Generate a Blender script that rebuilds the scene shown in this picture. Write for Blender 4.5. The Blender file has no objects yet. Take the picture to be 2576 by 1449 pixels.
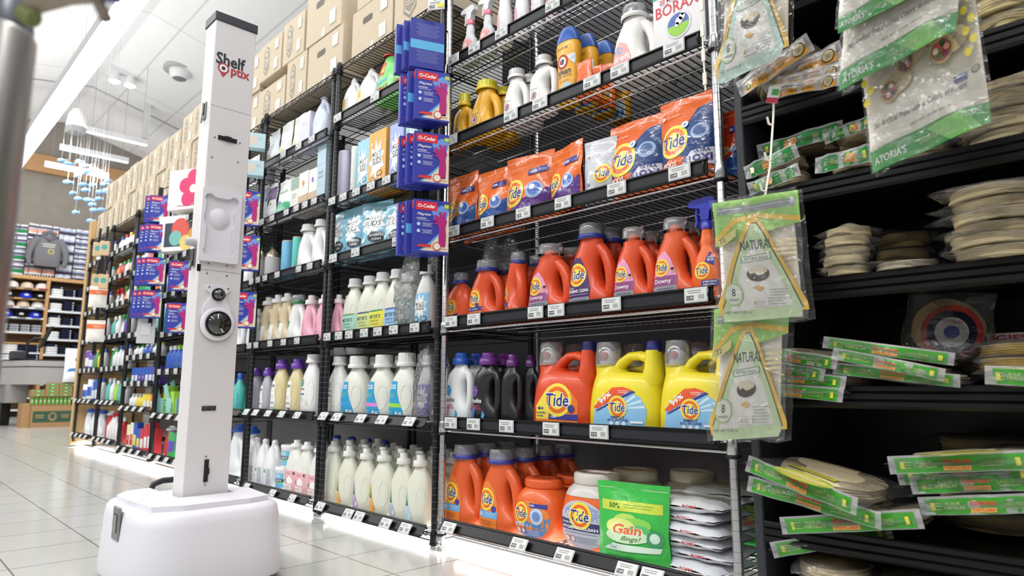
import bpy, math, random
from math import sin, cos, pi, radians as R, sqrt
from mathutils import Vector, Matrix
from mathutils.geometry import tessellate_polygon
random.seed(7)
sc = bpy.context.scene
# ------------------------------------------------------------------ camera
F_PX, PITCH, ROLL, YAW, CH = 1679.7, .1479, .0016, .8001, .606
SX = Vector((cos(YAW), -sin(YAW))); DX = Vector((sin(YAW), cos(YAW)))
_c = Vector((-.2644, 2.6257)); CAM = Vector((-_c.dot(SX), -_c.dot(DX), CH))
def g2w(gx, gy, z): return Vector((gx*SX[0]+gy*SX[1], gx*DX[0]+gy*DX[1], z))
_r = g2w(1, 0, 0); _f = g2w(0, cos(PITCH), sin(PITCH)); _u = g2w(0, -sin(PITCH), cos(PITCH))
_r2 = _r*cos(ROLL)+_u*sin(ROLL); _u2 = _u*cos(ROLL)-_r*sin(ROLL)
cd = bpy.data.cameras.new('camera'); cam = bpy.data.objects.new('camera', cd)
sc.collection.objects.link(cam); sc.camera = cam
cam.matrix_world = Matrix(((_r2.x, _u2.x, -_f.x, CAM.x), (_r2.y, _u2.y, -_f.y, CAM.y), (_r2.z, _u2.z, -_f.z, CAM.z), (0, 0, 0, 1)))
cd.sensor_width = 36; cd.lens = F_PX/2576*36; cd.clip_start = .02; cd.clip_end = 100
cd.dof.use_dof = True; cd.dof.focus_distance = 2.25; cd.dof.aperture_fstop = 3.5
def at(px, py, s=None, d=None, z=None):
    """point of the place seen at a pixel of the photograph, on the plane x=s, y=d or z=z"""
    u = (px-1288)/F_PX; w = (py-724.5)/F_PX
    v = _f + _r2*u - _u2*w
    i, k = (0, s) if s is not None else (1, d) if d is not None else (2, z)
    return CAM + v*((k-CAM[i])/v[i])
def proj(p):
    v = Vector(p)-CAM; zc = v.dot(_f)
    return 1288+F_PX*v.dot(_r2)/zc, 724.5-F_PX*v.dot(_u2)/zc
# ------------------------------------------------------------------ render look, world, lights
sc.view_settings.view_transform = 'Standard'; sc.view_settings.look = 'None'
sc.view_settings.gamma = 1; sc.view_settings.exposure = 0.0; sc.view_settings.use_curve_mapping = False
sc.cycles.max_bounces = 6; sc.cycles.diffuse_bounces = 3; sc.cycles.glossy_bounces = 3
sc.cycles.transparent_max_bounces = 10; sc.cycles.use_adaptive_sampling = True; sc.cycles.adaptive_threshold = .02; sc.cycles.transmission_bounces = 4
sc.cycles.caustics_reflective = False; sc.cycles.caustics_refractive = False
sc.cycles.sample_clamp_indirect = 6
W = bpy.data.worlds.new('ambient_fill'); sc.world = W; W.use_nodes = True  # plain white ambient fill entering through the open sides of the room
W.node_tree.nodes['Background'].inputs[0].default_value = (1, 1, 1, 1)
W.node_tree.nodes['Background'].inputs[1].default_value = .42
def area(name, loc, rot, sx, sy, power, col=(1, 1, 1)):
    l = bpy.data.lights.new(name, 'AREA'); l.shape = 'RECTANGLE'; l.size = sx; l.size_y = sy; l.energy = power; l.color = col
    o = bpy.data.objects.new(name, l); o.location = loc; o.rotation_euler = rot; sc.collection.objects.link(o); return o
# long suspended lamp over the aisle; the two outer rows are out of view
for i, (y, e) in enumerate([(-.24, 150), (-2.9, 370), (-5.6, 180)]):
    area('aisle_lamp_light', (-3.5, y, 3.86), (0, 0, 0), 15, .16, e)
for x, y, e in [(-9, -1, 150), (-1, -1, 120)]:
    area('ceiling_fill', (x, y, 4.2), (pi, 0, 0), 7, 3, e)  # wide panels added to brighten the ceiling from below
area('far_wall_fill', (-12.2, .4, 4.6), (0, R(62), 0), .6, 4, 110)  # fill light added to brighten the far wall
area('far_aisle_fill', (-8.6, .0, 3.9), (0, R(35), 0), 2, 1, 60)  # second fill added for the dim far end of the aisle
# light strips under the lowest shelves
area('under_shelf_light', (.6, .06, .07), (R(12), 0, 0), 1.15, .03, 34)
for k in range(7):
    area('under_shelf_light', (-.48-.87*k, .06, .05), (R(12), 0, 0), .82, .03, 24)
# ------------------------------------------------------------------ materials: finish by name, colour by mesh attribute
def lin(c): return tuple(x/12.92 if x <= .04045 else ((x+.055)/1.055)**2.4 for x in c)
_cc = {}
def C(h):
    if h not in _cc:
        _cc[h] = lin(tuple(int(h[i:i+2], 16)/255 for i in (0, 2, 4)))
    return _cc[h]
def nt(m): m.use_nodes = True; return m.node_tree.nodes, m.node_tree.links
def finish(name, rough=.5, metal=0., coat=0., bump=0., bscale=60., spec=.5, var=.04, alpha=None, sss=0., emit=0.):
    m = bpy.data.materials.new(name); N, L = nt(m); b = N['Principled BSDF']
    a = N.new('ShaderNodeVertexColor'); a.layer_name = 'Col'
    tc = N.new('ShaderNodeTexCoord'); nz = N.new('ShaderNodeTexNoise'); nz.inputs['Scale'].default_value = bscale
    L.new(tc.outputs['Object'], nz.inputs['Vector'])
    mx = N.new('ShaderNodeMix'); mx.data_type = 'RGBA'; mx.blend_type = 'MULTIPLY'; mx.inputs[0].default_value = var
    L.new(a.outputs['Color'], mx.inputs[6]); L.new(nz.outputs['Fac'], mx.inputs[7])
    L.new(mx.outputs[2], b.inputs['Base Color'])
    b.inputs['Roughness'].default_value = rough; b.inputs['Metallic'].default_value = metal
    b.inputs['Coat Weight'].default_value = coat; b.inputs['Specular IOR Level'].default_value = spec
    if bump:
        bp = N.new('ShaderNodeBump'); bp.inputs['Strength'].default_value = bump; bp.inputs['Distance'].default_value = .01
        L.new(nz.outputs['Fac'], bp.inputs['Height']); L.new(bp.outputs[0], b.inputs['Normal'])
        nz.inputs['Detail'].default_value = 3
    if alpha is not None: b.inputs['Alpha'].default_value = alpha
    if emit:
        L.new(a.outputs['Color'], b.inputs['Emission Color']); b.inputs['Emission Strength'].default_value = emit
    return m
def clear(name, opacity, rough, bump, bscale, tint=(1, 1, 1), gl=1., bd=.012):
    """thin clear plastic: see-through with sharp bright reflections on its creases"""
    m = bpy.data.materials.new(name); N, L = nt(m); N.remove(N['Principled BSDF']); out = N['Material Output']
    t = N.new('ShaderNodeBsdfTransparent'); t.inputs[0].default_value = (*tint, 1)
    g = N.new('ShaderNodeBsdfGlossy'); g.inputs['Roughness'].default_value = rough
    df = N.new('ShaderNodeBsdfDiffuse'); df.inputs[0].default_value = (.92, .93, .93, 1)
    tc = N.new('ShaderNodeTexCoord'); nz = N.new('ShaderNodeTexNoise'); nz.inputs['Scale'].default_value = bscale; nz.inputs['Detail'].default_value = 2
    nz.inputs['Distortion'].default_value = 1.2
    L.new(tc.outputs['Object'], nz.inputs['Vector'])
    bp = N.new('ShaderNodeBump'); bp.inputs['Strength'].default_value = bump; bp.inputs['Distance'].default_value = bd
    L.new(nz.outputs['Fac'], bp.inputs['Height']); L.new(bp.outputs[0], g.inputs['Normal'])
    fr = N.new('ShaderNodeFresnel'); fr.inputs['IOR'].default_value = 1.5; L.new(bp.outputs[0], fr.inputs['Normal'])
    m1 = N.new('ShaderNodeMixShader'); m1.inputs[0].default_value = opacity; L.new(t.outputs[0], m1.inputs[1]); L.new(df.outputs[0], m1.inputs[2])
    ma = N.new('ShaderNodeMath'); ma.operation = 'MULTIPLY_ADD'; ma.inputs[1].default_value = gl; ma.inputs[2].default_value = .015; ma.use_clamp = True
    L.new(fr.outputs[0], ma.inputs[0])
    if bd > .02: L.new(bp.outputs[0], fr.inputs['Normal']); N.remove(fr); fr = None; lw = N.new('ShaderNodeFresnel'); lw.inputs['IOR'].default_value = 1.45; L.new(lw.outputs[0], ma.inputs[0])
    m2 = N.new('ShaderNodeMixShader'); L.new(ma.outputs[0], m2.inputs[0]); L.new(m1.outputs[0], m2.inputs[1]); L.new(g.outputs[0], m2.inputs[2])
    L.new(m2.outputs[0], out.inputs[0]); return m
FIN = {
 'plastic': finish('glossy_plastic', .32, coat=.15, var=.03), 'satin': finish('satin_plastic', .45, var=.03),
 'paper': finish('printed_paper', .5, var=.05, bscale=200), 'card': finish('cardboard', .8, var=.12, bscale=40, spec=.2),
 'film': finish('printed_film', .2, bump=.35, bscale=38, var=.05, coat=.3), 'softfilm': finish('matte_film', .38, bump=.3, bscale=30, var=.05),
 'black': finish('black_powder_coat', .38, var=.2, spec=.3), 'chrome': finish('zinc_plated_steel', .25, metal=1, var=.1, bscale=90),
 'steel': finish('brushed_steel', .3, metal=.9, var=.15, bscale=20),
 'wire': finish('black_wire', .42, var=.1, spec=.3), 'paint': finish('painted_panel', .5, var=.02, bscale=15),
 'shell': finish('textured_shell', .45, bump=.06, bscale=420, var=.03), 'glass': finish('lens_glass', .03, spec=1, coat=1, var=0),
 'cloth': finish('cloth', .9, bump=.3, bscale=120, var=.15, spec=.1), 'bread': finish('flour_tortilla', .75, bump=.25, bscale=35, var=.22, spec=.2),
 'lamp': finish('lit_diffuser', .5, var=0, emit=3.2), 'ledstrip': finish('lit_strip', .5, var=0, emit=14),
 'cup': clear('clear_cup', .22, .12, .05, 30, (.9, .92, .96), gl=1.3), 'bag': clear('clear_bag', .05, .14, .75, 20, gl=.75),
 'glare': clear('creased_clear_film', .04, .1, 1., 15, gl=.7, bd=.03), 'bagmilky': clear('milky_bag', .4, .2, .5, 24, gl=.6), 'wrap': clear('shrink_wrap', .08, .12, .8, 30, gl=.9),
 'milk': finish('milky_plastic', .35, coat=.1, var=.04, bscale=8),
}
FIN['milk'].node_tree.nodes['Principled BSDF'].inputs['Subsurface Weight'].default_value = .25
FIN['milk'].node_tree.nodes['Principled BSDF'].inputs['Subsurface Radius'].default_value = (.02, .02, .02)
# ------------------------------------------------------------------ mesh building
_txt = {}
def text_mesh(s, bold=0., shear=0.):
    k = (s, bold, shear)
    if k not in _txt:
        cu = bpy.data.curves.new('t', 'FONT'); cu.body = s; cu.resolution_u = 2; cu.offset = bold*.5; cu.shear = shear
        cu.align_x = 'CENTER'; cu.size = 1
        o = bpy.data.objects.new('t', cu); me = bpy.data.meshes.new_from_object(o)
        vs = [tuple(v.co[:2]) for v in me.vertices]; fs = [tuple(p.vertices) for p in me.polygons]
        bpy.data.meshes.remove(me); bpy.data.objects.remove(o); bpy.data.curves.remove(cu)
        if vs:
            x0 = min(v[0] for v in vs); x1 = max(v[0] for v in vs); y0 = min(v[1] for v in vs); y1 = max(v[1] for v in vs)
        else: x0, x1, y0, y1 = 0, 1, 0, 1
        _txt[k] = ([((x-(x0+x1)/2), (y-(y0+y1)/2)) for x, y in vs], fs, x1-x0, y1-y0)
    return _txt[k]
class MB:
    def __init__(s, fin='plastic', col='ffffff', surf=None):
        s.v = []; s.f = []; s.m = []; s.c = []; s.fin = fin; s.col = col; s.surf = surf; s.sm = []; s.layer = 1
        s.xf = None; s.mx = None; s.step = .0002
    def add(s, vs, fs, col=None, fin=None, smooth=False):
        o = len(s.v)
        if s.xf is not None: vs = [s.xf @ Vector(v) for v in vs]
        s.v += [tuple(v) for v in vs]; c = col or s.col; fi = fin or s.fin
        for f in fs: s.f.append(tuple(i+o for i in f)); s.m.append(fi); s.c.append(c); s.sm.append(smooth)
        return s
    def box(s, x0, x1, y0, y1, z0, z1, ch=0., **k):
        if ch <= 0:
            v = [(x, y, z) for z in (z0, z1) for y in (y0, y1) for x in (x0, x1)]
            return s.add(v, [(0, 2, 3, 1), (4, 5, 7, 6), (0, 1, 5, 4), (2, 6, 7, 3), (0, 4, 6, 2), (1, 3, 7, 5)], **k)
        ch = min(ch, (x1-x0)*.49, (y1-y0)*.49, (z1-z0)*.49)
        cx, cy, cz = (x0+x1)/2, (y0+y1)/2, (z0+z1)/2; hx, hy, hz = (x1-x0)/2, (y1-y0)/2, (z1-z0)/2
        v = []; ix = {}
        for sx in (-1, 1):
            for sy in (-1, 1):
                for sz in (-1, 1):
                    for a in range(3):
                        h = [hx-ch, hy-ch, hz-ch]; h[a] += ch
                        ix[(sx, sy, sz, a)] = len(v); v.append((cx+sx*h[0], cy+sy*h[1], cz+sz*h[2]))
        fs = []
        for a in range(3):
            b, c_ = (a+1) % 3, (a+2) % 3
            for sg in (-1, 1):
                q = []
                for (p, r) in ((-1, -1), (1, -1), (1, 1), (-1, 1)):
                    t = [0, 0, 0]; t[a] = sg; t[b] = p; t[c_] = r; q.append(ix[(*t, a)])
                fs.append(q if sg > 0 else q[::-1])
            for p in (-1, 1):
                for r in (-1, 1):   # edges along axis a
                    t0 = [0, 0, 0]; t1 = [0, 0, 0]; t0[a] = -1; t1[a] = 1
                    for t in (t0, t1): t[b] = p; t[c_] = r
                    q = [ix[(*t0, b)], ix[(*t1, b)], ix[(*t1, c_)], ix[(*t0, c_)]]
                    fs.append(q if p*r < 0 else q[::-1])
        for sx in (-1, 1):
            for sy in (-1, 1):
                for sz in (-1, 1):
                    q = [ix[(sx, sy, sz, a)] for a in range(3)]
                    fs.append(q if sx*sy*sz > 0 else q[::-1])
        return s.add(v, fs, **k)
    def rings(s, rs, cap=(True, True), smooth=True, **k):
        n = len(rs[0]); v = [p for r in rs for p in r]; fs = []
        for i in range(len(rs)-1):
            for j in range(n):
                a = i*n+j; b = i*n+(j+1) % n; fs.append((a, b, b+n, a+n))
        s.add(v, fs, smooth=smooth, **k)
        if cap[0]: s.add(list(rs[0]), [tuple(range(n))[::-1]], **k)
        if cap[1]: s.add(list(rs[-1]), [tuple(range(n))], **k)
        return s
    def lathe(s, prof, n=16, c=(0, 0, 0), sx=1, sy=1, cap=(True, True), **k):
        return s.rings([[(c[0]+r*sx*cos(2*pi*j/n), c[1]+r*sy*sin(2*pi*j/n), c[2]+z) for j in range(n)] for r, z in prof], cap=cap, **k)
    def loft(s, secs, n=20, cap=(True, True), **k):
        rs = []
        for z, xc, yc, hw, hd, p in secs:
            r = []
            for j in range(n):
                t = 2*pi*j/n; c_, s_ = cos(t), sin(t)
                r.append((xc+hw*math.copysign(abs(c_)**(2/p), c_), yc+hd*math.copysign(abs(s_)**(2/p), s_), z))
            rs.append(r)
        return s.rings(rs, cap=cap, **k)
    def tube(s, pts, rad, n=8, flat=1., cap=(True, True), **k):
        pts = [Vector(p) for p in pts]; rs = []; up = Vector((0, 1, 0))
        for i, p in enumerate(pts):
            t = (pts[min(i+1, len(pts)-1)]-pts[max(i-1, 0)]).normalized()
            if abs(t.dot(up)) > .95: up = Vector((1, 0, 0))
            a = up.cross(t).normalized(); b = t.cross(a).normalized(); up = b
            r = rad[i] if isinstance(rad, (list, tuple)) else rad
            rs.append([p+a*(r*cos(2*pi*j/n))+b*(r*flat*sin(2*pi*j/n)) for j in range(n)])
        return s.rings(rs, cap=cap, **k)
    def prism(s, poly, y0, y1, **k):
        """polygon in x,z pushed from y0 to y1"""
        n = len(poly); v = [(x, y0, z) for x, z in poly]+[(x, y1, z) for x, z in poly]
        tr = tessellate_polygon([[Vector((x, z, 0)) for x, z in poly]])
        A = sum(poly[i][0]*poly[(i+1) % n][1]-poly[(i+1) % n][0]*poly[i][1] for i in range(n))
        fs = []
        for t in tr:
            a = sum(poly[t[i]][0]*poly[t[(i+1) % 3]][1]-poly[t[(i+1) % 3]][0]*poly[t[i]][1] for i in range(3))
            t = tuple(t) if a > 0 else tuple(t)[::-1]
            fs.append(t); fs.append(tuple(i+n for i in t[::-1]))
        for i in range(n):
            j = (i+1) % n; q = (i, i+n, j+n, j); fs.append(q if A > 0 else q[::-1])
        return s.add(v, fs, **k)
    def grid(s, fn, nu, nv, smooth=True, **k):
        v = [fn(i/nu, j/nv) for j in range(nv+1) for i in range(nu+1)]
        return s.add(v, [(j*(nu+1)+i, j*(nu+1)+i+1, (j+1)*(nu+1)+i+1, (j+1)*(nu+1)+i) for j in range(nv) for i in range(nu)], smooth=smooth, **k)
    # ---- flat print that follows the front of a thing (x to the right, z up)
    def _on(s, x, z, lay=None):
        y = s.surf(x, z) if s.surf else 0.
        return (x, y-.0005-s.step*(lay or s.layer), z)
    def dtri(s, tris, col, mx=.02, lay=None, fin=None):
        out = []; mx = min(mx, s.mx) if s.mx else mx
        st = list(tris)
        while st:
            a, b, c_ = st.pop()
            l = [(a[0]-b[0])**2+(a[1]-b[1])**2, (b[0]-c_[0])**2+(b[1]-c_[1])**2, (c_[0]-a[0])**2+(c_[1]-a[1])**2]
            m = max(l)
            if m <= mx*mx or len(out) > 6000: out.append((a, b, c_)); continue
            i = l.index(m)
            if i == 1: a, b, c_ = b, c_, a
            elif i == 2: a, b, c_ = c_, a, b
            h = ((a[0]+b[0])/2, (a[1]+b[1])/2); st += [(a, h, c_), (h, b, c_)]
        v = []; fs = []
        for t in out:
            ar = (t[1][0]-t[0][0])*(t[2][1]-t[0][1])-(t[2][0]-t[0][0])*(t[1][1]-t[0][1])
            if ar < 0: t = t[::-1]
            o = len(v); v += [s._on(x, z, lay) for x, z in t]; fs.append((o, o+1, o+2))
        s.add(v, fs, col=col, fin=fin); s.layer += 1; return s
    def dpoly(s, pts, col, mx=.02, lay=None, fin=None):
        pts = list(pts)
        return s.dtri([tuple(pts[i] for i in t) for t in tessellate_polygon([[Vector((x, z, 0)) for x, z in pts]])], col, mx, lay, fin)
    def drect(s, x0, x1, z0, z1, col, **k): return s.dpoly([(x0, z0), (x1, z0), (x1, z1), (x0, z1)], col, **k)
    def ddisc(s, cx, cz, rx, col, rz=None, n=20, **k):
        rz = rz or rx
        return s.dpoly([(cx+rx*cos(2*pi*i/n), cz+rz*sin(2*pi*i/n)) for i in range(n)], col, **k)
    def dtext(s, t, cx, cz, w, h=None, col='000000', bold=0., shear=0., rot=0.):
        vs, fs, tw, th = text_mesh(t, bold, shear)
        if not vs: return s
        kx = w/max(tw, 1e-6); kz = (h/max(th, 1e-6)) if h else kx
        ca, sa = cos(rot), sin(rot)
        P = [(cx+x*kx*ca-z*kz*sa, cz+x*kx*sa+z*kz*ca) for x, z in vs]
        s.add([s._on(x, z) for x, z in P], [tuple(f) for f in fs], col=col); s.layer += 1; return s
    def lines(s, cx, cz, w, n, gap, col='444444', t=.0012):
        for i in range(n):
            ww = w*(1-.25*((i*7) % 3)/2)
            x0 = cx-ww/2; z = cz-i*gap; L = s.layer
            s.dpoly([(x0, z-t/2), (x0+ww, z-t/2), (x0+ww, z+t/2), (x0, z+t/2)], col, mx=.03); s.layer = L
        s.layer += 1; return s
    def build(s, name, parent=None, label=None):
        me = bpy.data.meshes.new(name); me.from_pydata(s.v, [], s.f)
        fl = sorted(set(s.m)); 
        for f in fl: me.materials.append(FIN[f])
        me.polygons.foreach_set('material_index', [fl.index(m) for m in s.m])
        me.polygons.foreach_set('use_smooth', s.sm)
        ca = me.color_attributes.new('Col', 'FLOAT_COLOR', 'CORNER'); data = []
        for f, c in zip(s.f, s.c): data += [*C(c), 1.]*len(f)
        ca.data.foreach_set('color', data); me.update()
        o = bpy.data.objects.new(name, me); sc.collection.objects.link(o)
        if parent is not None: o.parent = parent
        if label: o['label'] = label
        return o
_labels = {}
def tag(o, label, cat, group=None, kind=None):
    o['label'] = label; o['category'] = cat
    if group: o['group'] = group
    if kind: o['kind'] = kind
    if label in _labels and kind is None: print('DUPLABEL', label)
    n = len(label.split())
    if n > 16 or n < 4: print('LABELLEN', n, label)
    _labels[label] = 1
    return o
def thing(name, label, cat, loc=(0, 0, 0), rz=0., group=None):
    o = bpy.data.objects.new(name, None); sc.collection.objects.link(o); o.empty_display_size = .05
    o.location = loc; o.rotation_euler = (0, 0, rz); return tag(o, label, cat, group)
def struct(o): o['kind'] = 'structure'; return o
def dup(root, loc, label, rz=None, group=None, scale=None):
    r = root.copy(); sc.collection.objects.link(r); r.location = loc
    if rz is not None: r.rotation_euler = (0, 0, rz)
    if scale: r.scale = scale
    g = group or root.get('group')
    tag(r, label, root['category'], g)
    for ch in list(root.children):
        c = ch.copy(); sc.collection.objects.link(c); c.parent = r
        for gc in ch.children:
            e = gc.copy(); sc.collection.objects.link(e); e.parent = c
    return r
def setgroup(objs, g):
    for o in objs: o['group'] = g
# ================================================================== the room
def tilemat(name, base, line, bw, bh, mort, off, rough, noise=.04):
    m = bpy.data.materials.new(name); N, L = nt(m); b = N['Principled BSDF']
    tc = N.new('ShaderNodeTexCoord'); mp = N.new('ShaderNodeMapping'); mp.inputs['Location'].default_value = (*off, 0)
    L.new(tc.outputs['Object'], mp.inputs['Vector'])
    br = N.new('ShaderNodeTexBrick'); br.offset = 0; br.inputs['Scale'].default_value = 1
    br.inputs['Brick Width'].default_value = bw; br.inputs['Row Height'].default_value = bh; br.inputs['Mortar Size'].default_value = mort
    br.inputs['Mortar Smooth'].default_value = .3
    c = C(base); br.inputs['Color1'].default_value = (*c, 1); br.inputs['Color2'].default_value = (*[x*.96 for x in c], 1)
    br.inputs['Mortar'].default_value = (*C(line), 1)
    L.new(mp.outputs[0], br.inputs['Vector'])
    nz = N.new('ShaderNodeTexNoise'); nz.inputs['Scale'].default_value = 6; nz.inputs['Detail'].default_value = 5; L.new(tc.outputs['Object'], nz.inputs['Vector'])
    mx = N.new('ShaderNodeMix'); mx.data_type = 'RGBA'; mx.blend_type = 'MULTIPLY'; mx.inputs[0].default_value = noise
    L.new(br.outputs['Color'], mx.inputs[6]); L.new(nz.outputs['Fac'], mx.inputs[7]); L.new(mx.outputs[2], b.inputs['Base Color'])
    b.inputs['Roughness'].default_value = rough
    return m
FIN['tile'] = tilemat('floor_tile', 'bcbcb7', '66635e', .3125, .3, .0032, (-.144, .31), .16)
FIN['ceil'] = tilemat('ceiling_panels', 'f4f4f4', 'dadadc', 2.9, .9, .018, (.3, .25), .7)
m = finish('concrete_block', .85, var=.25, bscale=5, bump=.3, spec=.1); FIN['concrete'] = m
m = finish('wood_grain', .5, var=.3, bscale=9); FIN['wood'] = m
m.node_tree.nodes['Noise Texture'].inputs['Distortion'].default_value = 2
struct(MB('tile').add([(-15.2, -9, 0), (5, -9, 0), (5, 3.5, 0), (-15.2, 3.5, 0)], [(0, 1, 2, 3)]).build('floor'))
RY, RZ = 1.104, 6.48
m = MB('ceil')
m.add([(-15.2, RY, RZ), (5, RY, RZ), (5, 6, RZ-4.9*.262), (-15.2, 6, RZ-4.9*.262)], [(0, 1, 2, 3)])
m.add([(-15.2, -9, RZ-10.1*.16), (5, -9, RZ-10.1*.16), (5, RY, RZ), (-15.2, RY, RZ)], [(0, 1, 2, 3)])
struct(m.build('ceiling'))
def on_ceiling(px, py):
    z = 6.2
    for _ in range(12):
        q = at(px, py, z=z); z = RZ-(q.y-RY)*.262 if q.y > RY else RZ-(RY-q.y)*.16
    return at(px, py, z=z)
# seam strips of the gable and the ridge
m = MB('paint', 'b9b9bb'); X = -12.7
m.add([(X, RY, RZ-.01), (X+.05, RY, RZ-.01), (X+.05, 6, RZ-4.9*.262-.01), (X, 6, RZ-4.9*.262-.01)], [(0, 1, 2, 3)])
m.add([(X, -6, RZ-7.1*.16-.01), (X+.05, -6, RZ-7.1*.16-.01), (X+.05, RY, RZ-.01), (X, RY, RZ-.01)], [(0, 1, 2, 3)])
struct(m.build('trim_1'))
struct(MB('concrete', '8a847b').box(-15.4, -15.2, -9, 3.6, 0, 6.5).build('wall_far'))
struct(MB('wood', 'b58a5c').box(-15.2, -15.08, -4, 3.6, 5.22, 5.62, ch=.01).build('trim_2'))
struct(MB('paint', '36363b').box(-6.05, 3.2, .70, .74, 0, 2.22).box(-.42, 3.2, .70, .74, 2.22, 3.1, col='222226').build('wall_right'))  # upper dark sheet added to block the white background behind the wires
# ================================================================== wire racks
def post(parent, x, y, h, fin, col, fine=True, foot=True):
    m = MB(fin, col); r = .0127; m.lathe([(r, .06), (r, h), (r*.7, h+.004)], 12 if fine else 8, (x, y, 0))
    z = .07
    while fine and z < h-.02:
        m.lathe([(r*1.015, z), (r*1.015, z+.0013)], 12, (x, y, 0), cap=(False, False), col='77797d' if fin != 'chrome' else '8c8c8e'); z += .0254
    if foot: m.lathe([(.006, .0), (.014, .0), (.014, .012), (.007, .018), (.007, .03), (.012, .04), (.012, .062)], 12, (x, y, 0), fin='chrome', col='c8c8c8')
    return m.build('post', parent)
ZIG = {}
def wire_shelf(parent, x0, x1, z, fin, col, chan=True, tilt=0., truss=False, fine=True, clear_strip=False, depth=.53, zcol=None):
    """z = top of the deck"""
    m = MB(fin, col); a, b = x0+.012, x1-.012; r = .0031
    def rod(p, q, r=.003, **k): m.tube([p, q], r, n=5 if not fine else 6, **k)
    for y in (0., depth):
        rod((a, y, z), (b, y, z), .0032); rod((a, y, z-.027), (b, y, z-.027), .0032)
    for x in (a, b):
        rod((x, 0, z), (x, depth, z)); rod((x, 0, z-.027), (x, depth, z-.027))
    for y in (.13, .27, .40): rod((a, y, z-.005), (b, y, z-.005), .003)
    st = .0254 if fine else .05; n = int((b-a)/st)
    for i in range(1, n):
        x = a+(b-a)*i/n
        h = .0014 if fine else .002
        m.box(x-h, x+h, 0, depth, z-h*.6, z+h, fin='wire', col='141416')
    if truss:
        k = int((b-a)/.05); pts = [(a+(b-a)*i/k, -.001, z-(.0 if i % 2 else .027)) for i in range(k+1)]
        for i in range(k): m.tube([pts[i], pts[i+1]], .0022, n=4)
    deck = m.build('wire_shelf', parent)
    # corner sleeves
    for x in (x0, x1):
        mm = MB('black', '16161a') if fin != 'chrome' else MB('chrome', 'c4c4c6')
        mm.lathe([(.0155, z-.034), (.0185, z-.03), (.0165, z+.006), (.0145, z+.01)], 12, (x, 0, 0), cap=(False, False))
        mm.lathe([(.0150, z-.042), (.0205, z-.038), (.0205, z-.034), (.015, z-.033)], 12, (x, 0, 0), cap=(False, False), fin='black', col='111113')
        mm.build('corner_sleeve', deck)
    if chan:
        m = MB('black', '0d0d0f'); h = .046; g = .006; x0c, x1c = x0+.03, x1-.03
        t = tilt; ca, sa = cos(t), sin(t)
        def P(u, v): return (-.0115-v*ca-u*sa*0-(h-u)*sa if t else -.0115-v, z+.03-(h-u)*ca+ (-v*sa if 0 else 0))
        prof = [(0, 0), (0, .009), (.004, .0095), (.0045, .004), (h-.005, .004), (h-.0045, .0095), (h, .009), (h, 0)]
        pts = [P(u, v) for u, v in prof]
        rs = [[(x, p[0], p[1]) for p in pts] for x in (x0c, x1c)]
        m.rings(rs, smooth=False)
        m.box(x0c+.002, x1c-.002, P(h*.5, .0043)[0]-.0004, P(h*.5, .0043)[0], P(.2*h, 0)[1], P(.72*h, 0)[1], fin='black', col='2a2c31') if t == 0 else None
        for xx in (x0c+.01, x1c-.01):   # hook clips of the channel ends
            m.tube([(xx, -.004, z+.016), (xx, -.02, z+.02), (xx, -.024, z+.004), (xx, -.012, z-.01), (xx, -.002, z-.004)], .0035, n=6, col='202226')
        m.build('label_channel', deck)
    return deck
RACKS = {}
def rack(key, x0, x1, lips, fin, col, label, fine=True, top=None, tilts=(), truss=None, chans=None, h=None):
    t = thing('wire_shelving_rack', label, 'shelving', ((x0+x1)/2, 0, 0), group='wire shelving racks in a row' if key != 'A' else None)
    xa, xb = x0-(x0+x1)/2, x1-(x0+x1)/2
    H = h or max(lips)+.02
    for x in (xa, xb):
        for y in (0, .53): post(t, x, y, H, fin, col, fine and y == 0, foot=fine)
    for i, l in enumerate(lips):
        if chans is not None and i not in chans: wire_shelf(t, xa, xb, l, fin, col, False, 0, i == truss, fine)
        else: wire_shelf(t, xa, xb, l-.03, fin, col, True, tilts[i] if i < len(tilts) else 0., False, fine)
    # tie clips between neighbouring posts
    RACKS[key] = (x0, x1, lips, [(l if (chans is not None and i not in chans) else l-.03) for i, l in enumerate(lips)], chans)
    return t
LA = [2.33, 1.96, 1.615, 1.235, .879, .497, .124]
LB = [2.262, 1.987, 1.553, 1.256, .871, .493, .083]
LC = [2.248, 1.947, 1.592, 1.248, .867, .489, .088]
T3 = R(33)
rack('A', 0, 1.2, LA, 'chrome', 'd0d0d2', 'zinc wire shelving rack full of orange detergent jugs', tilts=(0, 0, 0, 0, 0, 0, T3), h=2.45)
rack('B', -.918, -.044, LB, 'wire', '1b1c1f', 'black wire shelving rack left of the zinc rack', truss=0, chans=(1, 2, 3, 4, 5, 6), tilts=(0, 0, 0, 0, 0, T3, T3))
rack('C', -1.79, -.963, LC, 'wire', '1b1c1f', 'second black wire rack, holding beige jugs and pump bottles', truss=0, chans=(1, 2, 3, 4, 5, 6), tilts=(0, 0, 0, 0, 0, T3*.5, T3))
LD = [2.21, 1.86, 1.59, 1.32, 1.02, .74, .42, .125]
rack('D', -2.66, -1.83, [2.23, 1.9, 1.59, 1.24, .86, .48, .1], 'wire', '1b1c1f', 'black wire rack mostly hidden behind the white column', fine=False, truss=0, chans=(1, 2, 3, 4, 5, 6), tilts=(0,)*5+(T3, T3))
rack('D2', -3.50, -2.70, LD, 'wire', '1b1c1f', 'black wire rack just left of the white column', fine=False, truss=0, chans=range(1, 8), tilts=(0,)*6+(T3, T3))
LE = [2.14, 1.88, 1.60, 1.37, 1.06, .87, .655, .455, .128]
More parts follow.
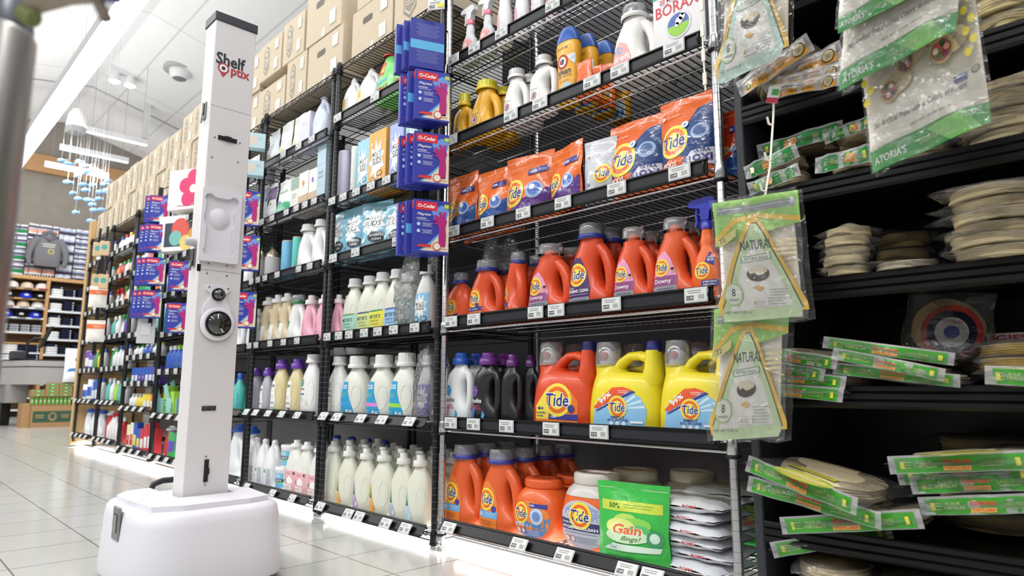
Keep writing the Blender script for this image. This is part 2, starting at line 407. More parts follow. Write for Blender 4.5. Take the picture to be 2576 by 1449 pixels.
rack('E', -4.37, -3.54, LE, 'wire', '1b1c1f', 'black wire rack behind the far stack of glove packs', fine=False, truss=0, chans=range(1, 9), tilts=(0,)*7+(T3, T3))
LF = [2.14, 1.88, 1.63, 1.37, 1.08, .79, .49, .16]
rack('F', -5.17, -4.41, LF, 'wire', '1b1c1f', 'second black wire rack from the far tan board', fine=False, truss=0, chans=range(1, 8), tilts=(0,)*6+(T3, T3))
rack('G', -6.02, -5.21, LF, 'wire', '1b1c1f', 'last black wire rack beside the far tan board', fine=False, truss=0, chans=range(1, 8), tilts=(0,)*6+(T3, T3))
t = MB('wood', 'd8b27c').box(-6.13, -6.05, -.02, .64, .02, at(250, 540, d=-.02).z, ch=.004).build('end_board')
tag(t, 'tall tan wooden board closing the far end of the racks', 'board')
# lit strips under the lowest shelves
def strip(x0, x1, z, lab):
    t = thing('light_strip', lab, 'light', ((x0+x1)/2, .012, z)); L = (x1-x0)/2
    MB('chrome', 'dddddd').box(-L, L, 0, .02, .006, .014).build('housing', t)
    MB('ledstrip', 'ffffff').box(-L, L, .001, .018, -.002, .006, ch=.002).build('diffuser', t)
strip(.06, 1.16, .045, 'glowing white light strip under the zinc rack\'s lowest shelf')
for k, (a, b, n) in enumerate([(-.89, -.07, 'rack left of the zinc rack'), (-1.76, -.99, 'rack with pink jug cartons'), (-2.63, -1.86, 'rack behind the white column'), (-3.47, -2.73, 'rack just left of the column'), (-4.34, -3.57, 'last rack but one'), (-5.13, -4.44, 'second rack from the tan board'), (-5.99, -5.24, 'last rack at the tan board')]):
    strip(a, b, .03, 'glowing white light strip under the '+n)
# ================================================================== ceiling lamps
def linear_lamp(p0, p1, w, h, lab, cables=True):
    c = (Vector(p0)+Vector(p1))/2; d = Vector(p1)-Vector(p0); L = d.length/2; a = math.atan2(d.y, d.x)
    t = thing('linear_lamp', lab, 'lamp', c, a)
    MB('paint', 'e2e2e4').box(-L, L, -w/2, w/2, .0, h, ch=.004).build('housing', t)
    MB('lamp', 'ffffff').box(-L+.01, L-.01, -w/2+.004, w/2-.004, -.012, .0).build('diffuser', t)
    for sx in (-.8, .8):
        if cables: MB('chrome', 'bbbbbb').tube([(sx*L, 0, h), (sx*L, 0, 1.9 if h else 1)], .004, n=4).build('cable', t)
    return t
linear_lamp((-14.3, -.24, 4), (3, -.24, 4), .21, .12, 'very long glowing white lamp over the aisle')
for k, (z, a, b, n) in enumerate([(4.9, (215, 330), (375, 362), 'nearest of the three short lamps across the aisle'), (4.9, (150, 373), (322, 410), 'middle of the three short lamps across the aisle'), (4.9, (112, 416), (275, 445), 'farthest short lamp, behind the blue fish')]):
    p = at(*a, z=z); q = at(*b, z=z); q.x = p.x
    linear_lamp(p, q, .07, .09, 'short glowing lamp, '+n)
p = on_ceiling(290, 172); q = on_ceiling(331, 187); c = (p+q)/2; dy = abs(p.y-q.y)/2
t = thing('twin_spotlight', 'white ceiling fitting with two lit round spots', 'lamp', c)
MB('paint', 'e8e8e8').box(-.06, .06, -dy-.12, dy+.12, -.07, .06, ch=.01).build('mounting_plate', t)
for yy in (dy, -dy):
    MB('paint', 'f0f0f0').lathe([(.06, -.05), (.09, -.16), (.1, -.24)], 16, (0, yy, 0)).build('spot_can', t)
    MB('lamp', 'ffffff').lathe([(.0, -.26), (.07, -.262), (.095, -.24)], 16, (0, yy, 0)).build('spot_lens', t)
p = on_ceiling(453, 178)
t = thing('ceiling_diffuser', 'round white ceiling air diffuser with grey slotted rim', 'vent', p)
MB('paint', 'b4b4b2').lathe([(.27, .05), (.28, .0), (.27, -.015), (.16, .0)], 28).build('slotted_rim', t)
MB('paint', 'ededed').lathe([(.18, .01), (.17, -.08), (.13, -.14), (.12, -.155)], 24).build('drum', t)
MB('black', '8a8a8c').lathe([(.115, -.156), (.09, -.17), (.0, -.172)], 20).build('nozzle', t)
p = at(190, 335, s=-8.6)
t = thing('hanging_speaker', 'white bullet-shaped speaker hanging from the ceiling', 'speaker', p); t.scale = (.62,)*3
MB('paint', 'ececec').lathe([(.0, -.0), (.17, .0), (.2, .02), (.21, .1), (.17, .42), (.09, .56), (.0, .6)], 20).build('body', t)
MB('paint', 'c9c9cb').lathe([(.0, -.004), (.165, -.004), (.165, .0)], 20).build('grille', t)
MB('chrome', 'bbbbbb').tube([(0, 0, .6), (0, 0, 4)], .004, n=4).build('cable', t)
p = on_ceiling(372, 262); q = at(370, 350, s=p.x)
tag(MB('paint', 'dededf').box(-.05, .05, -.05, .05, q.z-p.z, 0).build('ceiling_duct'), 'thin white square drop pipe behind the short lamps', 'pipe').location = p
# ================================================================== products
def interp_surf(secs):
    def f(x, z):
        z = min(max(z, secs[0][0]), secs[-1][0])
        for a, b in zip(secs, secs[1:]):
            if z <= b[0]+1e-9: break
        t = (z-a[0])/max(b[0]-a[0], 1e-9); q = [a[i]+(b[i]-a[i])*t for i in range(6)]
        u = min(abs(x-q[1])/max(q[3], 1e-6), .985)
        return q[2]-q[4]*(1-u**q[5])**(1/q[5])
    return f
JUG = {  # z, left, right, depth factor, squareness (fractions of body height / half width / half depth)
 'tide': [(0, -.9, .86, .86, 3), (.03, -.97, .93, .97, 3), (.16, -1, 1, 1, 2.8), (.24, -.99, .9, 1, 2.6), (.33, -.95, .6, .98, 2.5), (.45, -.9, .42, .95, 2.4), (.58, -.86, .36, .92, 2.3), (.7, -.8, .38, .88, 2.2), (.82, -.68, .5, .8, 2.1), (.91, -.56, .52, .74, 2), (.95, -.5, .5, .72, 2), (1, -.49, .49, .72, 2)],
 'full': [(0, -.9, .9, .88, 3), (.03, -.98, .98, .98, 3.2), (.2, -1, 1, 1, 3), (.5, -.98, .98, 1, 2.8), (.68, -.9, .92, .96, 2.5), (.8, -.74, .78, .84, 2.3), (.9, -.54, .56, .66, 2.1), (.95, -.44, .44, .55, 2), (1, -.42, .42, .52, 2)],
 'wool': [(0, -.92, .86, .88, 3), (.03, -1, .92, .98, 3), (.25, -1, .9, 1, 2.6), (.36, -.96, .5, .98, 2.5), (.55, -.95, .3, .95, 2.4), (.72, -.95, .36, .9, 2.3), (.82, -.9, .75, .84, 2.4), (.9, -.7, .7, .7, 2.2), (.95, -.5, .5, .55, 2), (1, -.44, .44, .5, 2)],
 'gal': [(0, -.9, .9, .9, 4), (.03, -.98, .98, .98, 4), (.5, -1, 1, 1, 4), (.6, -.96, .94, .96, 3.5), (.72, -.8, .55, .85, 3), (.84, -.56, .3, .66, 2.4), (.94, -.3, .28, .42, 2), (1, -.28, .28, .4, 2)],
 'big': [(0, -.94, .94, .92, 4), (.02, -.99, .99, .98, 4), (.3, -1, 1, 1, 3.4), (.45, -.97, .93, 1, 3), (.58, -.92, .8, .96, 3), (.66, -.9, .3, .9, 2.8), (.78, -.88, -.05, .8, 2.6), (.86, -.86, -.16, .7, 2.3), (.9, -.84, -.2, .62, 2), (1, -.82, -.22, .58, 2)],
}
def secs_of(style, w, dep, H): return [(z*H, (l+r)/2*w/2, 0, (r-l)/2*w/2, k*dep/2, p) for z, l, r, k, p in JUG[style]]
HND = {'tide': [(.2, .9), (.46, .85), (.66, .76), (.8, .63), (.87, .48), (.88, .34), (.82, .22), (.68, .12)],
       'wool': [(.5, .86), (.72, .82), (.82, .7), (.84, .5), (.8, .34), (.66, .22)],
       'gal': [(.1, .9), (.36, .9), (.6, .82), (.76, .7), (.8, .55), (.76, .46)],
       'big': [(-.4, .68), (-.22, .84), (.05, .93), (.34, .9), (.58, .78), (.7, .62), (.74, .5)]}
def jug_parts(root, w, h, dep, col, style='tide', cap='cup', capcol='2a3f8f', caph=.17, neckcol=None, fin='plastic', art=None, capw=None):
    H = h*(1-caph); ss = secs_of(style, w, dep, H); m = MB(fin, col); m.loft(ss, 24)
    if style in HND:
        n = len(HND[style]); rr = [w*(.108 if style != 'gal' else .07)*(1.12 if i in (0, n-1) else 1) for i in range(n)]
        m.tube([(x*w/2, 0, z*H) for x, z in HND[style]], rr, n=10, flat=min(1.7, dep/w*2.1))
    if style == 'full':   # pressed grip outline
        pts = [((.36+.30*cos(a))*w/2+w*.1, (.42+.23*sin(a))*H) for a in [2*pi*i/18 for i in range(19)]]
        sf = interp_surf(ss); m.tube([(x, sf(x, z)+.0005, z) for x, z in pts], w*.012, n=5)
    m.build('body', root)
    xc = (JUG[style][-1][1]+JUG[style][-1][2])/2*w/2; nr = (capw or (JUG[style][-1][2]-JUG[style][-1][1])/2*w/2)
    c = MB('plastic', capcol); ch = h-H
    if cap == 'cup':
        if neckcol:
            MB('plastic', neckcol).lathe([(nr*1.03, -.004), (nr*1.1, 0), (nr*1.1, ch*.24), (nr*1.0, ch*.25)], 20, (xc, 0, H), cap=(False, True)).build('collar', root)
        MB('plastic', neckcol or col).lathe([(nr*.6, 0), (nr*.55, ch*.35), (nr*.3, ch*.62), (nr*.26, ch*.64)], 14, (xc, 0, H)).build('pour_spout', root)
        MB('cup', 'ffffff').lathe([(nr*1.02, ch*.18), (nr*1.0, ch*.6), (nr*.97, ch*.97), (nr*.9, ch)], 24, (xc, 0, H), cap=(False, True)).build('measuring_cup', root)
    elif cap == 'ribbed':
        c.lathe([(nr*1.15, 0), (nr*1.18, ch*.08), (nr*1.15, ch*.3), (nr*.98, ch*.32)], 20, (xc, 0, H), cap=(False, True), col=neckcol or capcol)
        n = 36; rs = []
        for zz, k in ((.3, 1.0), (.95, .97), (1, .9)):
            rs.append([(xc+nr*k*(1+.025*(j % 2))*cos(2*pi*j/n), nr*k*(1+.025*(j % 2))*sin(2*pi*j/n), H+ch*zz) for j in range(n)])
        c.rings(rs, cap=(False, True), smooth=False); c.build('cap', root)
    elif cap == 'push':
        c.lathe([(nr*1.05, 0), (nr*1.08, ch*.06), (nr*1.0, ch*.5), (nr*.62, ch*.54), (nr*.6, ch*.97), (nr*.5, ch)], 18, (xc, 0, H), cap=(False, True)); c.build('cap', root)
    elif cap == 'screw':
        c.lathe([(nr*1.1, 0), (nr*1.12, ch*.1), (nr*1.12, ch*.55), (nr*.8, ch*.6), (nr*.78, ch*.96), (nr*.7, ch)], 20, (xc, 0, H), cap=(False, True)); c.build('cap', root)
    if art:
        a = MB('paper', 'ffffff', interp_surf(ss)); art(a, w, H); a.build('label', root)
# ---- printed artwork
def swirl(a, cx, cz, r, word='Tide', sx=1.):
    a.ddisc(cx, cz, r*sx, 'f4e04a', rz=r, n=26); a.ddisc(cx, cz, r*.8*sx, 'ec6a20', rz=r*.8, n=24); a.ddisc(cx, cz, r*.56*sx, 'f7e352', rz=r*.56, n=20)
    a.dtext(word, cx, cz, r*1.72*sx, r*.86, 'ffffff', bold=.075, shear=.12); a.dtext(word, cx, cz, r*1.62*sx, r*.78, '1f2f86', bold=.03, shear=.12)
def art_jug(kind):
    def f(a, w, H):
        L = -.50*w
        if kind == 'small':
            a.dpoly([(-.42*w, .1*H), (.1*w, .1*H), (.2*w, .3*H), (.15*w, .55*H), (-.05*w, .66*H), (-.3*w, .62*H), (-.44*w, .4*H)], 'ee7326')
            a.dpoly([(-.43*w, .3*H), (-.1*w, .2*H), (.19*w, .28*H), (.16*w, .14*H), (-.42*w, .16*H)], '2c2f8a'); swirl(a, -.1*w, .42*H, .2*w)
            a.lines(-.12*w, .13*H, .4*w, 2, .03*H, '9c2b10')
        elif kind == 'orig':
            a.dpoly([(-.44*w, .08*H), (.12*w, .08*H), (.12*w, .3*H), (.0, .6*H), (-.14*w, .72*H), (-.34*w, .62*H), (-.45*w, .3*H)], 'f07a2c')
            a.drect(-.44*w, .12*w, .22*H, .3*H, '2c2f8a'); swirl(a, -.17*w, .46*H, .19*w); a.dtext('100 loads', -.2*w, .26*H, .36*w, .03*H, 'ffffff')
            a.lines(-.16*w, .18*H, .4*w, 3, .03*H, '8c2b10'); a.ddisc(-.05*w, .33*H, .05*w, '2c2f8a')
        elif kind == 'blue':
            a.dpoly([(-.44*w, .06*H), (.12*w, .06*H), (.14*w, .3*H), (.02*w, .62*H), (-.14*w, .75*H), (-.34*w, .64*H), (-.45*w, .3*H)], 'f08232')
            a.drect(-.44*w, .13*w, .2*H, .3*H, '6fb3e6'); swirl(a, -.17*w, .47*H, .2*w); a.dtext('100', -.33*w, .25*H, .14*w, .05*H, 'ffffff', bold=.03)
            a.lines(-.05*w, .27*H, .24*w, 2, .03*H, 'ffffff'); a.lines(-.16*w, .16*H, .34*w, 3, .028*H, '8c2b10'); a.ddisc(.04*w, .34*H, .055*w, '3a3f9a')
        elif kind == 'pink':
            a.dpoly([(-.44*w, .08*H), (.14*w, .08*H), (.14*w, .34*H), (.0, .62*H), (-.12*w, .74*H), (-.3*w, .66*H), (-.45*w, .34*H)], 'e79ac2')
            a.drect(-.44*w, .14*w, .08*H, .24*H, '9a9aa4'); a.dpoly([(-.45*w, .24*H), (.14*w, .24*H), (.14*w, .38*H), (-.45*w, .38*H)], '96487f')
            a.dtext('Downy', -.18*w, .3*H, .4*w, .08*H, 'ffffff', bold=.02); swirl(a, -.2*w, .5*H, .175*w); a.ddisc(.04*w, .45*H, .04*w, 'd9a58c'); a.ddisc(.04*w, .47*H, .03*w, '3a2620')
            a.lines(-.12*w, .2*H, .4*w, 4, .03*H, '2c2f6a')
        elif kind == 'purple':
            a.dpoly([(-.46*w, .06*H), (.12*w, .06*H), (.14*w, .3*H), (.04*w, .55*H), (-.1*w, .74*H), (-.28*w, .74*H), (-.44*w, .5*H), (-.47*w, .3*H)], '4b2a66')
            a.drect(-.46*w, .12*w, .06*H, .19*H, 'a4a2ac'); swirl(a, -.18*w, .5*H, .22*w)
            a.dtext('ULTRA', -.33*w, .325*H, .16*w, .025*H, 'ffffff'); a.dtext('HYGIENIC CLEAN', -.16*w, .28*H, .52*w, .042*H, 'ffffff', bold=.05); a.lines(-.16*w, .23*H, .5*w, 1, .03*H, 'd8d0e8')
            a.lines(-.14*w, .165*H, .4*w, 4, .025*H, '3a3a8a')
        elif kind == 'bigtide':
            a.dpoly([(-.36*w, .07*H), (.36*w, .07*H), (.36*w, .36*H), (.26*w, .5*H), (.06*w, .57*H), (-.12*w, .56*H), (-.36*w, .3*H)], 'ef7a2a')
            a.dpoly([(-.36*w, .13*H), (-.12*w, .13*H), (-.1*w, .5*H), (-.14*w, .53*H), (-.36*w, .3*H)], 'f5df4e'); a.dpoly([(-.12*w, .13*H), (.36*w, .12*H), (.36*w, .2*H), (0, .2*H), (-.1*w, .22*H)], '3b3a92')
            swirl(a, .04*w, .38*H, .215*w, sx=1.1); a.dtext('4+', -.26*w, .27*H, .12*w, .05*H, '1f2f86', bold=.04)
            a.dtext('months', -.25*w, .215*H, .18*w, .03*H, '1f2f86', bold=.03); a.dtext('mois', -.27*w, .175*H, .12*w, .028*H, '1f2f86', bold=.03)
            a.dtext('100', -.02*w, .165*H, .1*w, .03*H, 'ffffff', bold=.04); a.lines(.02*w, .1*H, .6*w, 2, .022*H, '8c2b10'); a.ddisc(.27*w, .27*H, .05*w, '3b3a92')
        elif kind == 'yellow':
            bot = [(-.38*w, .04*H), (.38*w, .04*H), (.4*w, .3*H), (.33*w, .44*H), (.14*w, .55*H), (-.06*w, .55*H), (-.34*w, .3*H)]
            a.dpoly(bot, '8cc4ea')
            for k in range(9):
                an = pi*(.02+.11*k); a.dpoly([(.02*w, .3*H), (.02*w+.36*w*cos(an), .3*H+.22*H*sin(an)), (.02*w+.36*w*cos(an+.14), .3*H+.22*H*sin(an+.14))], 'd8ecf8', lay=2)
            a.drect(-.37*w, .38*w, .04*H, .08*H, '3c82c0', lay=3)
            a.layer = 4; a.dpoly([(-.36*w, .31*H), (-.3*w, .29*H), (.22*w, .53*H), (.1*w, .57*H), (-.06*w, .56*H)], 'e8582a')
            a.dpoly([(-.32*w, .27*H), (-.29*w, .262*H), (.27*w, .505*H), (.23*w, .525*H)], '3b3a92')
            a.dtext('99%', -.16*w, .43*H, .2*w, .06*H, 'ffffff', bold=.06, rot=.62); a.lines(.1*w, .52*H, .14*w, 2, .02*H, 'ffffff')
            swirl(a, .02*w, .32*H, .135*w); a.dtext('SIMPLY', .02*w, .2*H, .2*w, .03*H, '3b3a92', bold=.05); a.dtext('ALL IN ONE', .02*w, .165*H, .3*w, .032*H, '3b3a92', bold=.03)
            for k in (-1, 0, 1): a.ddisc(.02*w+.09*w*k, .12*H, .028*w, 'e8f2fa')
            a.drect(.2*w, .36*w, .13*H, .155*H, 'ffffff')
        elif kind == 'woolw' or kind == 'woolb':
            b = kind == 'woolb'
            a.dpoly([(-.49*w, .5*H), (-.2*w, .46*H), (-.12*w, .56*H), (-.2*w, .64*H), (-.44*w, .66*H)], '6b3f9a' if b else '3f9ad6'); a.lines(-.3*w, .58*H, .24*w, 2, .03*H, 'ffffff')
            a.dpoly([(-.46*w, .1*H), (-.3*w, .1*H), (-.2*w, .3*H), (-.44*w, .26*H)], '3a6fc0' if b else 'e58ab0')
            a.dtext('Woolite', -.24*w, .4*H, .5*w, .075*H, 'ffffff' if b else '5c6a7c', bold=.03)
            a.dtext('DARKS' if b else 'DAMAGE', -.22*w, .31*H, .36*w, .035*H, 'd0507c'); a.dtext('DEFENSE', -.16*w, .265*H, .36*w, .035*H, 'd0507c')
            a.dpoly([(.02*w, .13*H), (.1*w, .1*H), (.16*w, .16*H), (.08*w, .24*H)], '5aaadc'); a.dtext('50 FL OZ', -.16*w, .05*H, .4*w, .02*H, 'ffffff' if b else '445566')
        elif kind in ('ahy', 'ahw'):
            y = kind == 'ahy'; a.dpoly([(-.36*w, .1*H), (.0, .1*H), (.04*w, .4*H), (-.06*w, .6*H), (-.28*w, .6*H), (-.38*w, .3*H)], 'f7c95c' if y else 'f8f8f6')
            a.dtext('17% more', -.18*w, .53*H, .26*w, .04*H, '1f2f66' if y else '3b8a54'); a.ddisc(-.18*w, .4*H, .11*w, 'c0392b'); a.ddisc(-.18*w, .4*H, .085*w, 'f4e9e4'); a.dpoly([(-.23*w, .37*H), (-.15*w, .36*H), (-.12*w, .43*H), (-.2*w, .44*H)], '2b3f8c')
            a.dtext('powerfully' if y else 'sensitive', -.16*w, .25*H, .34*w, .045*H, '2b2b2b' if y else '3b8a54'); a.dtext('clean' if y else 'skin', -.16*w, .19*H, .2*w, .045*H, '2b2b2b' if y else '3b8a54')
        elif kind == 'dreft':
            a.dpoly([(-.42*w, .06*H), (.06*w, .06*H), (.06*w, .34*H), (-.04*w, .56*H), (-.2*w, .64*H), (-.36*w, .54*H), (-.46*w, .3*H)], 'f5b5b0')
            a.dpoly([(-.34*w, .44*H), (-.16*w, .42*H), (-.12*w, .5*H), (-.22*w, .56*H), (-.34*w, .53*H)], '8fb4dc'); a.dtext('dreft', -.16*w, .36*H, .42*w, .1*H, 'ffffff', bold=.04); a.ddisc(-.1*w, .2*H, .13*w, 'd8a58c', rz=.08*H)
        elif kind in ('eco1', 'eco2', 'eco3'):
            st = {'eco1': '3aa0e0', 'eco2': 'e48ad4', 'eco3': '9ae03c'}[kind]
            a.dpoly([(-.47*w, .04*H), (.2*w, .04*H), (.25*w, .12*H), (.2*w, .22*H), (.08*w, .36*H), (0, .52*H), (-.02*w, .72*H), (-.4*w, .73*H), (-.46*w, .4*H)], '1b9fd0')
            a.dpoly([(-.47*w, .24*H), (.18*w, .24*H), (.12*w, .31*H), (-.47*w, .32*H)], st); a.dtext('ECOS', -.22*w, .62*H, .32*w, .085*H, 'ffffff', bold=.05)
            a.dtext('Plant Powered', -.24*w, .48*H, .3*w, .045*H, 'c8e45a'); a.lines(-.24*w, .43*H, .26*w, 1, .02*H, 'e8f4fa')
            a.dtext('100', .12*w, .13*H, .15*w, .05*H, 'ffffff', bold=.04); a.lines(-.3*w, .17*H, .24*w, 3, .03*H, 'd8eef8'); a.ddisc(-.02*w, .14*H, .035*w, 'ffffff'); a.lines(-.12*w, .07*H, .5*w, 1, .02*H, 'ffffff')
        elif kind.startswith('mey'):
            c1, c2 = {'1': ('a9d8c4', '5a8f5c'), '2': ('d3e38f', '3b3f7a'), '3': ('efe64a', '2f8a58'), '4': ('9cc6ee', '3c5ca8')}[kind[3]]
            a.drect(-.47*w, .45*w, .03*H, .45*H, c1); a.drect(-.47*w, .45*w, .43*H, .46*H, c2); a.dtext("MEYER'S", -.02*w, .34*H, .6*w, .075*H, '2c5a64', bold=.04)
            a.dtext('CLEAN DAY', -.04*w, .26*H, .5*w, .035*H, '2c5a64'); a.lines(0, .21*H, .5*w, 2, .02*H, '4a7a6a'); a.ddisc(-.1*w, .14*H, .07*w, 'f2f0e0'); a.dtext('DETERGENT', 0, .065*H, .6*w, .03*H, '2c5a64')
        elif kind.startswith('suds'):
            c1 = {'1': '9fcbc8', '2': '8fc4e6', '3': '8f84d0'}[kind[4]]
            a.drect(-.42*w, .42*w, .04*H, .66*H, c1)
            star = [(cos(i*pi/9)*(.4 if i % 2 else .22)*w, .42*H+sin(i*pi/9)*(.25 if i % 2 else .13)*H) for i in range(18)]
            a.dpoly(star, 'f4f6f4'); a.dtext("MOLLY'S", 0, .47*H, .44*w, .05*H, '20262a', bold=.02); a.dtext('SUDS', 0, .40*H, .44*w, .085*H, '20262a', bold=.02)
            for s_ in (-1, 1): a.ddisc(s_*.2*w, .2*H, .15*w, '39424a', rz=.05*H); a.ddisc(s_*.2*w, .2*H, .12*w, c1, rz=.035*H)
            a.drect(-.42*w, .42*w, .04*H, .09*H, 'f4f4f0') if kind[4] == '3' else None
        elif kind.startswith('sg'):   # slim curved label
            c1 = {'1': 'f5b55c', '2': 'c4a2d6', '3': 'b8c2d2', '4': 'bcdcf0', '5': 'f2c06a'}[kind[2]]
            a.dpoly([(-.46*w, .1*H), (-.36*w, .05*H), (-.1*w, .06*H), (-.02*w, .12*H), (-.1*w, .2*H), (-.22*w, .34*H), (-.26*w, .5*H), (-.34*w, .6*H), (-.44*w, .45*H)], c1)
            a.dpoly([(-.46*w, .33*H), (-.22*w, .33*H), (-.25*w, .42*H), (-.45*w, .43*H)], '3f8a4a'); a.ddisc(-.33*w, .46*H, .05*w, '8cc84a'); a.drect(-.46*w, -.23*w, .31*H, .33*H, '2f3f6a'); a.ddisc(-.12*w, .14*H, .07*w, 'f0a050' if kind[2] in '15' else 'e4e4f0'); a.lines(-.3*w, .28*H, .16*w, 3, .025*H, 'ffffff')
        elif kind == 'leaf':
            a.drect(-.47*w, .1*w, .05*H, .5*H, 'f3f3ec'); a.dpoly([(-.36*w, .36*H), (-.2*w, .4*H), (-.12*w, .52*H), (-.22*w, .6*H), (-.36*w, .5*H)], '2f8f55'); a.lines(-.2*w, .3*H, .36*w, 2, .04*H, '3b5a8a'); a.ddisc(-.28*w, .14*H, .05*w, '6aa0d0')
        elif kind == 'pinkl':
            a.dpoly([(-.46*w, .06*H), (-.2*w, .06*H), (-.1*w, .3*H), (-.2*w, .62*H), (-.4*w, .6*H)], 'f6a8bc'); a.dtext('all', -.3*w, .45*H, .16*w, .05*H, 'c22c50', bold=.03); a.dtext('baby', -.3*w, .37*H, .2*w, .045*H, 'c22c50'); a.drect(-.46*w, -.2*w, .08*H, .18*H, 'd0304a'); a.ddisc(-.28*w, .26*H, .1*w, 'b9a0d8', rz=.03*H)
        elif kind == 'zum1' or kind == 'zum2' or kind == 'zum3':
            c2 = {'1': 'f2f2f4', '2': '7fd8b4', '3': '7a4ab0'}[kind[3]]
            a.dpoly([(-.46*w, .04*H), (.04*w, .04*H), (.04*w, .16*H), (.1*w, .3*H), (.02*w, .5*H), (.06*w, .72*H), (-.34*w, .74*H), (-.46*w, .6*H)], 'f7f6f4')
            a.drect(-.46*w, .04*w, .04*H, .15*H, c2); a.dtext('ZUM', -.17*w, .62*H, .3*w, .07*H, '4a4a54', bold=.05); a.lines(-.18*w, .54*H, .2*w, 2, .04*H, '8a8a96'); a.lines(-.18*w, .4*H, .3*w, 3, .03*H, '6a6a76'); a.drect(-.38*w, -.08*w, .08*H, .12*H, 'ffffff')
            for k in range(3): a.drect((-.34+.13*k)*w, (-.28+.13*k)*w, .22*H, .27*H, '7a7a86', lay=6)
        elif kind == 'planet':
            a.ddisc(-.24*w, .62*H, .12*w, '56b04a', rz=.08*H); a.ddisc(-.27*w, .6*H, .08*w, '3f8fd0', rz=.05*H); a.dtext('planet', -.22*w, .5*H, .34*w, .06*H, '3a3f44', bold=.02); a.drect(-.4*w, -.06*w, .39*H, .42*H, '3a7cc0'); a.lines(-.24*w, .33*H, .3*w, 3, .03*H, '8a94a0'); a.ddisc(.1*w, .25*H, .1*w, 'a6cf8c', rz=.05*H); a.ddisc(.1*w, .25*H, .085*w, 'f2f4f0', rz=.042*H); a.dtext('32', .1*w, .25*H, .08*w, .03*H, '6aa04a')
        elif kind == 'tallgreen':
            a.dpoly([(-.47*w, .04*H), (.1*w, .04*H), (.1*w, .2*H), (-.3*w, .2*H), (-.36*w, .55*H), (-.44*w, .6*H)], '3a6f44'); a.dpoly([(-.42*w, .35*H), (-.3*w, .35*H), (-.24*w, .6*H), (-.38*w, .66*H)], '9cc0d8'); a.dpoly([(-.08*w, .06*H), (.06*w, .06*H), (.06*w, .17*H), (-.08*w, .17*H)], 'f0f2f4')
        elif kind == 'bleach':
            a.drect(-.44*w, .44*w, .08*H, .42*H, 'eef2f6'); a.dpoly([(-.4*w, .1*H), (.4*w, .12*H), (.42*w, .2*H), (-.4*w, .24*H)], '4f94d8'); a.ddisc(-.1*w, .3*H, .16*w, 'e84a3a', rz=.07*H); a.ddisc(-.1*w, .3*H, .12*w, 'f4f4f4', rz=.05*H)
        elif kind == 'vin':
            a.drect(-.44*w, .44*w, .06*H, .44*H, 'eceef2'); a.ddisc(-.2*w, .36*H, .1*w, '3f9a5c'); a.drect(-.02*w, .36*w, .08*H, .42*H, 'b9bcc6'); a.lines(-.24*w, .24*H, .3*w, 4, .04*H, '5a7ab0')
        elif kind == 'pinkcarton':
            a.drect(-.46*w, .46*w, .04*H, .5*H, 'f3b3bf'); a.dtext('Grove', -.1*w, .44*H, .34*w, .05*H, '5a8a5a'); a.ddisc(.02*w, .28*H, .22*w, 'fdfcfa', rz=.07*H); a.ddisc(.02*w, .34*H, .1*w, 'fdfcfa', rz=.04*H); a.dpoly([(-.38*w, .08*H), (.2*w, .08*H), (.2*w, .18*H), (-.38*w, .2*H)], 'fbf6ee'); a.dtext('LAUNDRY', -.1*w, .14*H, .4*w, .03*H, 'd0503c'); a.ddisc(-.3*w, .28*H, .06*w, '4f8a50'); a.ddisc(.28*w, .45*H, .05*w, '5a4a4a')
        elif kind == 'milkdet':
            a.dpoly([(-.46*w, .1*H), (.1*w, .1*H), (.1*w, .3*H), (-.1*w, .55*H), (-.4*w, .6*H)], 'f4ead0'); a.dpoly([(-.42*w, .4*H), (-.2*w, .4*H), (-.2*w, .58*H), (-.4*w, .6*H)], 'e8c23a'); a.lines(-.2*w, .3*H, .4*w, 3, .05*H, 'd86a4a'); a.ddisc(.0, .14*H, .12*w, 'ecd93c', rz=.05*H)
        elif kind == 'spraywash':
            a.dpoly([(-.34*w, .62*H), (.0, .6*H), (.1*w, .84*H), (-.14*w, .9*H)], 'e83a2c'); a.dpoly([(-.2*w, .66*H), (.0, .64*H), (.04*w, .8*H)], 'f2d83c'); a.dpoly([(-.42*w, .42*H), (.2*w, .46*H), (.14*w, .5*H), (-.4*w, .48*H)], '6cc4e8')
            a.dtext('SPRAY', -.08*w, .3*H, .6*w, .12*H, 'e0382c', bold=.05); a.dtext('& WASH', -.08*w, .13*H, .6*w, .12*H, 'e0382c', bold=.05)
    return f
# ---- placing on the racks
PLACED = {}
def slot(key, lv, l, r, yt, ratio=.55, front=.028, tall=None):
    """from the edges and the top of a product in the photograph to its place and real size on the shelf"""
    x0, x1, lips, decks, _ = RACKS[key]; zs = decks[lv]+.002
    cx = (l+r)/2; dc = .07; y = yt
    for _i in range(3):
        p = at(cx, y, d=dc); yb = proj((p.x, dc, zs))[1]; y = (yt+yb)/2
        pl, pr = at(l, y, d=dc), at(r, y, d=dc); E = (pr.x-pl.x)/2
        p = at(cx, y, d=dc); tn = (CAM.x-p.x)/(dc-CAM.y)
        w = 2*E/sqrt(1+(ratio*tn)**2); dep = ratio*w; dc = front+dep/2
    h = at(cx, yt, d=dc).z-zs
    return (pl.x+pr.x)/2, dc, zs, w, tall or h, dep
def rowsback(root, n, dep, label, key, gap=1.08, dx=0., step=None):
    out = []
    for k in range(1, n+1):
        o = dup(root, root.location+Vector((dx*k, (step or dep*gap)*k, 0)), label if n == 1 else label+' '+['', 'second', 'third', 'fourth', 'fifth', 'sixth'][k]+' row', group=root.get('group') or 'rows behind the front products')
        out.append(o)
    return out
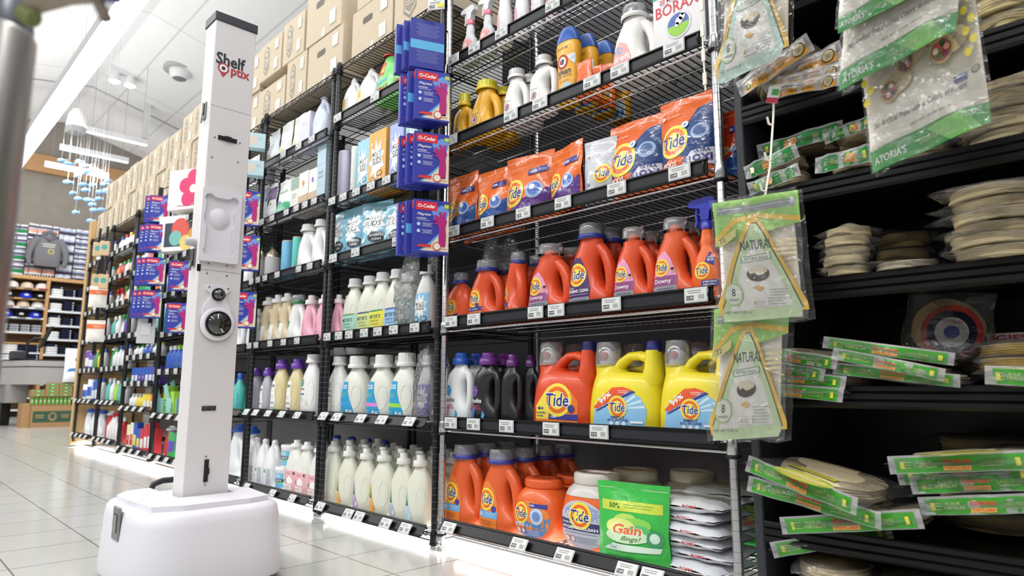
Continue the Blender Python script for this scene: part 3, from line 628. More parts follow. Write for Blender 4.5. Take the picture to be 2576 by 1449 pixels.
def put(key, lv, l, r, yt, fn, name, cat, label, ratio=.55, rz=0., back=0, blabel=None, group=None, front=.028, **kw):
    s, d, z, w, h, dep = slot(key, lv, l, r, yt, ratio, front)
    t = thing(name, label, cat, (s, d, z), rz, group); fn(t, w, h, dep, **kw)
    if back:
        rowsback(t, back, dep, blabel or ('same as '+label)[:60], key)
    return t
def J(key, lv, l, r, yt, col, art, label, ratio=.52, style='tide', cat='bottle', name='detergent_jug', **kw):
    pk = {k: kw.pop(k) for k in ('rz', 'back', 'blabel', 'group', 'front') if k in kw}
    return put(key, lv, l, r, yt, lambda t, w, h, dep, **q: jug_parts(t, w, h, dep, col, style, art=art_jug(art) if art else None, **q), name, cat, label, ratio, **pk, **kw)
# ---- pouches
def pouch_parts(root, w, h, dep, col='f07020', art=None, fin='film', topcol=None, seed=0, lean=0., backcol=None):
    rnd = random.Random(seed); ph = [rnd.random()*6 for _ in range(6)]
    def bul(x, z):
        u = min(1, abs(x)/(w/2)); v = min(max(z/h, 0), 1)
        b = (1-u**3)*(.25+.75*min(1, v/.12))*(1-max(0, (v-.3)/.62)**1.5 if v < .92 else 0)
        return b*dep/2
    def cr(x, z): return .0022*(sin(42*x+ph[0]+20*z)+sin(65*z+ph[1]+30*x)*.8+.25*sin(80*(x+z)+ph[2]))*min(1, z/h*6)
    def xw(u, v): return (u-.5)*w*(1-.035*sin(pi*min(v*1.1, 1))) 
    def sf(x, z): return -bul(x, z)-cr(x, z)+lean*(z/h)**2-.001
    m = MB(fin, col)
    m.grid(lambda u, v: (xw(u, v), sf(xw(u, v), v*h), v*h), 16, 20)
    m.grid(lambda u, v: (xw(1-u, v), bul(xw(1-u, v), v*h)-cr(xw(1-u, v), v*h)+lean*v**2+.001, v*h), 16, 20, col=backcol or col)
    m.build('pouch', root)
    a = MB(fin, topcol or col, sf); a.mx = .012; a.step = .00028
    a.layer = 1; a.drect(-.47*w, .47*w, .925*h, .93*h, 'ffe8d8' if not topcol else topcol)
    if art: art(a, w, h)
    a.build('printed_front', root)
def art_pod(kind):
    def f(a, w, h):
        if kind in ('blue', 'purple'):
            c = '1f4f9a' if kind == 'blue' else '5b2f86'
            a.dpoly([(-.46*w, .04*h), (.46*w, .04*h), (.46*w, .48*h), (.2*w, .34*h), (-.1*w, .3*h), (-.3*w, .18*h), (-.46*w, .22*h)], c); swirl(a, -.22*w, .42*h, .24*w, sx=.95)
            a.ddisc(.2*w, .42*h, .15*w, '9fb8e0'); a.ddisc(.2*w, .43*h, .11*w, '4a6fc0'); a.ddisc(.17*w, .46*h, .05*w, 'e8f0fa')
            a.dpoly([(.04*w, .66*h), (.42*w, .68*h), (.42*w, .77*h), (.04*w, .75*h)], '2c2f8a'); a.dtext('100%', .14*w, .71*h, .14*w, .04*h, 'ffffff', bold=.04)
            a.dtext('PODS', -.3*w, .12*h, .24*w, .06*h, 'ffffff', bold=.06); a.dtext('3:1', -.02*w, .13*h, .16*w, .07*h, '3fa0e0' if kind == 'blue' else 'b080d8', bold=.04)
            for k in range(3): a.ddisc((.14+.1*k)*w, .13*h, .035*w, 'b8c8e8')
            a.lines(-.2*w, .8*h, .3*w, 2, .03*h, 'ffd0b0')
        elif kind == 'oxi':
            a.dpoly([(-.46*w, .22*h), (-.2*w, .3*h), (.0, .26*h), (.46*w, .1*h), (.46*w, .85*h), (.2*w, .82*h), (-.1*w, .5*h), (-.46*w, .56*h)], '23457f')
            a.dpoly([(-.02*w, .17*h), (.46*w, .12*h), (.46*w, .32*h), (.14*w, .3*h)], 'e6e8f2'); swirl(a, -.18*w, .47*h, .27*w); a.ddisc(.26*w, .52*h, .13*w, '9ab4da'); a.ddisc(.26*w, .53*h, .09*w, '50689a')
            a.dtext('PODS', -.24*w, .2*h, .26*w, .065*h, 'ffffff', bold=.06); a.dtext('4:1', .06*w, .21*h, .14*w, .06*h, '4a5aa8', bold=.03)
            a.dtext('ULTRA', .3*w, .29*h, .22*w, .04*h, '4a3a88', bold=.03); a.dtext('OXI', .3*w, .21*h, .26*w, .08*h, '4a3a88', bold=.06); a.dtext('CHILD GUARD', -.24*w, .8*h, .28*w, .025*h, 'ffe0c8'); a.ddisc(-.41*w, .8*h, .035*w, 'ffd8c0'); a.ddisc(.02*w, .64*h, .06*w, 'd8e4f4'); a.dtext('+', .02*w, .64*h, .06*w, None, '4a6fb0')
            a.lines(.0*w, .13*h, .5*w, 2, .02*h, 'ffd8c8')
        elif kind == 'free':
            swirl(a, .14*w, .42*h, .26*w); a.dtext('PODS', -.22*w, .17*h, .26*w, .06*h, '5a70b8', bold=.05); a.dtext('free', .12*w, .17*h, .2*w, .07*h, '7a90c8', shear=.3); a.dtext('38', -.3*w, .28*h, .12*w, .05*h, '4a50a0', bold=.04)
            a.ddisc(-.34*w, .74*h, .03*w, 'd87a4a'); a.lines(-.1*w, .74*h, .34*w, 1, .03*h, 'a06a5a'); a.ddisc(-.3*w, .07*h, .05*w, 'd05a4a'); a.ddisc(-.3*w, .07*h, .04*w, 'e6e6ee')
        elif kind == 'gain':
            a.drect(-.42*w, .42*w, .66*h, .78*h, 'cfe04a'); a.dtext('50%', -.22*w, .72*h, .16*w, .06*h, '1f6a34', bold=.05); a.lines(.1*w, .74*h, .4*w, 2, .03*h, '3f8a3c')
            for cx, cz, rx, rz, c in [(-.05, .55, .17, .09, 'bfe46a'), (.1, .52, .2, .08, '8cd85a'), (-.12, .48, .2, .1, 'e6ec8a'), (.14, .42, .18, .1, '5cc470'), (-.02, .38, .3, .08, 'd0eac0')]: a.ddisc(cx*w, cz*h, rx*w, c, rz=rz*h)
            a.dtext('Gain', -.02*w, .46*h, .42*w, .13*h, 'ffffff', bold=.08, shear=.1); a.dtext('Gain', -.02*w, .46*h, .39*w, .115*h, 'e8702c', bold=.05, shear=.1); a.dtext('flings!', .04*w, .35*h, .26*w, .07*h, '2a6a3c', shear=.4)
            a.ddisc(.34*w, .38*h, .1*w, '3f9a6a'); a.ddisc(.34*w, .39*h, .06*w, 'dff4e6'); a.dpoly([(-.36*w, .2*h), (.4*w, .22*h), (.42*w, .28*h), (-.2*w, .29*h)], 'd8f0dc'); a.dtext('Oxi', -.2*w, .245*h, .12*w, .05*h, '3a70a0', shear=.3); a.lines(-.05*w, .13*h, .6*w, 3, .03*h, '1f8a44')
        elif kind.startswith('molly'):
            star = [(-.02*w+cos(i*pi/9)*(.44 if i % 2 else .26)*w, .6*h+sin(i*pi/9)*(.3 if i % 2 else .17)*h) for i in range(18)]
            a.dpoly(star, 'f2f5f5'); a.dtext("MOLLY'S", -.02*w, .68*h, .5*w, .07*h, '2a3238', bold=.03); a.dtext('SUDS', -.02*w, .57*h, .5*w, .11*h, '2a3238', bold=.03); a.dtext('LAUNDRY PODS', -.02*w, .49*h, .4*w, .025*h, '4a7a8a')
            a.ddisc(.16*w, .3*h, .28*w, '39434a', rz=.1*h); a.dtext('POWERFUL', .16*w, .33*h, .4*w, .045*h, 'f0f4f4', bold=.04); a.dtext('CLEAN', .16*w, .26*h, .26*w, .045*h, 'f0f4f4', bold=.04)
            a.ddisc(-.3*w, .26*h, .12*w, 'a8dcee', rz=.05*h); a.lines(0, .08*h, .6*w, 2, .03*h, '4a8a9c')
        elif kind == 'mini':
            swirl(a, -.02*w, .28*h, .3*w)
    return f
# ---- boxes
def box_parts(root, w, h, dep, col='ffffff', art=None, sidecol=None, fin='paper', lid=None):
    m = MB(fin, col); m.box(-w/2, w/2, -dep/2, dep/2, 0, h, ch=.0015)
    if sidecol: m.box(w/2-.0002, w/2+.0006, -dep/2+.002, dep/2-.002, .002, h-.002, col=sidecol)
    m.build('carton', root)
    a = MB(fin, col, lambda x, z: -dep/2)
    if art: art(a, w, h); a.build('printed_front', root)
def spray_parts(root, w, h, dep, col='f07028', head='2a35a8', clearb=False, art=None, capcol=None):
    H = h*.68; n = w*.16; m = MB('plastic' if not clearb else 'milk', col)
    ss = [(0, 0, 0, w*.44, dep*.44, 3), (.03*H, 0, 0, w*.48, dep*.48, 3), (.35*H, 0, 0, w*.48, dep*.48, 2.8), (.6*H, 0, 0, w*.38, dep*.42, 2.4), (.72*H, 0, 0, w*.24, dep*.32, 2), (.78*H, 0, 0, w*.22, dep*.3, 2), (.84*H, 0, 0, w*.25, dep*.3, 2), (.88*H, 0, 0, w*.21, dep*.28, 2), (.94*H, 0, 0, w*.2, dep*.27, 2), (H, 0, 0, n, n, 2)]
    m.loft(ss, 18); m.build('body', root)
    MB('plastic', capcol or head).lathe([(n*1.25, 0), (n*1.25, h*.07), (n*.9, h*.085)], 16, (0, 0, H)).build('collar', root)
    g = MB('plastic', head); zt = H+h*.09; L = w*.55
    g.prism([(-L*1.0, zt+h*.15), (-L*1.02, zt+h*.19), (-L*.8, zt+h*.215), (L*.35, zt+h*.225), (L*.62, zt+h*.2), (L*.66, zt+h*.13), (L*.3, zt+h*.09), (L*.22, zt), (-L*.25, zt), (-L*.3, zt+h*.12), (-L*.75, zt+h*.14)], -w*.13, w*.13)
    g.build('spray_head', root)
    MB('plastic', head).tube([(-L*.55, 0, zt+h*.14), (-L*.62, 0, zt+h*.06), (-L*.58, 0, zt+h*.0), (-L*.68, 0, zt-h*.05)], w*.06, n=6).build('trigger', root)
    if art: a = MB('paper', col, interp_surf(ss)); art(a, w, H); a.build('label', root)
def booster_parts(root, w, h, dep, **k):
    ss = [(0, 0, 0, w*.42, dep*.42, 2.6), (.02*h, 0, 0, w*.46, dep*.46, 2.6), (.3*h, 0, 0, w*.42, dep*.42, 2.4), (.55*h, 0, 0, w*.44, dep*.44, 2.4), (.72*h, 0, 0, w*.5, dep*.5, 2.4), (.8*h, 0, 0, w*.47, dep*.47, 2.3)]
    MB('plastic', 'f5b52e').loft(ss, 20).build('body', root)
    MB('plastic', '2c5fb4').loft([(.8*h, 0, 0, w*.5, dep*.5, 2.2), (.86*h, 0, 0, w*.47, dep*.47, 2.2), (.97*h, 0, 0, w*.34, dep*.36, 2.1), (h, 0, 0, w*.28, dep*.3, 2)], 20).build('cap', root)
    a = MB('paper', 'f5b52e', interp_surf(ss))
    a.dpoly([(-.4*w, .02*h), (.4*w, .02*h), (.34*w, .22*h), (.1*w, .28*h), (-.36*w, .14*h)], 'b8d4f0'); a.dpoly([(-.2*w, .03*h), (.36*w, .03*h), (.3*w, .12*h), (.12*w, .1*h), (0, .15*h)], '3a6ab8')
    a.ddisc(-.06*w, .54*h, .24*w, 'b8302a', rz=.09*h); a.ddisc(-.06*w, .54*h, .17*w, 'f6ecd8', rz=.065*h); a.dpoly([(-.12*w, .51*h), (-.02*w, .5*h), (.03*w, .56*h), (-.08*w, .58*h)], '2b3f8c')
    a.dtext('100 HOURS', -.05*w, .71*h, .5*w, .025*h, '3a3a20', bold=.02); a.dtext('clean', 0, .415*h, .56*w, .075*h, '2b3f6c', bold=.02); a.dtext('SCENTSATIONS', 0, .35*h, .6*w, .03*h, '3a4a5c'); a.lines(-.02*w, .3*h, .44*w, 2, .02*h, '6a5a20')
    a.dpoly([(.16*w, .6*h), (.44*w, .62*h), (.4*w, .48*h), (.26*w, .54*h)], 'e4ecf6'); a.build('label', root)
def tub_parts(root, w, h, dep, col='ee6a2e', lid='e8602a', art=None, ring=None):
    H = h*.84; ss = [(0, 0, 0, w*.36, dep*.36, 3), (.04*H, 0, 0, w*.41, dep*.41, 3), (.25*H, 0, 0, w*.49, dep*.49, 3), (.55*H, 0, 0, w*.5, dep*.5, 3), (.8*H, 0, 0, w*.46, dep*.46, 2.8), (.95*H, 0, 0, w*.37, dep*.4, 2.4), (H, 0, 0, w*.33, dep*.35, 2.2)]
    MB('plastic', col).loft(ss, 24).build('body', root)
    r = w*.36
    if ring: MB('plastic', ring).loft([(.84*H, 0, 0, w*.455, dep*.46, 2.6), (.93*H, 0, 0, w*.42, dep*.43, 2.4), (H*1.005, 0, 0, w*.34, dep*.36, 2.2)], 24).build('shoulder_ring', root)
    MB('plastic', lid).lathe([(r*.86, H-.002), (r*.98, H+.1*(h-H)), (r, H+.3*(h-H)), (r*1.0, H+.8*(h-H)), (r*.93, h), (r*.6, h), (r*.56, h-.004)], 26, sy=dep/w*1.02).build('lid', root)
    a = MB('paper', col, interp_surf(ss)); art and art(a, w, H); a.build('label', root)
def art_tub(kind):
    def f(a, w, H):
        if kind == 'pods':
            pts = [(.42*w*cos(t)*1.0, .42*H+.36*H*sin(t)) for t in [2*pi*i/26 for i in range(26)]]
            a.dpoly(pts, 'f08a3c'); a.dpoly([(-.4*w, .3*H), (-.1*w, .42*H), (.1*w, .34*H), (.41*w, .5*H), (.4*w, .3*H), (.26*w, .12*H), (0, .06*H), (-.28*w, .13*H)], '5a86c4')
            swirl(a, -.17*w, .53*H, .17*w); a.ddisc(.18*w, .5*H, .13*w, 'c4d4ec'); a.ddisc(.18*w, .5*H, .08*w, '6f8fd0'); a.drect(.02*w, .36*w, .66*H, .74*H, '3a3f96'); a.dtext('100%', .08*w, .7*H, .1*w, .035*H, 'ffffff', bold=.03)
            a.dtext('PODS', -.18*w, .31*H, .22*w, .055*H, 'ffffff', bold=.06); a.dtext('3:1', .02*w, .3*H, .12*w, .055*H, 'd8e4f8', bold=.04)
            for k in range(2): a.ddisc((-.22+.11*k)*w, .2*H, .045*w, 'd8503c'); a.ddisc((-.22+.11*k)*w, .2*H, .036*w, 'f4f0ee')
            a.lines(.1*w, .22*H, .3*w, 4, .028*H, 'e8eefa')
        else:
            pts = [(.44*w*cos(t)-.0*w, .42*H+.37*H*sin(t)) for t in [2*pi*i/26 for i in range(26)]]
            a.dpoly(pts, 'c8cad6'); a.dpoly([(-.36*w, .62*H), (-.2*w, .5*H), (.3*w, .5*H), (.36*w, .64*H), (0, .78*H)], '9aa4d0'); a.dpoly([(-.43*w, .33*H), (.43*w, .33*H), (.42*w, .46*H), (-.43*w, .5*H)], '3f3a72')
            swirl(a, .0, .56*H, .19*w, sx=1.1); a.dtext('POWER PODS', -.22*w, .44*H, .26*w, .03*H, 'ffffff', bold=.03); a.dtext('HYGIENIC CLEAN', -.02*w, .375*H, .66*w, .045*H, 'ffffff', bold=.06)
            a.lines(0, .3*H, .6*w, 1, .02*H, '3f3a72')
            for k in range(2): a.ddisc((-.24+.11*k)*w, .2*H, .045*w, 'd8503c'); a.ddisc((-.24+.11*k)*w, .2*H, .036*w, 'f4f0ee')
            a.lines(.12*w, .24*H, .36*w, 4, .028*H, '4a4a8a')
    return f
def bigjug_parts(root, w, h, dep, col='e8452a', art='bigtide'):
    """wide jug: clear-covered press tap at the left, pouring neck with blue cap at the right, handle between"""
    H = h*.86; s1 = [(z*H, (l+r)/2*w/2, 0, (r-l)/2*w/2, k*dep/2, p) for z, l, r, k, p in [(0, -.94, .94, .92, 4), (.02, -1, 1, .98, 4), (.3, -1, 1, 1, 3.4), (.5, -.96, .97, 1, 3), (.62, -.92, .93, .94, 2.8), (.7, -.9, .9, .8, 2.6), (.74, -.9, .6, .7, 2.4), (.76, -.9, .0, .62, 2.2), (.84, -.9, -.18, .6, 2.2), (.87, -.88, -.22, .58, 2)]]
    m = MB('plastic', col); m.loft(s1, 26)
    m.loft([(.3*H, .6*w/2, 0, .03*w, dep*.1, 2.6), (.5*H, .7*w/2, 0, .1*w, dep*.3, 2.6), (.66*H, .75*w/2, 0, .13*w, dep*.36, 2.4), (.8*H, .77*w/2, 0, .105*w, dep*.3, 2.2), (H*1.02, .76*w/2, 0, .085*w, dep*.24, 2)], 16)
    m.tube([(-.3*w/2, 0, .76*H), (-.12*w/2, 0, .88*H), (.12*w/2, 0, .955*H), (.4*w/2, 0, .96*H), (.64*w/2, 0, .92*H)], [w*.075, w*.06, w*.055, w*.058, w*.07], n=10, flat=1.6)
    m.build('body', root)
    x = -.55*w/2; r = w*.165
    MB('plastic', '2a2f7c').lathe([(w*.09, 0), (w*.092, .1*h), (w*.085, .115*h)], 18, (.76*w/2, 0, H*1.0)).build('pour_cap', root)
    MB('plastic', 'ece8e6').lathe([(r*.72, 0), (r*.72, .03*h), (r*.42, .035*h), (r*.4, .065*h)], 16, (x, 0, .87*H)).build('tap_base', root)
    t = MB('plastic', 'e4dedd'); t.xf = Matrix.Translation((x, 0, .87*H+.085*h)) @ Matrix.Rotation(pi/2, 4, 'X'); t.lathe([(r*.42, -r*.5), (r*.46, -r*.3), (r*.46, r*.45), (r*.3, r*.5)], 16); t.build('tap', root)
    t = MB('plastic', 'c8384a'); t.xf = Matrix.Translation((x, 0, .87*H+.085*h)) @ Matrix.Rotation(pi/2, 4, 'X'); t.lathe([(r*.3, r*.5), (r*.32, r*.7), (r*.2, r*.76)], 14); t.build('tap_button', root)
    MB('cup', 'ffffff').lathe([(r*1.08, .84*H), (r*1.04, .84*H+.12*h), (r*.94, .985*h), (r*.8, .99*h)], 24, (x, 0, 0), cap=(False, True)).build('clear_cover', root)
    a = MB('paper', 'ffffff', interp_surf(s1)); art_jug(art)(a, w, H/1.0); a.build('label', root)
# ================================================================== zinc rack
zr = 'zinc rack'
def art_spray(a, w, H):
    a.dpoly([(-.4*w, .1*H), (.4*w, .1*H), (.4*w, .45*H), (.2*w, .62*H), (-.2*w, .62*H), (-.4*w, .45*H)], 'f3a9a4'); a.dtext('dreft', 0, .3*H, .6*w, .12*H, 'ffffff', bold=.04); a.ddisc(-.05*w, .47*H, .14*w, 'fbe4e2', rz=.05*H)
put('A', 1, 1162, 1206, 18, spray_parts, 'spray_bottle', 'bottle', 'clear spray bottle with pink collar, leftmost on zinc rack\'s top shelf', .6, col='dfe2e4', head='eceef0', clearb=True, art=art_spray, capcol='ee7f92')
put('A', 1, 1206, 1250, -8, spray_parts, 'spray_bottle', 'bottle', 'clear spray bottle with pink collar, right of its leftmost twin', .6, col='dfe2e4', head='eceef0', clearb=True, art=art_spray, capcol='ee7f92')
def tall_parts(root, w, h, dep, col='f3f1f2', c2='f3c0d0'):
    ss = [(0, 0, 0, w*.42, dep*.42, 2.6), (.03*h, 0, 0, w*.48, dep*.48, 2.6), (.4*h, 0, 0, w*.46, dep*.46, 2.4), (.56*h, 0, 0, w*.34, dep*.36, 2.2), (.6*h, 0, 0, w*.36, dep*.38, 2), (.63*h, 0, 0, w*.33, dep*.35, 2), (.66*h, 0, 0, w*.36, dep*.38, 2), (.7*h, 0, 0, w*.34, dep*.36, 2), (.85*h, 0, 0, w*.4, dep*.42, 2), (h, 0, 0, w*.3, dep*.3, 2)]
    MB('plastic', col).loft(ss, 18).build('body', root)
    a = MB('paper', col, interp_surf(ss)); a.dpoly([(-.4*w, .06*h), (-.05*w, .06*h), (-.1*w, .36*h), (-.3*w, .48*h), (-.4*w, .3*h)], c2); a.lines(.15*w, .3*h, .3*w, 3, .03*h, '7a8aa8'); a.build('label', root)
for (l, r, yt, c, c2, n) in [(1251, 1291, -70, 'f4f2f3', 'f3c0d0', 'left'), (1294, 1334, -90, 'f4f2f3', 'f0a8bc', 'middle'), (1336, 1372, -110, 'f4f2f3', 'f8c8d4', 'right')]:
    put('A', 1, l, r, yt, tall_parts, 'squeeze_bottle', 'bottle', 'tall white ribbed bottle, '+n+' of three on zinc rack\'s top shelf', .7, col=c, c2=c2)
put('A', 1, 1373, 1400, -110, tall_parts, 'squeeze_bottle', 'bottle', 'pale pink bottle at the top picture edge behind a price tag', .7, col='f6dfe2', c2='e65a6a')
J('A', 2, 1143, 1194, 239, 'f2b62c', 'ahy', 'small yellow detergent bottle with lime cap, leftmost on its shelf', style='wool', cap='ribbed', capcol='e0d832', neckcol='eccb30', name='detergent_bottle', caph=.24)
J('A', 2, 1186, 1266, 208, 'f2b62c', 'ahy', 'yellow detergent jug with lime ribbed cap and looped handle', style='tide', cap='ribbed', capcol='e0d832', neckcol='eccb30', back=1, blabel='yellow detergent jug behind the lime-capped yellow jug')
J('A', 2, 1268, 1334, 178, 'f0efee', 'ahw', 'white detergent jug with handle, left of the wider white jug', style='tide', cap='ribbed', capcol='d2d0ce', neckcol='eceaea', back=1, blabel='white jug behind the left white detergent jug')
J('A', 2, 1334, 1406, 143, 'f0efee', 'ahw', 'white detergent jug beside the yellow and blue bottle', style='wool', cap='ribbed', capcol='d2d0ce', neckcol='eceaea')
t = put('A', 2, 1401, 1463, 73, booster_parts, 'scent_booster_bottle', 'bottle', 'yellow scent booster bottle with domed blue cap, front of its row', .62)
d = slot('A', 2, 1401, 1463, 73, .62)[5]
for k in (1, 2, 3): dup(t, t.location+Vector((.012*k, (d+.02)*k, 0)), ['', 'first', 'second', 'third'][k]+' blue-domed yellow bottle behind the front scent booster', group='scent booster row')
for i, (l, r, yt, fr) in enumerate([(1451, 1490, 152, .0), (1468, 1512, 168, .045), (1380+130, 1545, 160, .13)]):
    put('A', 2, l, r, yt, pouch_parts, 'sample_pouch', 'pouch', ['small crinkled orange sachet right of the scent booster', 'small orange sachet tucked behind the crinkled one', 'small orange sachet peeking left of the white jug'][i], .35, rz=.2*i, front=.028+fr, col='ee6a22', art=art_pod('mini'), seed=40+i)
J('A', 2, 1542, 1660, 19, 'f2efec', 'dreft', 'large white baby detergent jug with handle and clear cup', cap='cup', neckcol='e8e4e0', back=1, blabel='dark-capped jug behind the large white baby jug')
def art_borax(a, w, h):
    a.drect(-.5*w, .5*w, .86*h, .93*h, '4fb0a8'); a.dtext('20 MULE TEAM', 0, .8*h, .72*w, .06*h, 'd0384a', bold=.03); a.dtext('BORAX', -.02*w, .67*h, .84*w, .15*h, 'dd3c4c', bold=.015); a.lines(0, .755*h, .7*w, 1, .02*h, '8a8a90')
    a.ddisc(.0, .42*h, .25*w, 'e8e6ee', n=28); a.ddisc(.0, .42*h, .21*w, '5a74b8', n=26); a.dpoly([(.21*w*cos(t), .42*h+.21*w*sin(t)) for t in [pi+pi*i/12 for i in range(13)]], '9cd84a')
    for cx, cz, r_ in [(.02, .46, .07), (.08, .5, .06), (-.02, .42, .04), (.1, .54, .04)]: a.ddisc(cx*w, cz*h, r_*w, 'f4f6fa', lay=12)
    a.layer = 14; a.dtext('WATER SAVER', .22*w, .16*h, .4*w, .05*h, '3a4290')
put('A', 2, 1658, 1792, -40, box_parts, 'powder_box', 'box', 'tall white laundry booster box with red lettering and green field', .42, col='f0eff0', art=art_borax, sidecol='e8e8ea', back=1, blabel='white powder box behind the red-lettered laundry booster box')
# top shelf bottles above the frame: one box corner seen at the picture edge
put('A', 1, 1638, 1740, -110, box_parts, 'powder_box', 'box', 'white box on the zinc rack\'s top shelf, cut by picture top', .5, col='f0f1f2', sidecol='e2e6e8')
pods = [(1128, 1208, 440, 'e86a24', 'blue', 'leftmost of the two blue-footed ones', 0), (1202, 1287, 428, 'ee7024', 'blue', 'right one of the two blue-footed', .05),
        (1278, 1396, 389, 'e8702c', 'purple', 'left one with a purple foot', .12), (1378, 1482, 366, 'f07020', 'purple', 'right one with a purple foot', -.22)]
for i, (l, r, yt, c, k, lb, rz) in enumerate(pods):
    put('A', 3, l, r, yt, pouch_parts, 'detergent_pouch', 'pouch', 'orange detergent pouch, '+lb, .42, rz=rz, col=c, art=art_pod(k), seed=i, back=1 if i in (0, 1) else 0, blabel='orange pouch behind '+lb)
put('A', 3, 1473, 1553, 350, pouch_parts, 'detergent_pouch', 'pouch', 'silver grey detergent pouch between orange pouches', .42, rz=.1, col='c9cbd2', art=art_pod('free'), seed=9)
put('A', 3, 1534, 1680, 301, pouch_parts, 'detergent_pouch', 'pouch', 'large orange and blue detergent pouch beside the silver one', .4, col='ec6a26', art=art_pod('oxi'), seed=5)
put('A', 3, 1662, 1812, 242, pouch_parts, 'detergent_pouch', 'pouch', 'largest orange and blue pouch, next to right zinc post', .4, col='ec6a26', art=art_pod('oxi'), seed=6)
put('A', 3, 1815, 1862, 280, pouch_parts, 'detergent_pouch', 'pouch', 'dark red and blue pouch seen past the right zinc post', .4, front=.12, col='c8401e', art=art_pod('blue'), seed=16)
OR = 'df5024'
J('A', 4, 1126, 1196, 688, OR, 'small', 'short orange detergent jug with round label, leftmost on its shelf', .56, style='full', neckcol='2c3486', caph=.2)
t = J('A', 4, 1183, 1271, 657, OR, 'orig', 'orange detergent jug with handle, second from left on its shelf', neckcol='2c3486', back=1, blabel='grey-cupped orange jug behind the second jug')
J('A', 4, 1269, 1340, 636, OR, 'orig', 'narrow orange detergent jug turned sideways, third on its shelf', .8, rz=-.5, neckcol='2c3486', back=1, blabel='orange jug behind the sideways third jug')
J('A', 4, 1334, 1443, 617, OR, 'pink', 'orange jug with pink label and blue cup, left of purple label', cap='cup', back=1, blabel='blue-cupped orange jug behind left pink-label jug')
J('A', 4, 1435, 1549, 565, 'dc4a20', 'purple', 'tallest orange jug on the shelf, with a deep purple label', neckcol='2c3486', back=1, blabel='clear-cupped orange jug behind the purple-label jug')
J('A', 4, 1546, 1650, 575, OR, 'pink', 'orange jug with pink label, middle one right of purple label', cap='cup', back=1, blabel='blue-cupped orange jug behind middle pink-label jug')
J('A', 4, 1645, 1764, 551, 'e25a2a', 'pink', 'orange jug with large pink label, beside the blue spray bottle', cap='cup', back=1, blabel='blue-cupped orange jug behind the right pink-label jug')
def art_fs(a, w, H):
    swirl(a, -.08*w, .4*H, .26*w); a.dpoly([(.02*w, .52*H), (.3*w, .46*H), (.34*w, .62*H), (.16*w, .66*H)], '3b3a92'); a.dtext('kills', .2*w, .58*H, .14*w, .03*H, 'ffffff'); a.dtext('99.9%', .2*w, .54*H, .2*w, .035*H, 'ffffff', bold=.03)
    a.drect(-.1*w, .42*w, .17*H, .26*H, '3b3a92'); a.dtext('ANTIBACTERIAL', .16*w, .235*H, .44*w, .025*H, 'ffffff', bold=.03); a.dtext('FABRIC SPRAY', .16*w, .195*H, .4*w, .025*H, 'ffffff', bold=.03); a.lines(.05*w, .12*H, .6*w, 3, .025*H, 'ffd8b8')
put('A', 4, 1742, 1822, 495, spray_parts, 'spray_bottle', 'bottle', 'orange spray bottle with bright blue trigger head', .6, col='ee6a26', head='2f37b0', art=art_fs)
J('A', 5, 1127, 1195, 888, 'eceef0', 'woolw', 'white delicates detergent bottle with blue cap', style='wool', cap='screw', capcol='2554b4', back=1, blabel='blue-capped white bottle behind the white delicates one')
J('A', 5, 1192, 1266, 888, '1c1d22', 'woolb', 'black detergent bottle with purple cap and readable front label', style='wool', cap='screw', capcol='6c2c86', back=1, blabel='blue-capped bottle behind the first black bottle')
J('A', 5, 1262, 1318, 892, '1c1d22', None, 'black purple-capped bottle right of the labelled black one', .6, style='wool', cap='screw', capcol='5c2672', front=.05)
J('A', 5, 1312, 1360, 893, '1a1b20', None, 'black purple-capped bottle nearest the wide orange jug', .6, style='wool', cap='screw', capcol='4c2062', front=.09)
put('A', 5, 1353, 1509, 857, bigjug_parts, 'large_jug', 'jug', 'wide orange detergent jug with press tap and blue pouring cap', .5, col='e04e26', art='bigtide', back=1, blabel='wide orange tap jug hidden behind the front one')
put('A', 5, 1494, 1676, 856, bigjug_parts, 'large_jug', 'jug', 'wide yellow detergent jug with press tap, left of its twin', .5, col='eedc30', art='yellow', back=1, blabel='wide jug behind the left yellow tap jug')
put('A', 5, 1668, 1856, 851, bigjug_parts, 'large_jug', 'jug', 'wide yellow detergent jug partly hidden by hanging wraps', .5, col='eedc30', art='yellow', back=1, blabel='wide jug behind the right yellow tap jug')
J('A', 6, 1125, 1222, 1117, 'e9642f', 'blue', 'orange jug, left of the two on the lowest zinc shelf', neckcol='3a3f9a', back=2, blabel='orange jug behind the lowest shelf\'s left jug,')
J('A', 6, 1212, 1318, 1128, 'e9642f', 'blue', 'orange jug, right of the two on the lowest zinc shelf', neckcol='3a3f9a', back=3, blabel='orange jug behind the lowest shelf\'s right jug,')
t = put('A', 6, 1304, 1441, 1202, tub_parts, 'pod_tub', 'tub', 'orange tub with orange lid and blue round label', .8, art=art_tub('pods'))
dup(t, t.location+Vector((.015, .145, 0)), 'orange tub just behind the front orange tub', group='orange tubs'); dup(t, t.location+Vector((.03, .29, 0)), 'orange tub farthest back behind the front orange tub', group='orange tubs')
t = put('A', 6, 1425, 1586, 1188, tub_parts, 'pod_tub', 'tub', 'large orange tub with off-white lid, half hidden by green pouch', .8, lid='d9d4cc', ring='d6d2cc', art=art_tub('hyg'))
dup(t, t.location+Vector((.03, .17, 0)), 'white-lidded orange tub behind the large front tub', group='white-lidded tubs'); dup(t, t.location+Vector((.19, .27, 0)), 'white-lidded orange tub at the back right in shade', group='white-lidded tubs')
put('A', 6, 1512, 1684, 1216, pouch_parts, 'detergent_pouch', 'pouch', 'bright green detergent pouch leaning at the shelf front', .3, rz=.12, front=-.012, col='3fbf4e', art=art_pod('gain'), seed=21)
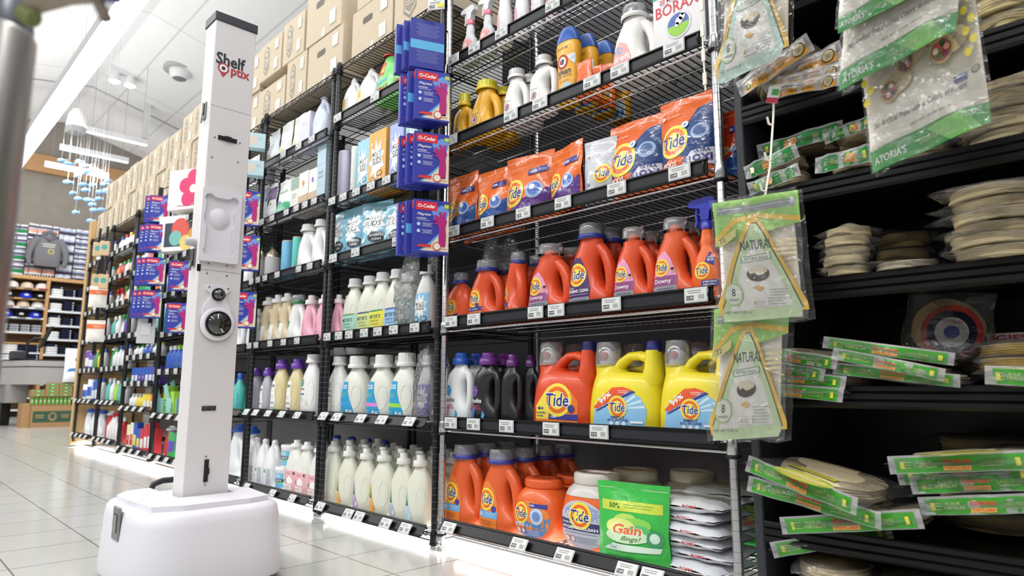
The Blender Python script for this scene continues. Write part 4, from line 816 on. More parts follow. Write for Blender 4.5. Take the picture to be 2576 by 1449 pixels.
for i, (x, y, z, rz, c) in enumerate([(.88, .33, .1, .5, '2f9a3c'), (.98, .36, .11, -.4, '267f34'), (1.08, .3, .12, .2, '2f9a3c')]):  # shelf shade put into the pouch colour as darker greens
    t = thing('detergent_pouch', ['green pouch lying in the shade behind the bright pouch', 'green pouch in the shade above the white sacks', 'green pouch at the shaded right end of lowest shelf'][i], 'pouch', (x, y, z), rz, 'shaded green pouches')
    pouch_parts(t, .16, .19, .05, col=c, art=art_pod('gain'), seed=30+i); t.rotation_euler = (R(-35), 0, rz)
# flat white powder sacks, stacked
def sack_parts(root, w, dep, h, col='e9ebf0', seed=0, text=True, fin='film'):
    rnd = random.Random(seed); a, b = rnd.random()*6, rnd.random()*6
    def top(x, y):
        u, v = abs(x)/(w/2), abs(y)/(dep/2)
        return h/2*max(0, (1-u**4))**.5*max(0, (1-v**4))**.5*(1+.12*sin(30*x+a)*cos(26*y+b))+.0015*sin(90*x+40*y)
    m = MB(fin, col); n = 16
    def gx(u): return (u-.5)*w
    m.grid(lambda u, v: (gx(u)*(1+.0*v), (v-.5)*dep*(1+.03*sin(9*u+a)), h/2+top(gx(u)*.999, (v-.5)*dep*.999)), n, n)
    m.grid(lambda u, v: (gx(1-u), (v-.5)*dep*(1+.03*sin(9*(1-u)+a)), h/2-top(gx(1-u)*.999, (v-.5)*dep*.999)*.98), n, n)
    m.build('sack', root)
    def sf(x, z):
        k = min(.98, abs(z-h/2)/(h/2)); return -dep/2*(1-k**3)**.35*.985-.002
    if text:
        t = MB(fin, col, sf); t.dtext('LAUNDRY DETERGENT', -.2*w, h*.62, .3*w, .13*h, '2f4f9a', bold=.04); t.dtext('ROMA', .14*w, h*.55, .16*w, .22*h, 'c03a44', bold=.07, shear=.2); t.dtext('17.6 oz', .36*w, h*.4, .14*w, .1*h, 'c86a6a'); t.build('printed_text', root)
s0 = at(1655, 1400, d=.0).x
for i in range(6):
    t = thing('powder_sack', ['lowest', 'second lowest', 'third lowest', 'third highest', 'second highest', 'topmost'][i]+' white powder sack in the stack by the zinc post', 'sack', (1.0+.012*(i % 2)-.004*i, .13+.01*((i*5) % 3), .098+.0325*i), .05*((i*3) % 4-1.5), 'white powder sacks in a stack')
    sack_parts(t, .27, .2, .038, seed=i)
t = thing('powder_sack', 'blue and white patterned sack lying on the white sacks', 'sack', (1.02, .3, .27), .4); sack_parts(t, .26, .18, .05, 'cfd4e4', seed=9, text=False)
# ================================================================== black rack B (left of the zinc rack)
def cyl_parts(root, w, h, dep, col='dcd8ec', lid=None, art=None, tilt=False, capcol=None):
    MB('paper', col).lathe([(w*.49, 0), (w*.5, .004), (w*.5, h*.96), (w*.47, h*.98), (w*.44, h*.985)], 24).build('tube', root)
    MB('paper', capcol or lid or col).lathe([(w*.47, h*.975), (w*.47, h), (w*.1, h)], 24, cap=(False, True)).build('lid', root)
    a = MB('paper', col, lambda x, z: -sqrt(max(1e-6, (w/2)**2-min(abs(x), w*.49)**2)))
    (art or (lambda a, w, h: (a.lines(-.12*w, .6*h, .3*w, 3, .05*h, '9a94b4'), a.dtext('laundry', -.1*w, .3*h, .4*w, .05*h, '8a84a4'))))(a, w, h); a.build('label', root)
J('B', 1, 867, 914, 199, 'f0f0f2', 'milkdet', 'white handled jug with yellow label, left one under the cardboard boxes', style='gal', cap='push', capcol='eeeeee', caph=.07, capw=.012, back=1, blabel='white jug behind the left yellow-label jug')
J('B', 1, 906, 964, 173, 'f0f0f2', 'milkdet', 'white handled jug with yellow label, right one under the boxes', style='gal', cap='push', capcol='eeeeee', caph=.07, capw=.012, back=1, blabel='white jug behind the right yellow-label jug')
J('B', 1, 954, 1008, 139, '86e07e', 'spraywash', 'bright green stain remover bottle with red cap, left one', style='full', cap='push', capcol='d83a34', caph=.07, ratio=.45, back=1, blabel='green stain remover bottle behind the left one')
J('B', 1, 996, 1046, 116, '86e07e', 'spraywash', 'bright green stain remover bottle beside the hanging glove packs', style='full', cap='push', capcol='d83a34', caph=.07, ratio=.45, back=1, blabel='green stain remover bottle behind the right one')
put('B', 2, 850, 884, 384, cyl_parts, 'detergent_tube', 'tube', 'pale lilac cardboard tube beside the black double post', 1., col='d6d2ea')
put('B', 2, 882, 908, 372, cyl_parts, 'detergent_tube', 'tube', 'pale mint cardboard tube between lilac tube and blue carton', 1., col='dbe6e2')
def art_mbox(c):
    def f(a, w, h):
        a.dpoly([(cos(i*pi/9)*(.46 if i % 2 else .28)*w, .5*h+sin(i*pi/9)*(.38 if i % 2 else .22)*h) for i in range(18)], 'f4f4f2'); a.dtext("MOLLY'S", 0, .62*h, .5*w, .08*h, '20262a', bold=.02); a.dtext('SUDS', 0, .5*h, .5*w, .12*h, '20262a', bold=.02)
        a.ddisc(.16*w, .28*h, .17*w, '39424a', rz=.05*h); a.ddisc(.16*w, .28*h, .14*w, c, rz=.036*h); a.ddisc(-.2*w, .2*h, .15*w, '39424a', rz=.045*h); a.ddisc(-.2*w, .2*h, .12*w, c, rz=.033*h); a.ddisc(-.3*w, .8*h, .05*w, 'ffffff')
    return f
for l, r, yt, c, n in [(906, 943, 356, '9fd6ea', 'light blue'), (938, 992, 335, 'f2b45c', 'orange'), (988, 1030, 314, 'aab8e8', 'lilac blue'), (1027, 1062, 296, 'a8d4dc', 'pale teal')]:
    put('B', 2, l, r, yt, box_parts, 'powder_box', 'box', n+' starburst powder carton left of the glove packs', .5, col=c, art=art_mbox(c), sidecol=c, back=1, blabel='carton behind the '+n+' starburst carton')
for i, (l, r, yt, n, rz) in enumerate([(838, 876, 535, 'leftmost', 0), (870, 922, 522, 'second', .1), (916, 985, 508, 'third, fullest', .25), (970, 1032, 512, 'fourth', .1)]):
    put('B', 3, l, r, yt, pouch_parts, 'detergent_pouch', 'pouch', n+' light blue starburst pouch in its row', .42, rz=rz, col='86bfd6', art=art_pod('molly'), seed=50+i, back=1, blabel='light blue pouch behind the '+n+' starburst pouch')
J('B', 4, 836, 868, 742, 'f0b0c4', 'pinkl', 'pink detergent jug just right of the black double post', style='tide', cap='push', capcol='f3dfe2', caph=.2, back=1, blabel='pink jug behind the one right of the double post')
for l, r, yt, k, n in [(866, 919, 703, 'mey1', 'mint green label'), (903, 956, 696, 'mey2', 'yellow-green label'), (934, 991, 687, 'mey3', 'bright yellow label'), (971, 1026, 679, 'mey4', 'light blue label')]:
    J('B', 4, l, r, yt, 'dfe0d2', k, 'milky white bottle with a '+n, style='full', cap='ribbed', capcol='d8d8da', neckcol='e0e0d8', fin='milk', caph=.15, back=1, blabel='milky bottle behind the one with '+n, name='detergent_bottle')
J('B', 4, 998, 1052, 690, 'd9dcd6', 'suds1', 'milky bottle with teal starburst label inside clear wrap', style='full', cap='ribbed', capcol='d8d8da', fin='milk', caph=.15, name='detergent_bottle')
J('B', 4, 1046, 1100, 668, 'd9dcd6', 'suds2', 'milky bottle with blue starburst label next to black post', style='full', cap='ribbed', capcol='d8d8da', fin='milk', caph=.15, name='detergent_bottle')
J('B', 5, 827, 880, 897, 'e9e8e4', 'planet', 'white detergent jug just right of the double post, turned away', style='full', cap='ribbed', capcol='e6e6e6', caph=.15)
for l, r, yt, k, n in [(864, 938, 896, 'eco1', 'plain blue'), (928, 1003, 893, 'eco2', 'pink-striped blue'), (985, 1062, 888, 'eco3', 'green-striped blue')]:
    J('B', 5, l, r, yt, 'e3e4da', k, 'milky jug with '+n+' label and big white ribbed cap', style='full', cap='ribbed', capcol='ececea', fin='milk', caph=.2, back=1, blabel='milky jug behind the one with '+n+' label')
J('B', 5, 1052, 1098, 895, 'd9d5dc', 'suds3', 'milky bottle with purple starburst label in clear wrap', style='full', cap='ribbed', capcol='e4e4e6', fin='milk', caph=.15, name='detergent_bottle')
def wrap_bag(s, d, z, w, dep, h, lab, seed=0):
    rnd = random.Random(seed); a = rnd.random()*6
    m = MB('wrap', 'ffffff'); rs = []
    for k in range(15):
        v = k/14; kk = 1 if v < .6 else 1-(v-.6)*.9
        rs.append([((w/2*kk*(1+.05*sin(5*t+a+9*v))+.004*sin(17*t+30*v))*math.copysign(abs(cos(t))**.6, cos(t)), (dep/2*kk+.003*sin(13*t-22*v))*math.copysign(abs(sin(t))**.6, sin(t)), v*h+.012*sin(4*t+a)*v) for t in [2*pi*i/40 for i in range(40)]])
    m.rings(rs, cap=(False, False)); o = m.build('clear_wrap'); o.location = (s, d, z); tag(o, lab, 'plastic wrap', 'clear shrink wraps'); return o
p = slot('B', 4, 998, 1100, 655); wrap_bag(p[0], p[1]+.03, p[2]+.005, p[3]*1.02, .2, p[4]*1.05, 'crinkled clear plastic wrap over two bottles with starburst labels', 1)
p = slot('B', 5, 1052, 1098, 880); wrap_bag(p[0], p[1]+.03, p[2]+.005, p[3]*1.12, .16, p[4]*1.0, 'crinkled clear wrap over the purple-label bottle', 2)
p = slot('A', 4, 1126, 1172, 660); wrap_bag(p[0], .3, p[2]+.005, .2, .16, p[4]*1.5, 'clear wrap behind the short orange jug with round label', 3)
for i, (l, r, yt, k) in enumerate([(814, 867, 1109, 'sg1'), (852, 907, 1121, 'sg5'), (893, 953, 1127, 'sg2'), (935, 1001, 1131, 'sg1'), (985, 1047, 1138, 'sg3'), (1025, 1094, 1143, 'sg4')]):
    n = ['leftmost of six, amber label', 'second of six, orange label', 'third of six, lilac label', 'fourth of six, amber label', 'fifth of six, grey-blue label', 'rightmost of six, pale blue label'][i]
    J('B', 6, l, r, yt, 'e9ead9', k, 'large milky detergent jug, '+n, style='full', cap='push', capcol='f0efe8', fin='milk', caph=.17, back=3, blabel='milky jug behind the '+n.split(' of')[0]+' front jug,', group='milky jugs on the lowest shelf')
# ================================================================== black rack C
for i, (l, r, yt, c, n) in enumerate([(674, 708, 332, 'dfe6ea', 'leftmost'), (705, 742, 311, 'e6ece8', 'middle'), (738, 772, 292, 'e9e6da', 'rightmost')]):
    put('C', 1, l, r, yt, pouch_parts, 'detergent_pouch', 'pouch', n+' pale white pouch under the cardboard boxes', .4, col=c, art=lambda a, w, h: (a.lines(0, .6*h, .4*w, 3, .05*h, '9ab0bc'), a.ddisc(-.05*w, .28*h, .14*w, 'ecd9a0')), fin='softfilm', seed=70+i)
put('C', 1, 760, 796, 290, box_parts, 'detergent_box', 'box', 'pale lilac rounded box beside the white pouches', .5, col='dfdcf0', art=lambda a, w, h: (a.lines(0, .75*h, .4*w, 2, .05*h, '9a94b8'), a.ddisc(-.1*w, .2*h, .12*w, 'f0d8a0')))
J('C', 1, 792, 838, 247, 'cfd8ea', None, 'pale blue handled jug by the black double post', style='gal', cap='push', capcol='d4dcea', caph=.05)
cr = [(654, 678, 470, 'f1f2f4', '4a6a8c', 'blue-topped white'), (672, 701, 466, 'f4f2f4', '5c3f72', 'purple-topped white')]
for i, (l, r, yt, c, c2, n) in enumerate(cr):
    put('C', 2, l, r, yt, pouch_parts, 'detergent_pouch', 'pouch', n+' pouch at the left end of its shelf', .4, col=c, art=lambda a, w, h, c2=c2: (a.drect(-.46*w, .46*w, .6*h, .92*h, c2), a.ddisc(.1*w, .5*h, .26*w, 'f2f2f0', rz=.1*h), a.ddisc(.1*w, .5*h, .1*w, '6aa04a', rz=.04*h), a.lines(0, .2*h, .4*w, 2, .04*h, '9aa0b0')), fin='softfilm', seed=80+i)
put('C', 2, 698, 741, 455, pouch_parts, 'detergent_pouch', 'pouch', 'green and white pouch between purple-topped pouch and narrow cartons', .4, col='eaf3ec', fin='softfilm', seed=83, art=lambda a, w, h: (a.drect(-.46*w, .46*w, .06*h, .42*h, '5cc492'), a.dtext('WHALLEYS', 0, .7*h, .6*w, .07*h, '3f8a74', bold=.02), a.dtext('OXY PACKETS', 0, .27*h, .6*w, .05*h, 'f0f8f4', bold=.04), a.ddisc(-.1*w, .44*h, .1*w, '4a8ad0', rz=.05*h)))
def art_soap(top, bot, logo='d8604c'):
    return lambda a, w, h: (a.drect(-.5*w, .5*w, .68*h, 1*h, top), a.drect(-.5*w, .5*w, 0, .3*h if bot != top else .02*h, bot), a.dtext('Blend &', 0, .55*h, .5*w, .06*h, '8a94a0'), a.dtext('Splendor', 0, .47*h, .6*w, .06*h, '8a94a0'), a.lines(0, .38*h, .5*w, 2, .04*h, 'c0c8cc'))
def art_kraft(logo):
    return lambda a, w, h: (a.drect(-.5*w, .5*w, 0, .42*h, 'd2b592'), a.drect(-.5*w, .5*w, .42*h, .47*h, 'f6f4ee'), a.ddisc(-.02*w, .72*h, .12*w, logo, rz=.07*h), a.lines(0, .62*h, .3*w, 1, .02*h, 'a8a498'))
for l, r, yt, ar, n in [(737, 764, 450, art_soap('a8bcb0', 'f2f2ee'), 'grey-green topped white'), (758, 790, 436, art_kraft('e8a03c'), 'white and kraft, orange logo,'), (782, 810, 427, art_kraft('8a6ac0'), 'white and kraft, violet logo,')]:
    put('C', 2, l, r, yt, box_parts, 'soap_box', 'box', n+' narrow carton on its shelf', .5, col='f3f2ec', art=ar, sidecol='d9d2c0', back=1, blabel='carton behind the '+n+' carton')
put('C', 2, 803, 832, 370, box_parts, 'soap_box', 'box', 'tallest carton, pale blue, leaning by the double post', .5, col='b9d2de', art=art_soap('b9d2de', 'b9d2de'), sidecol='9fbccc')
def pump_parts(root, w, h, dep, col='d9cfc0'):
    ss = [(0, 0, 0, w*.46, w*.46, 2), (.03*h, 0, 0, w*.5, w*.5, 2), (.62*h, 0, 0, w*.5, w*.5, 2), (.72*h, 0, 0, w*.42, w*.42, 2), (.8*h, 0, 0, w*.2, w*.2, 2), (.84*h, 0, 0, w*.16, w*.16, 2)]
    MB('steel', 'c9bca8').loft(ss, 20).build('body', root)
    MB('paper', 'e6e4e0').lathe([(w*.505, .05*h), (w*.505, .62*h)], 24, cap=(False, False)).build('label', root)
    MB('plastic', '1d1d1f').lathe([(w*.18, .84*h), (w*.18, .9*h), (w*.07, .91*h), (w*.07, .97*h), (w*.16, .98*h), (w*.16, h)], 14).build('pump', root)
put('C', 3, 646, 671, 618, pump_parts, 'pump_bottle', 'bottle', 'beige metal bottle with grey label, left of its twin', 1.)
put('C', 3, 666, 707, 612, pump_parts, 'pump_bottle', 'bottle', 'beige metal bottle with grey label, right of its twin', 1.)
def art_tube(c):
    return lambda a, w, h: (a.drect(-.45*w, .45*w, 0, .07*h, '20303a'), a.dtext('no-nasties', -.16*w, .5*h, .8*h, .13*w, '1f3440', bold=.02, rot=pi/2), a.lines(.16*w, .3*h, .3*w, 3, .04*h, 'e0f0f4'))
t = put('C', 3, 707, 742, 608, cyl_parts, 'detergent_tube', 'tube', 'sky blue cardboard tube with wooden lid', 1., col='6fb6dc', capcol='d8b78c', art=art_tube('b'))
t = put('C', 3, 734, 760, 598, cyl_parts, 'detergent_tube', 'tube', 'turquoise cardboard tube with wooden lid', 1., col='5cc4b8', capcol='d8b78c', art=art_tube('g'))
J('C', 3, 751, 806, 568, 'eff0f0', 'tallgreen', 'white jug with dark green label, left one by double post', style='tide', cap='ribbed', capcol='d8d8d6', caph=.15)
J('C', 3, 786, 832, 555, 'eff0f0', 'tallgreen', 'white jug with dark green label, right one behind double post', style='tide', cap='ribbed', capcol='d8d8d6', caph=.15)
J('C', 4, 638, 662, 781, 'c9c9c6', 'leaf', 'small silver bottle with green leaf label, leftmost on shelf', style='full', cap='push', capcol='e4e4e6')
for i, (l, r, yt) in enumerate([(654, 699, 749), (677, 722, 743), (701, 744, 739)]):
    J('C', 4, l, r, yt, 'd8c6a4', 'leaf', ['left', 'middle', 'right'][i]+' one of three beige handled detergent jugs', style='tide', cap='push', capcol='d4d2ce', caph=.17, back=1, blabel='beige jug behind the '+['left', 'middle', 'right'][i]+' beige jug', group='beige jugs')
J('C', 4, 726, 776, 744, 'eeeeee', 'leaf', 'white jug with dark green collar beside pink jug', style='tide', cap='cup', neckcol='2f7a4c', back=1, blabel='clear-cupped jug behind the green-collared jug')
J('C', 4, 762, 804, 744, 'f2b4c8', 'pinkl', 'pink baby detergent jug with clear dome cap', style='tide', cap='push', capcol='e6d6d8', caph=.2, back=1, blabel='jug behind the clear-domed pink jug')
J('C', 4, 795, 836, 742, 'f2b4c8', 'pinkl', 'pink jug cut by the black double post', style='tide', cap='push', capcol='f0e0e2', caph=.2)
for l, r, yt, c, k, n in [(627, 662, 926, 'b4b2be', 'zum1', 'smaller grey translucent bottle, leftmost with purple cap'), (656, 689, 925, 'b4b2be', 'zum1', 'smaller grey translucent bottle, second with purple cap'), (685, 733, 904, 'dccfa0', 'zum2', 'amber bottle with mint-edged label and purple cap'), (724, 771, 903, 'dccfa0', 'zum3', 'amber bottle with purple-edged label and purple cap')]:
    J('C', 5, l, r, yt, c, k, n, style='full', cap='screw', capcol='6a3aa8', fin='milk', caph=.18, name='soap_bottle', back=1, blabel='bottle behind the '+' '.join(n.split()[:7]))
J('C', 5, 761, 812, 892, 'f0f0f0', 'planet', 'white jug with blue-green globe label, left of double post', style='full', cap='ribbed', capcol='f2f2f2', caph=.14)
for i, (l, r, yt) in enumerate([(627, 666, 1099), (646, 688, 1103), (668, 714, 1106)]):
    J('C', 6, l, r, yt, 'f0f0f2', 'vin', ['left', 'middle', 'right'][i]+' one of three white gallon jugs on lowest shelf', style='gal', cap='screw', capcol='f4f4f4', caph=.05, ratio=.8, capw=.016, group='white gallon jugs')
t = thing('detergent_jug', 'blue-capped gallon jug, back row, leftmost', 'bottle', (-1.66, .40, RACKS['C'][3][6]+.002), 0, 'blue-capped gallon jugs')
jug_parts(t, .15, .27, .12, 'e6e6ea', 'gal', 'screw', '2a4aa8', .08, capw=.022)
for i in range(1, 5): dup(t, t.location+Vector((.165*i, 0, 0)), 'blue-capped gallon jug, back row, '+['', 'second', 'third', 'fourth', 'rightmost'][i], group='blue-capped gallon jugs')
def pail_parts(root, w, h, dep):
    MB('plastic', 'f0f2f4').lathe([(w*.44, 0), (w*.46, .01), (w*.485, h*.84), (w*.5, h*.86), (w*.5, h*.98), (w*.46, h)], 26).build('pail', root)
    a = MB('paper', 'ffffff', lambda x, z: -sqrt(max(1e-6, (w*(.462+.027*z/h))**2-min(abs(x), w*.46)**2)))
    a.drect(-.44*w, .44*w, .1*h, .74*h, '7cc4e6'); a.drect(-.44*w, .44*w, .36*h, .5*h, '2f4a66'); a.drect(-.44*w, .44*w, .33*h, .36*h, 'a4d84a'); a.dtext('ECOS', .02*w, .62*h, .42*w, .12*h, 'ffffff', bold=.05); a.dtext('OXO BRITE', .04*w, .43*h, .5*w, .08*h, 'ffffff', bold=.03); a.build('label', root)
t = put('C', 6, 692, 752, 1173, pail_parts, 'powder_pail', 'pail', 'white and blue powder pail, lower of two stacked', 1.)
ph = proj(t.location)[1]
h1 = slot('C', 6, 692, 752, 1173, 1.)[4]
dup(t, t.location+Vector((.035, .01, h1)), 'white and blue powder pail, upper of two stacked', group='stacked powder pails'); t['group'] = 'stacked powder pails'
for i, (l, r, yt) in enumerate([(722, 772, 1106), (748, 797, 1111), (780, 830, 1118)]):
    J('C', 6, l, r, yt, 'eeeee8', 'pinkcarton', ['left', 'middle', 'right'][i]+' one of three white bottles with pink cloud label', style='full', cap='push', capcol='f2f2f0', caph=.14, fin='milk', group='pink cloud label bottles')
# half-height shelf with white tubs inside rack C
for i, x in enumerate((-1.66, -1.5, -1.36)):
    t = thing('white_tub', ['left', 'middle', 'right'][i]+' white lidded tub on the small inner shelf', 'tub', (x, .42, .79), 0, 'white tubs on the inner shelf'); MB('plastic', 'e8e6e6').lathe([(.05, 0), (.055, .05), (.056, .052), (.056, .066)], 20).build('tub', t)
t = thing('half_shelf', 'small inner wire shelf holding white tubs', 'shelf', (-1.38, .42, .783)); m = MB('wire', '1b1c1f')
for k in range(9): m.box(-.38, .38, -.1+.025*k, -.0975+.025*k, 0, .003)
m.tube([(-.38, -.1, -.01), (.38, -.1, -.01)], .003); m.build('wire_deck', t)
# ================================================================== cardboard boxes on top of the racks
def carton_parts(root, w, h, dep, hole=False, seed=0, logo=True):
    rnd = random.Random(seed); m = MB('card', 'd3c4ac'); m.box(-w/2, w/2, -dep/2, dep/2, 0, h, ch=.003)
    m.box(-.002, .002, -dep/2-.0006, dep/2, h-.001, h+.0006, col='a88a64'); m.build('box_body', root)
    a = MB('paper', 'cbbca2', lambda x, z: -dep/2)
    if hole:
        a.dpoly([(-.13*w+.1*w*cos(t)*1.0, .72*h+.045*h*sin(t)) if False else (x*w, z*h) for x, z, t in [(-.22, .66, 0), (-.2, .62, 0), (0, .62, 0), (.02, .66, 0), (.02, .71, 0), (0, .75, 0), (-.2, .75, 0), (-.22, .71, 0)]], '4a3a2a')
        a.dpoly([(-.02*w, .01*h), (.05*w, .0), (.06*w, .14*h), (.03*w, .18*h), (.0, .12*h)], 'f4f0e8')
    if logo:
        oc = lambda k: [(-.17*w+x*w*k, .5*h+z*h*k) for x, z in [(-.13, -.26), (0, -.4), (.13, -.26), (.13, .26), (0, .4), (-.13, .26)]]
        a.dpoly(oc(1), '7e7468'); a.dpoly(oc(.86), 'cbbca2'); a.dpoly(oc(.76), '8a8074')
        a.dtext('TRIBE', -.17*w, .5*h, .2*w, .12*h, 'cfc0a6', bold=.06); a.lines(-.17*w, .4*h, .16*w, 2, .05*h, 'cfc0a6', t=.006); a.ddisc(-.17*w, .66*h, .05*w, 'cfc0a6')
    a.build('stamp', root)
    b = MB('paper', 'f0eed8', lambda x, z: -dep/2-.002); b.drect(.2*w, .36*w, .12*h, .38*h, 'f2f0dc'); b.drect(.22*w, .38*w, .64*h, .88*h, 'f2f0dc'); b.lines(.28*w, .3*h, .1*w, 3, .04*h, '8a8a80'); b.lines(.3*w, .8*h, .1*w, 3, .04*h, '8a8a80'); b.build('paper_note', root)
BOX = [(-.455, -.06, 0, .30, 0, 'B', 'bottom box with dark stamp nearest the zinc rack'), (-.84, -.465, 0, .265, 1, 'B', 'bottom box with hand hole above the white yellow-label jugs'), (-.80, -.40, 1, .30, 0, 'B', 'upper box above the hand-hole box, at picture top'),
       (-1.32, -.93, 0, .275, 1, 'C', 'bottom box with hand hole left of the double post'), (-1.585, -1.335, 0, .28, 0, 'C', 'narrow stamped bottom box beside the hand-hole box'), (-1.97, -1.60, 0, .22, 0, 'C', 'stamped bottom box right beside the white column'),
       (-1.36, -.96, 1, .32, 1, 'C', 'large upper box with hand hole and torn paper edge'), (-1.66, -1.385, 1, .27, 0, 'C', 'taped stamped upper box left of the large hand-hole one'), (-1.99, -1.68, 1, .25, 0, 'C', 'stamped upper box close to the white column')]
for i, (a, b, row, h, hole, k, lab) in enumerate(BOX):
    zb = 2.266 if k == 'B' else 2.252
    if row: zb += .266 if k == 'B' else .283
    t = thing('cardboard_box', lab, 'box', ((a+b)/2, .22, zb), 0, 'cardboard boxes along the rack tops'); carton_parts(t, b-a-.006, h, .40, hole, i, not hole)
x = -2.02; i = 0
TOPZ = {'D': 2.234, 'D2': 2.214, 'E': 2.144, 'F': 2.144, 'G': 2.144}
for key, n, lab in [('D', 3, 'behind the white column'), ('D2', 3, 'just left of the white column'), ('E', 3, 'above the far glove packs'), ('F', 3, 'over the second rack from the end'), ('G', 3, 'nearest the far tan board')]:
    xa, xb = RACKS[key][0], RACKS[key][1]
    if key == 'D': xb = -1.99
    st = (xb-xa)/(n if key != 'D' else 2)
    for q in range(n if key != 'D' else 2):
        a = xa+st*q
        for row in (0, 1):
            if key == 'G' and q == 0 and row == 1: continue
            t = thing('cardboard_box', ['lower', 'upper'][row]+' cardboard box, '+(['left', 'middle', 'right'][q] if key != 'D' else ['left', 'right'][q])+' one '+lab, 'box', (a+st/2, .22+.01*((q+row) % 2), TOPZ[key]+.004+row*.274), 0, 'cardboard boxes along the rack tops')
            carton_parts(t, st-.02, .27, .38, False, 20+i); i += 1
# ================================================================== price tags
def tag_parts(root, w=.074, h=.04, price='8.29', seed=0, yellow=False):
    MB('plastic', 'c9cbcc').box(-w/2, w/2, -.0045, 0, -h/2, h/2, ch=.0015).build('frame', root)
    a = MB('paper', 'e2e3e1', lambda x, z: -.0045); a.drect(-w*.455, w*.455, -h*.4, h*.42, 'dcdedc', mx=.1); a.layer = 2
    a.lines(-.05*w, .3*h, .6*w, 2, .14*h, '6a6c6e', t=.0018); a.drect(-w*.4, -w*.08, -h*.32, -.02*h, '4c4e52', mx=.1); a.dtext(price, -.24*w, -.17*h, w*.26, h*.17, 'e8e8e8', bold=.02)
    for k in range(6): a.drect((.12+.045*k)*w, (.135+.045*k)*w, -h*.3, .02*h, '55575a', mx=.1, lay=4)
    if yellow: a.drect(.1*w, .45*w, -.3*h, .1*h, 'e8e03c')
    a.build('screen', root)
ORD = ['first', 'second', 'third', 'fourth', 'fifth', 'sixth', 'seventh', 'eighth']
def tags(key, lv, xs, price, where, group, big=1.):
    x0, x1, lips, decks, _ = RACKS[key]; z = lips[lv]-.023; tl = (T3 if (lv >= 5 and key in 'BC') or (key == 'A' and lv == 6) or (len(key) > 0 and key in ('D', 'D2', 'E', 'F') and lv >= len(lips)-2) else 0)
    y = -.0215 if not tl else -.042
    for i, px in enumerate(xs):
        s = at(px, proj(((x0+x1)/2, y, z))[1] if abs(px) < 0 else px*0+proj((x0, y, z))[1]+(px-proj((x0, y, z))[0])*(proj((x1, y, z))[1]-proj((x0, y, z))[1])/(proj((x1, y, z))[0]-proj((x0, y, z))[0]), d=y).x
        t = thing('price_tag', f'grey electronic price tag, {ORD[i]} from left {where}', 'price tag', (s, y, z), 0, group)
        t.rotation_euler = (-tl, 0, 0)
        tag_parts(t, .072*big, .041*big, price[i % len(price)])
tags('A', 1, [1142, 1194, 1262, 1391], ['8.99', '8.79', '6.99', '8.69'], 'below pink-collared spray bottles', 'price tags of the zinc rack', .95)
tags('A', 2, [1137, 1286, 1359, 1490, 1560, 1696], ['3.19', '7.49', '13.49', '8.49', '14.99', '7.99'], 'below yellow and white jugs', 'price tags of the zinc rack')
tags('A', 3, [1142, 1227, 1317, 1417, 1552, 1710], ['8.29', '8.29', '8.29', '8.29', '8.59', '13.89'], 'below the orange pouches', 'price tags of the zinc rack')
tags('A', 4, [1136, 1193, 1348, 1400, 1539, 1752], ['7.49', '7.49', '13.99', '19.99', '13.99', '11.99'], 'below jugs with pink labels', 'price tags of the zinc rack')
tags('A', 5, [1135, 1192, 1275, 1387, 1508], ['12.49', '12.49', '22.99', '25.99', '19.99'], 'below black and yellow jugs', 'price tags of the zinc rack')
tags('A', 6, [1129, 1306, 1420, 1577, 1640], ['13.99', '19.99', '17.99', '7.69', '4.49'], 'on the lowest zinc shelf', 'price tags of the zinc rack')
tags('B', 1, [850, 944], ['6.49', '7.29'], 'below the green stain removers', 'price tags of the black racks')
tags('B', 2, [836, 864, 897, 934, 973, 1014], ['11.99', '12.49', '9.99'], 'below starburst cartons', 'price tags of the black racks', .9)
tags('B', 3, [839, 895, 1000], ['13.49', '13.49', '9.99'], 'below light blue pouches', 'price tags of the black racks')
tags('B', 4, [824, 853, 879, 917, 951, 991, 1044], ['13.99', '9.99', '11.49'], 'below milky bottles', 'price tags of the black racks', .9)
tags('B', 5, [814, 848, 908, 961, 1030], ['9.99', '11.99'], 'below blue-label jugs', 'price tags of the black racks')
tags('B', 6, [806, 877, 904, 971, 1020], ['10.99', '12.99'], 'below large milky jugs', 'price tags of the black racks')
tags('C', 1, [713, 752, 785], ['9.99', '8.49'], 'below pale white pouches', 'price tags of the black racks', .9)
tags('C', 2, [659, 685, 721, 746, 768, 791], ['9.99', '6.99'], 'below kraft cartons', 'price tags of the black racks', .8)
tags('C', 3, [633, 650, 667, 698, 752, 780], ['9.99', '6.99'], 'below turquoise tube shelf', 'price tags of the black racks', .8)
tags('C', 4, [628, 645, 680, 714, 748], ['9.99', '6.99'], 'below beige jugs', 'price tags of the black racks', .8)
tags('C', 5, [620, 643, 675, 709, 748], ['9.99', '6.99'], 'below purple-capped bottles', 'price tags of the black racks', .9)
tags('C', 6, [621, 686, 736], ['9.99', '6.99'], 'below pink cloud bottles', 'price tags of the black racks', .9)
p = at(1098, 14, d=-.14)
t = thing('price_tag', 'price tag with yellow patch above the glove packs', 'price tag', p, R(35)); tag_parts(t, .07, .04, '6.99', yellow=True)
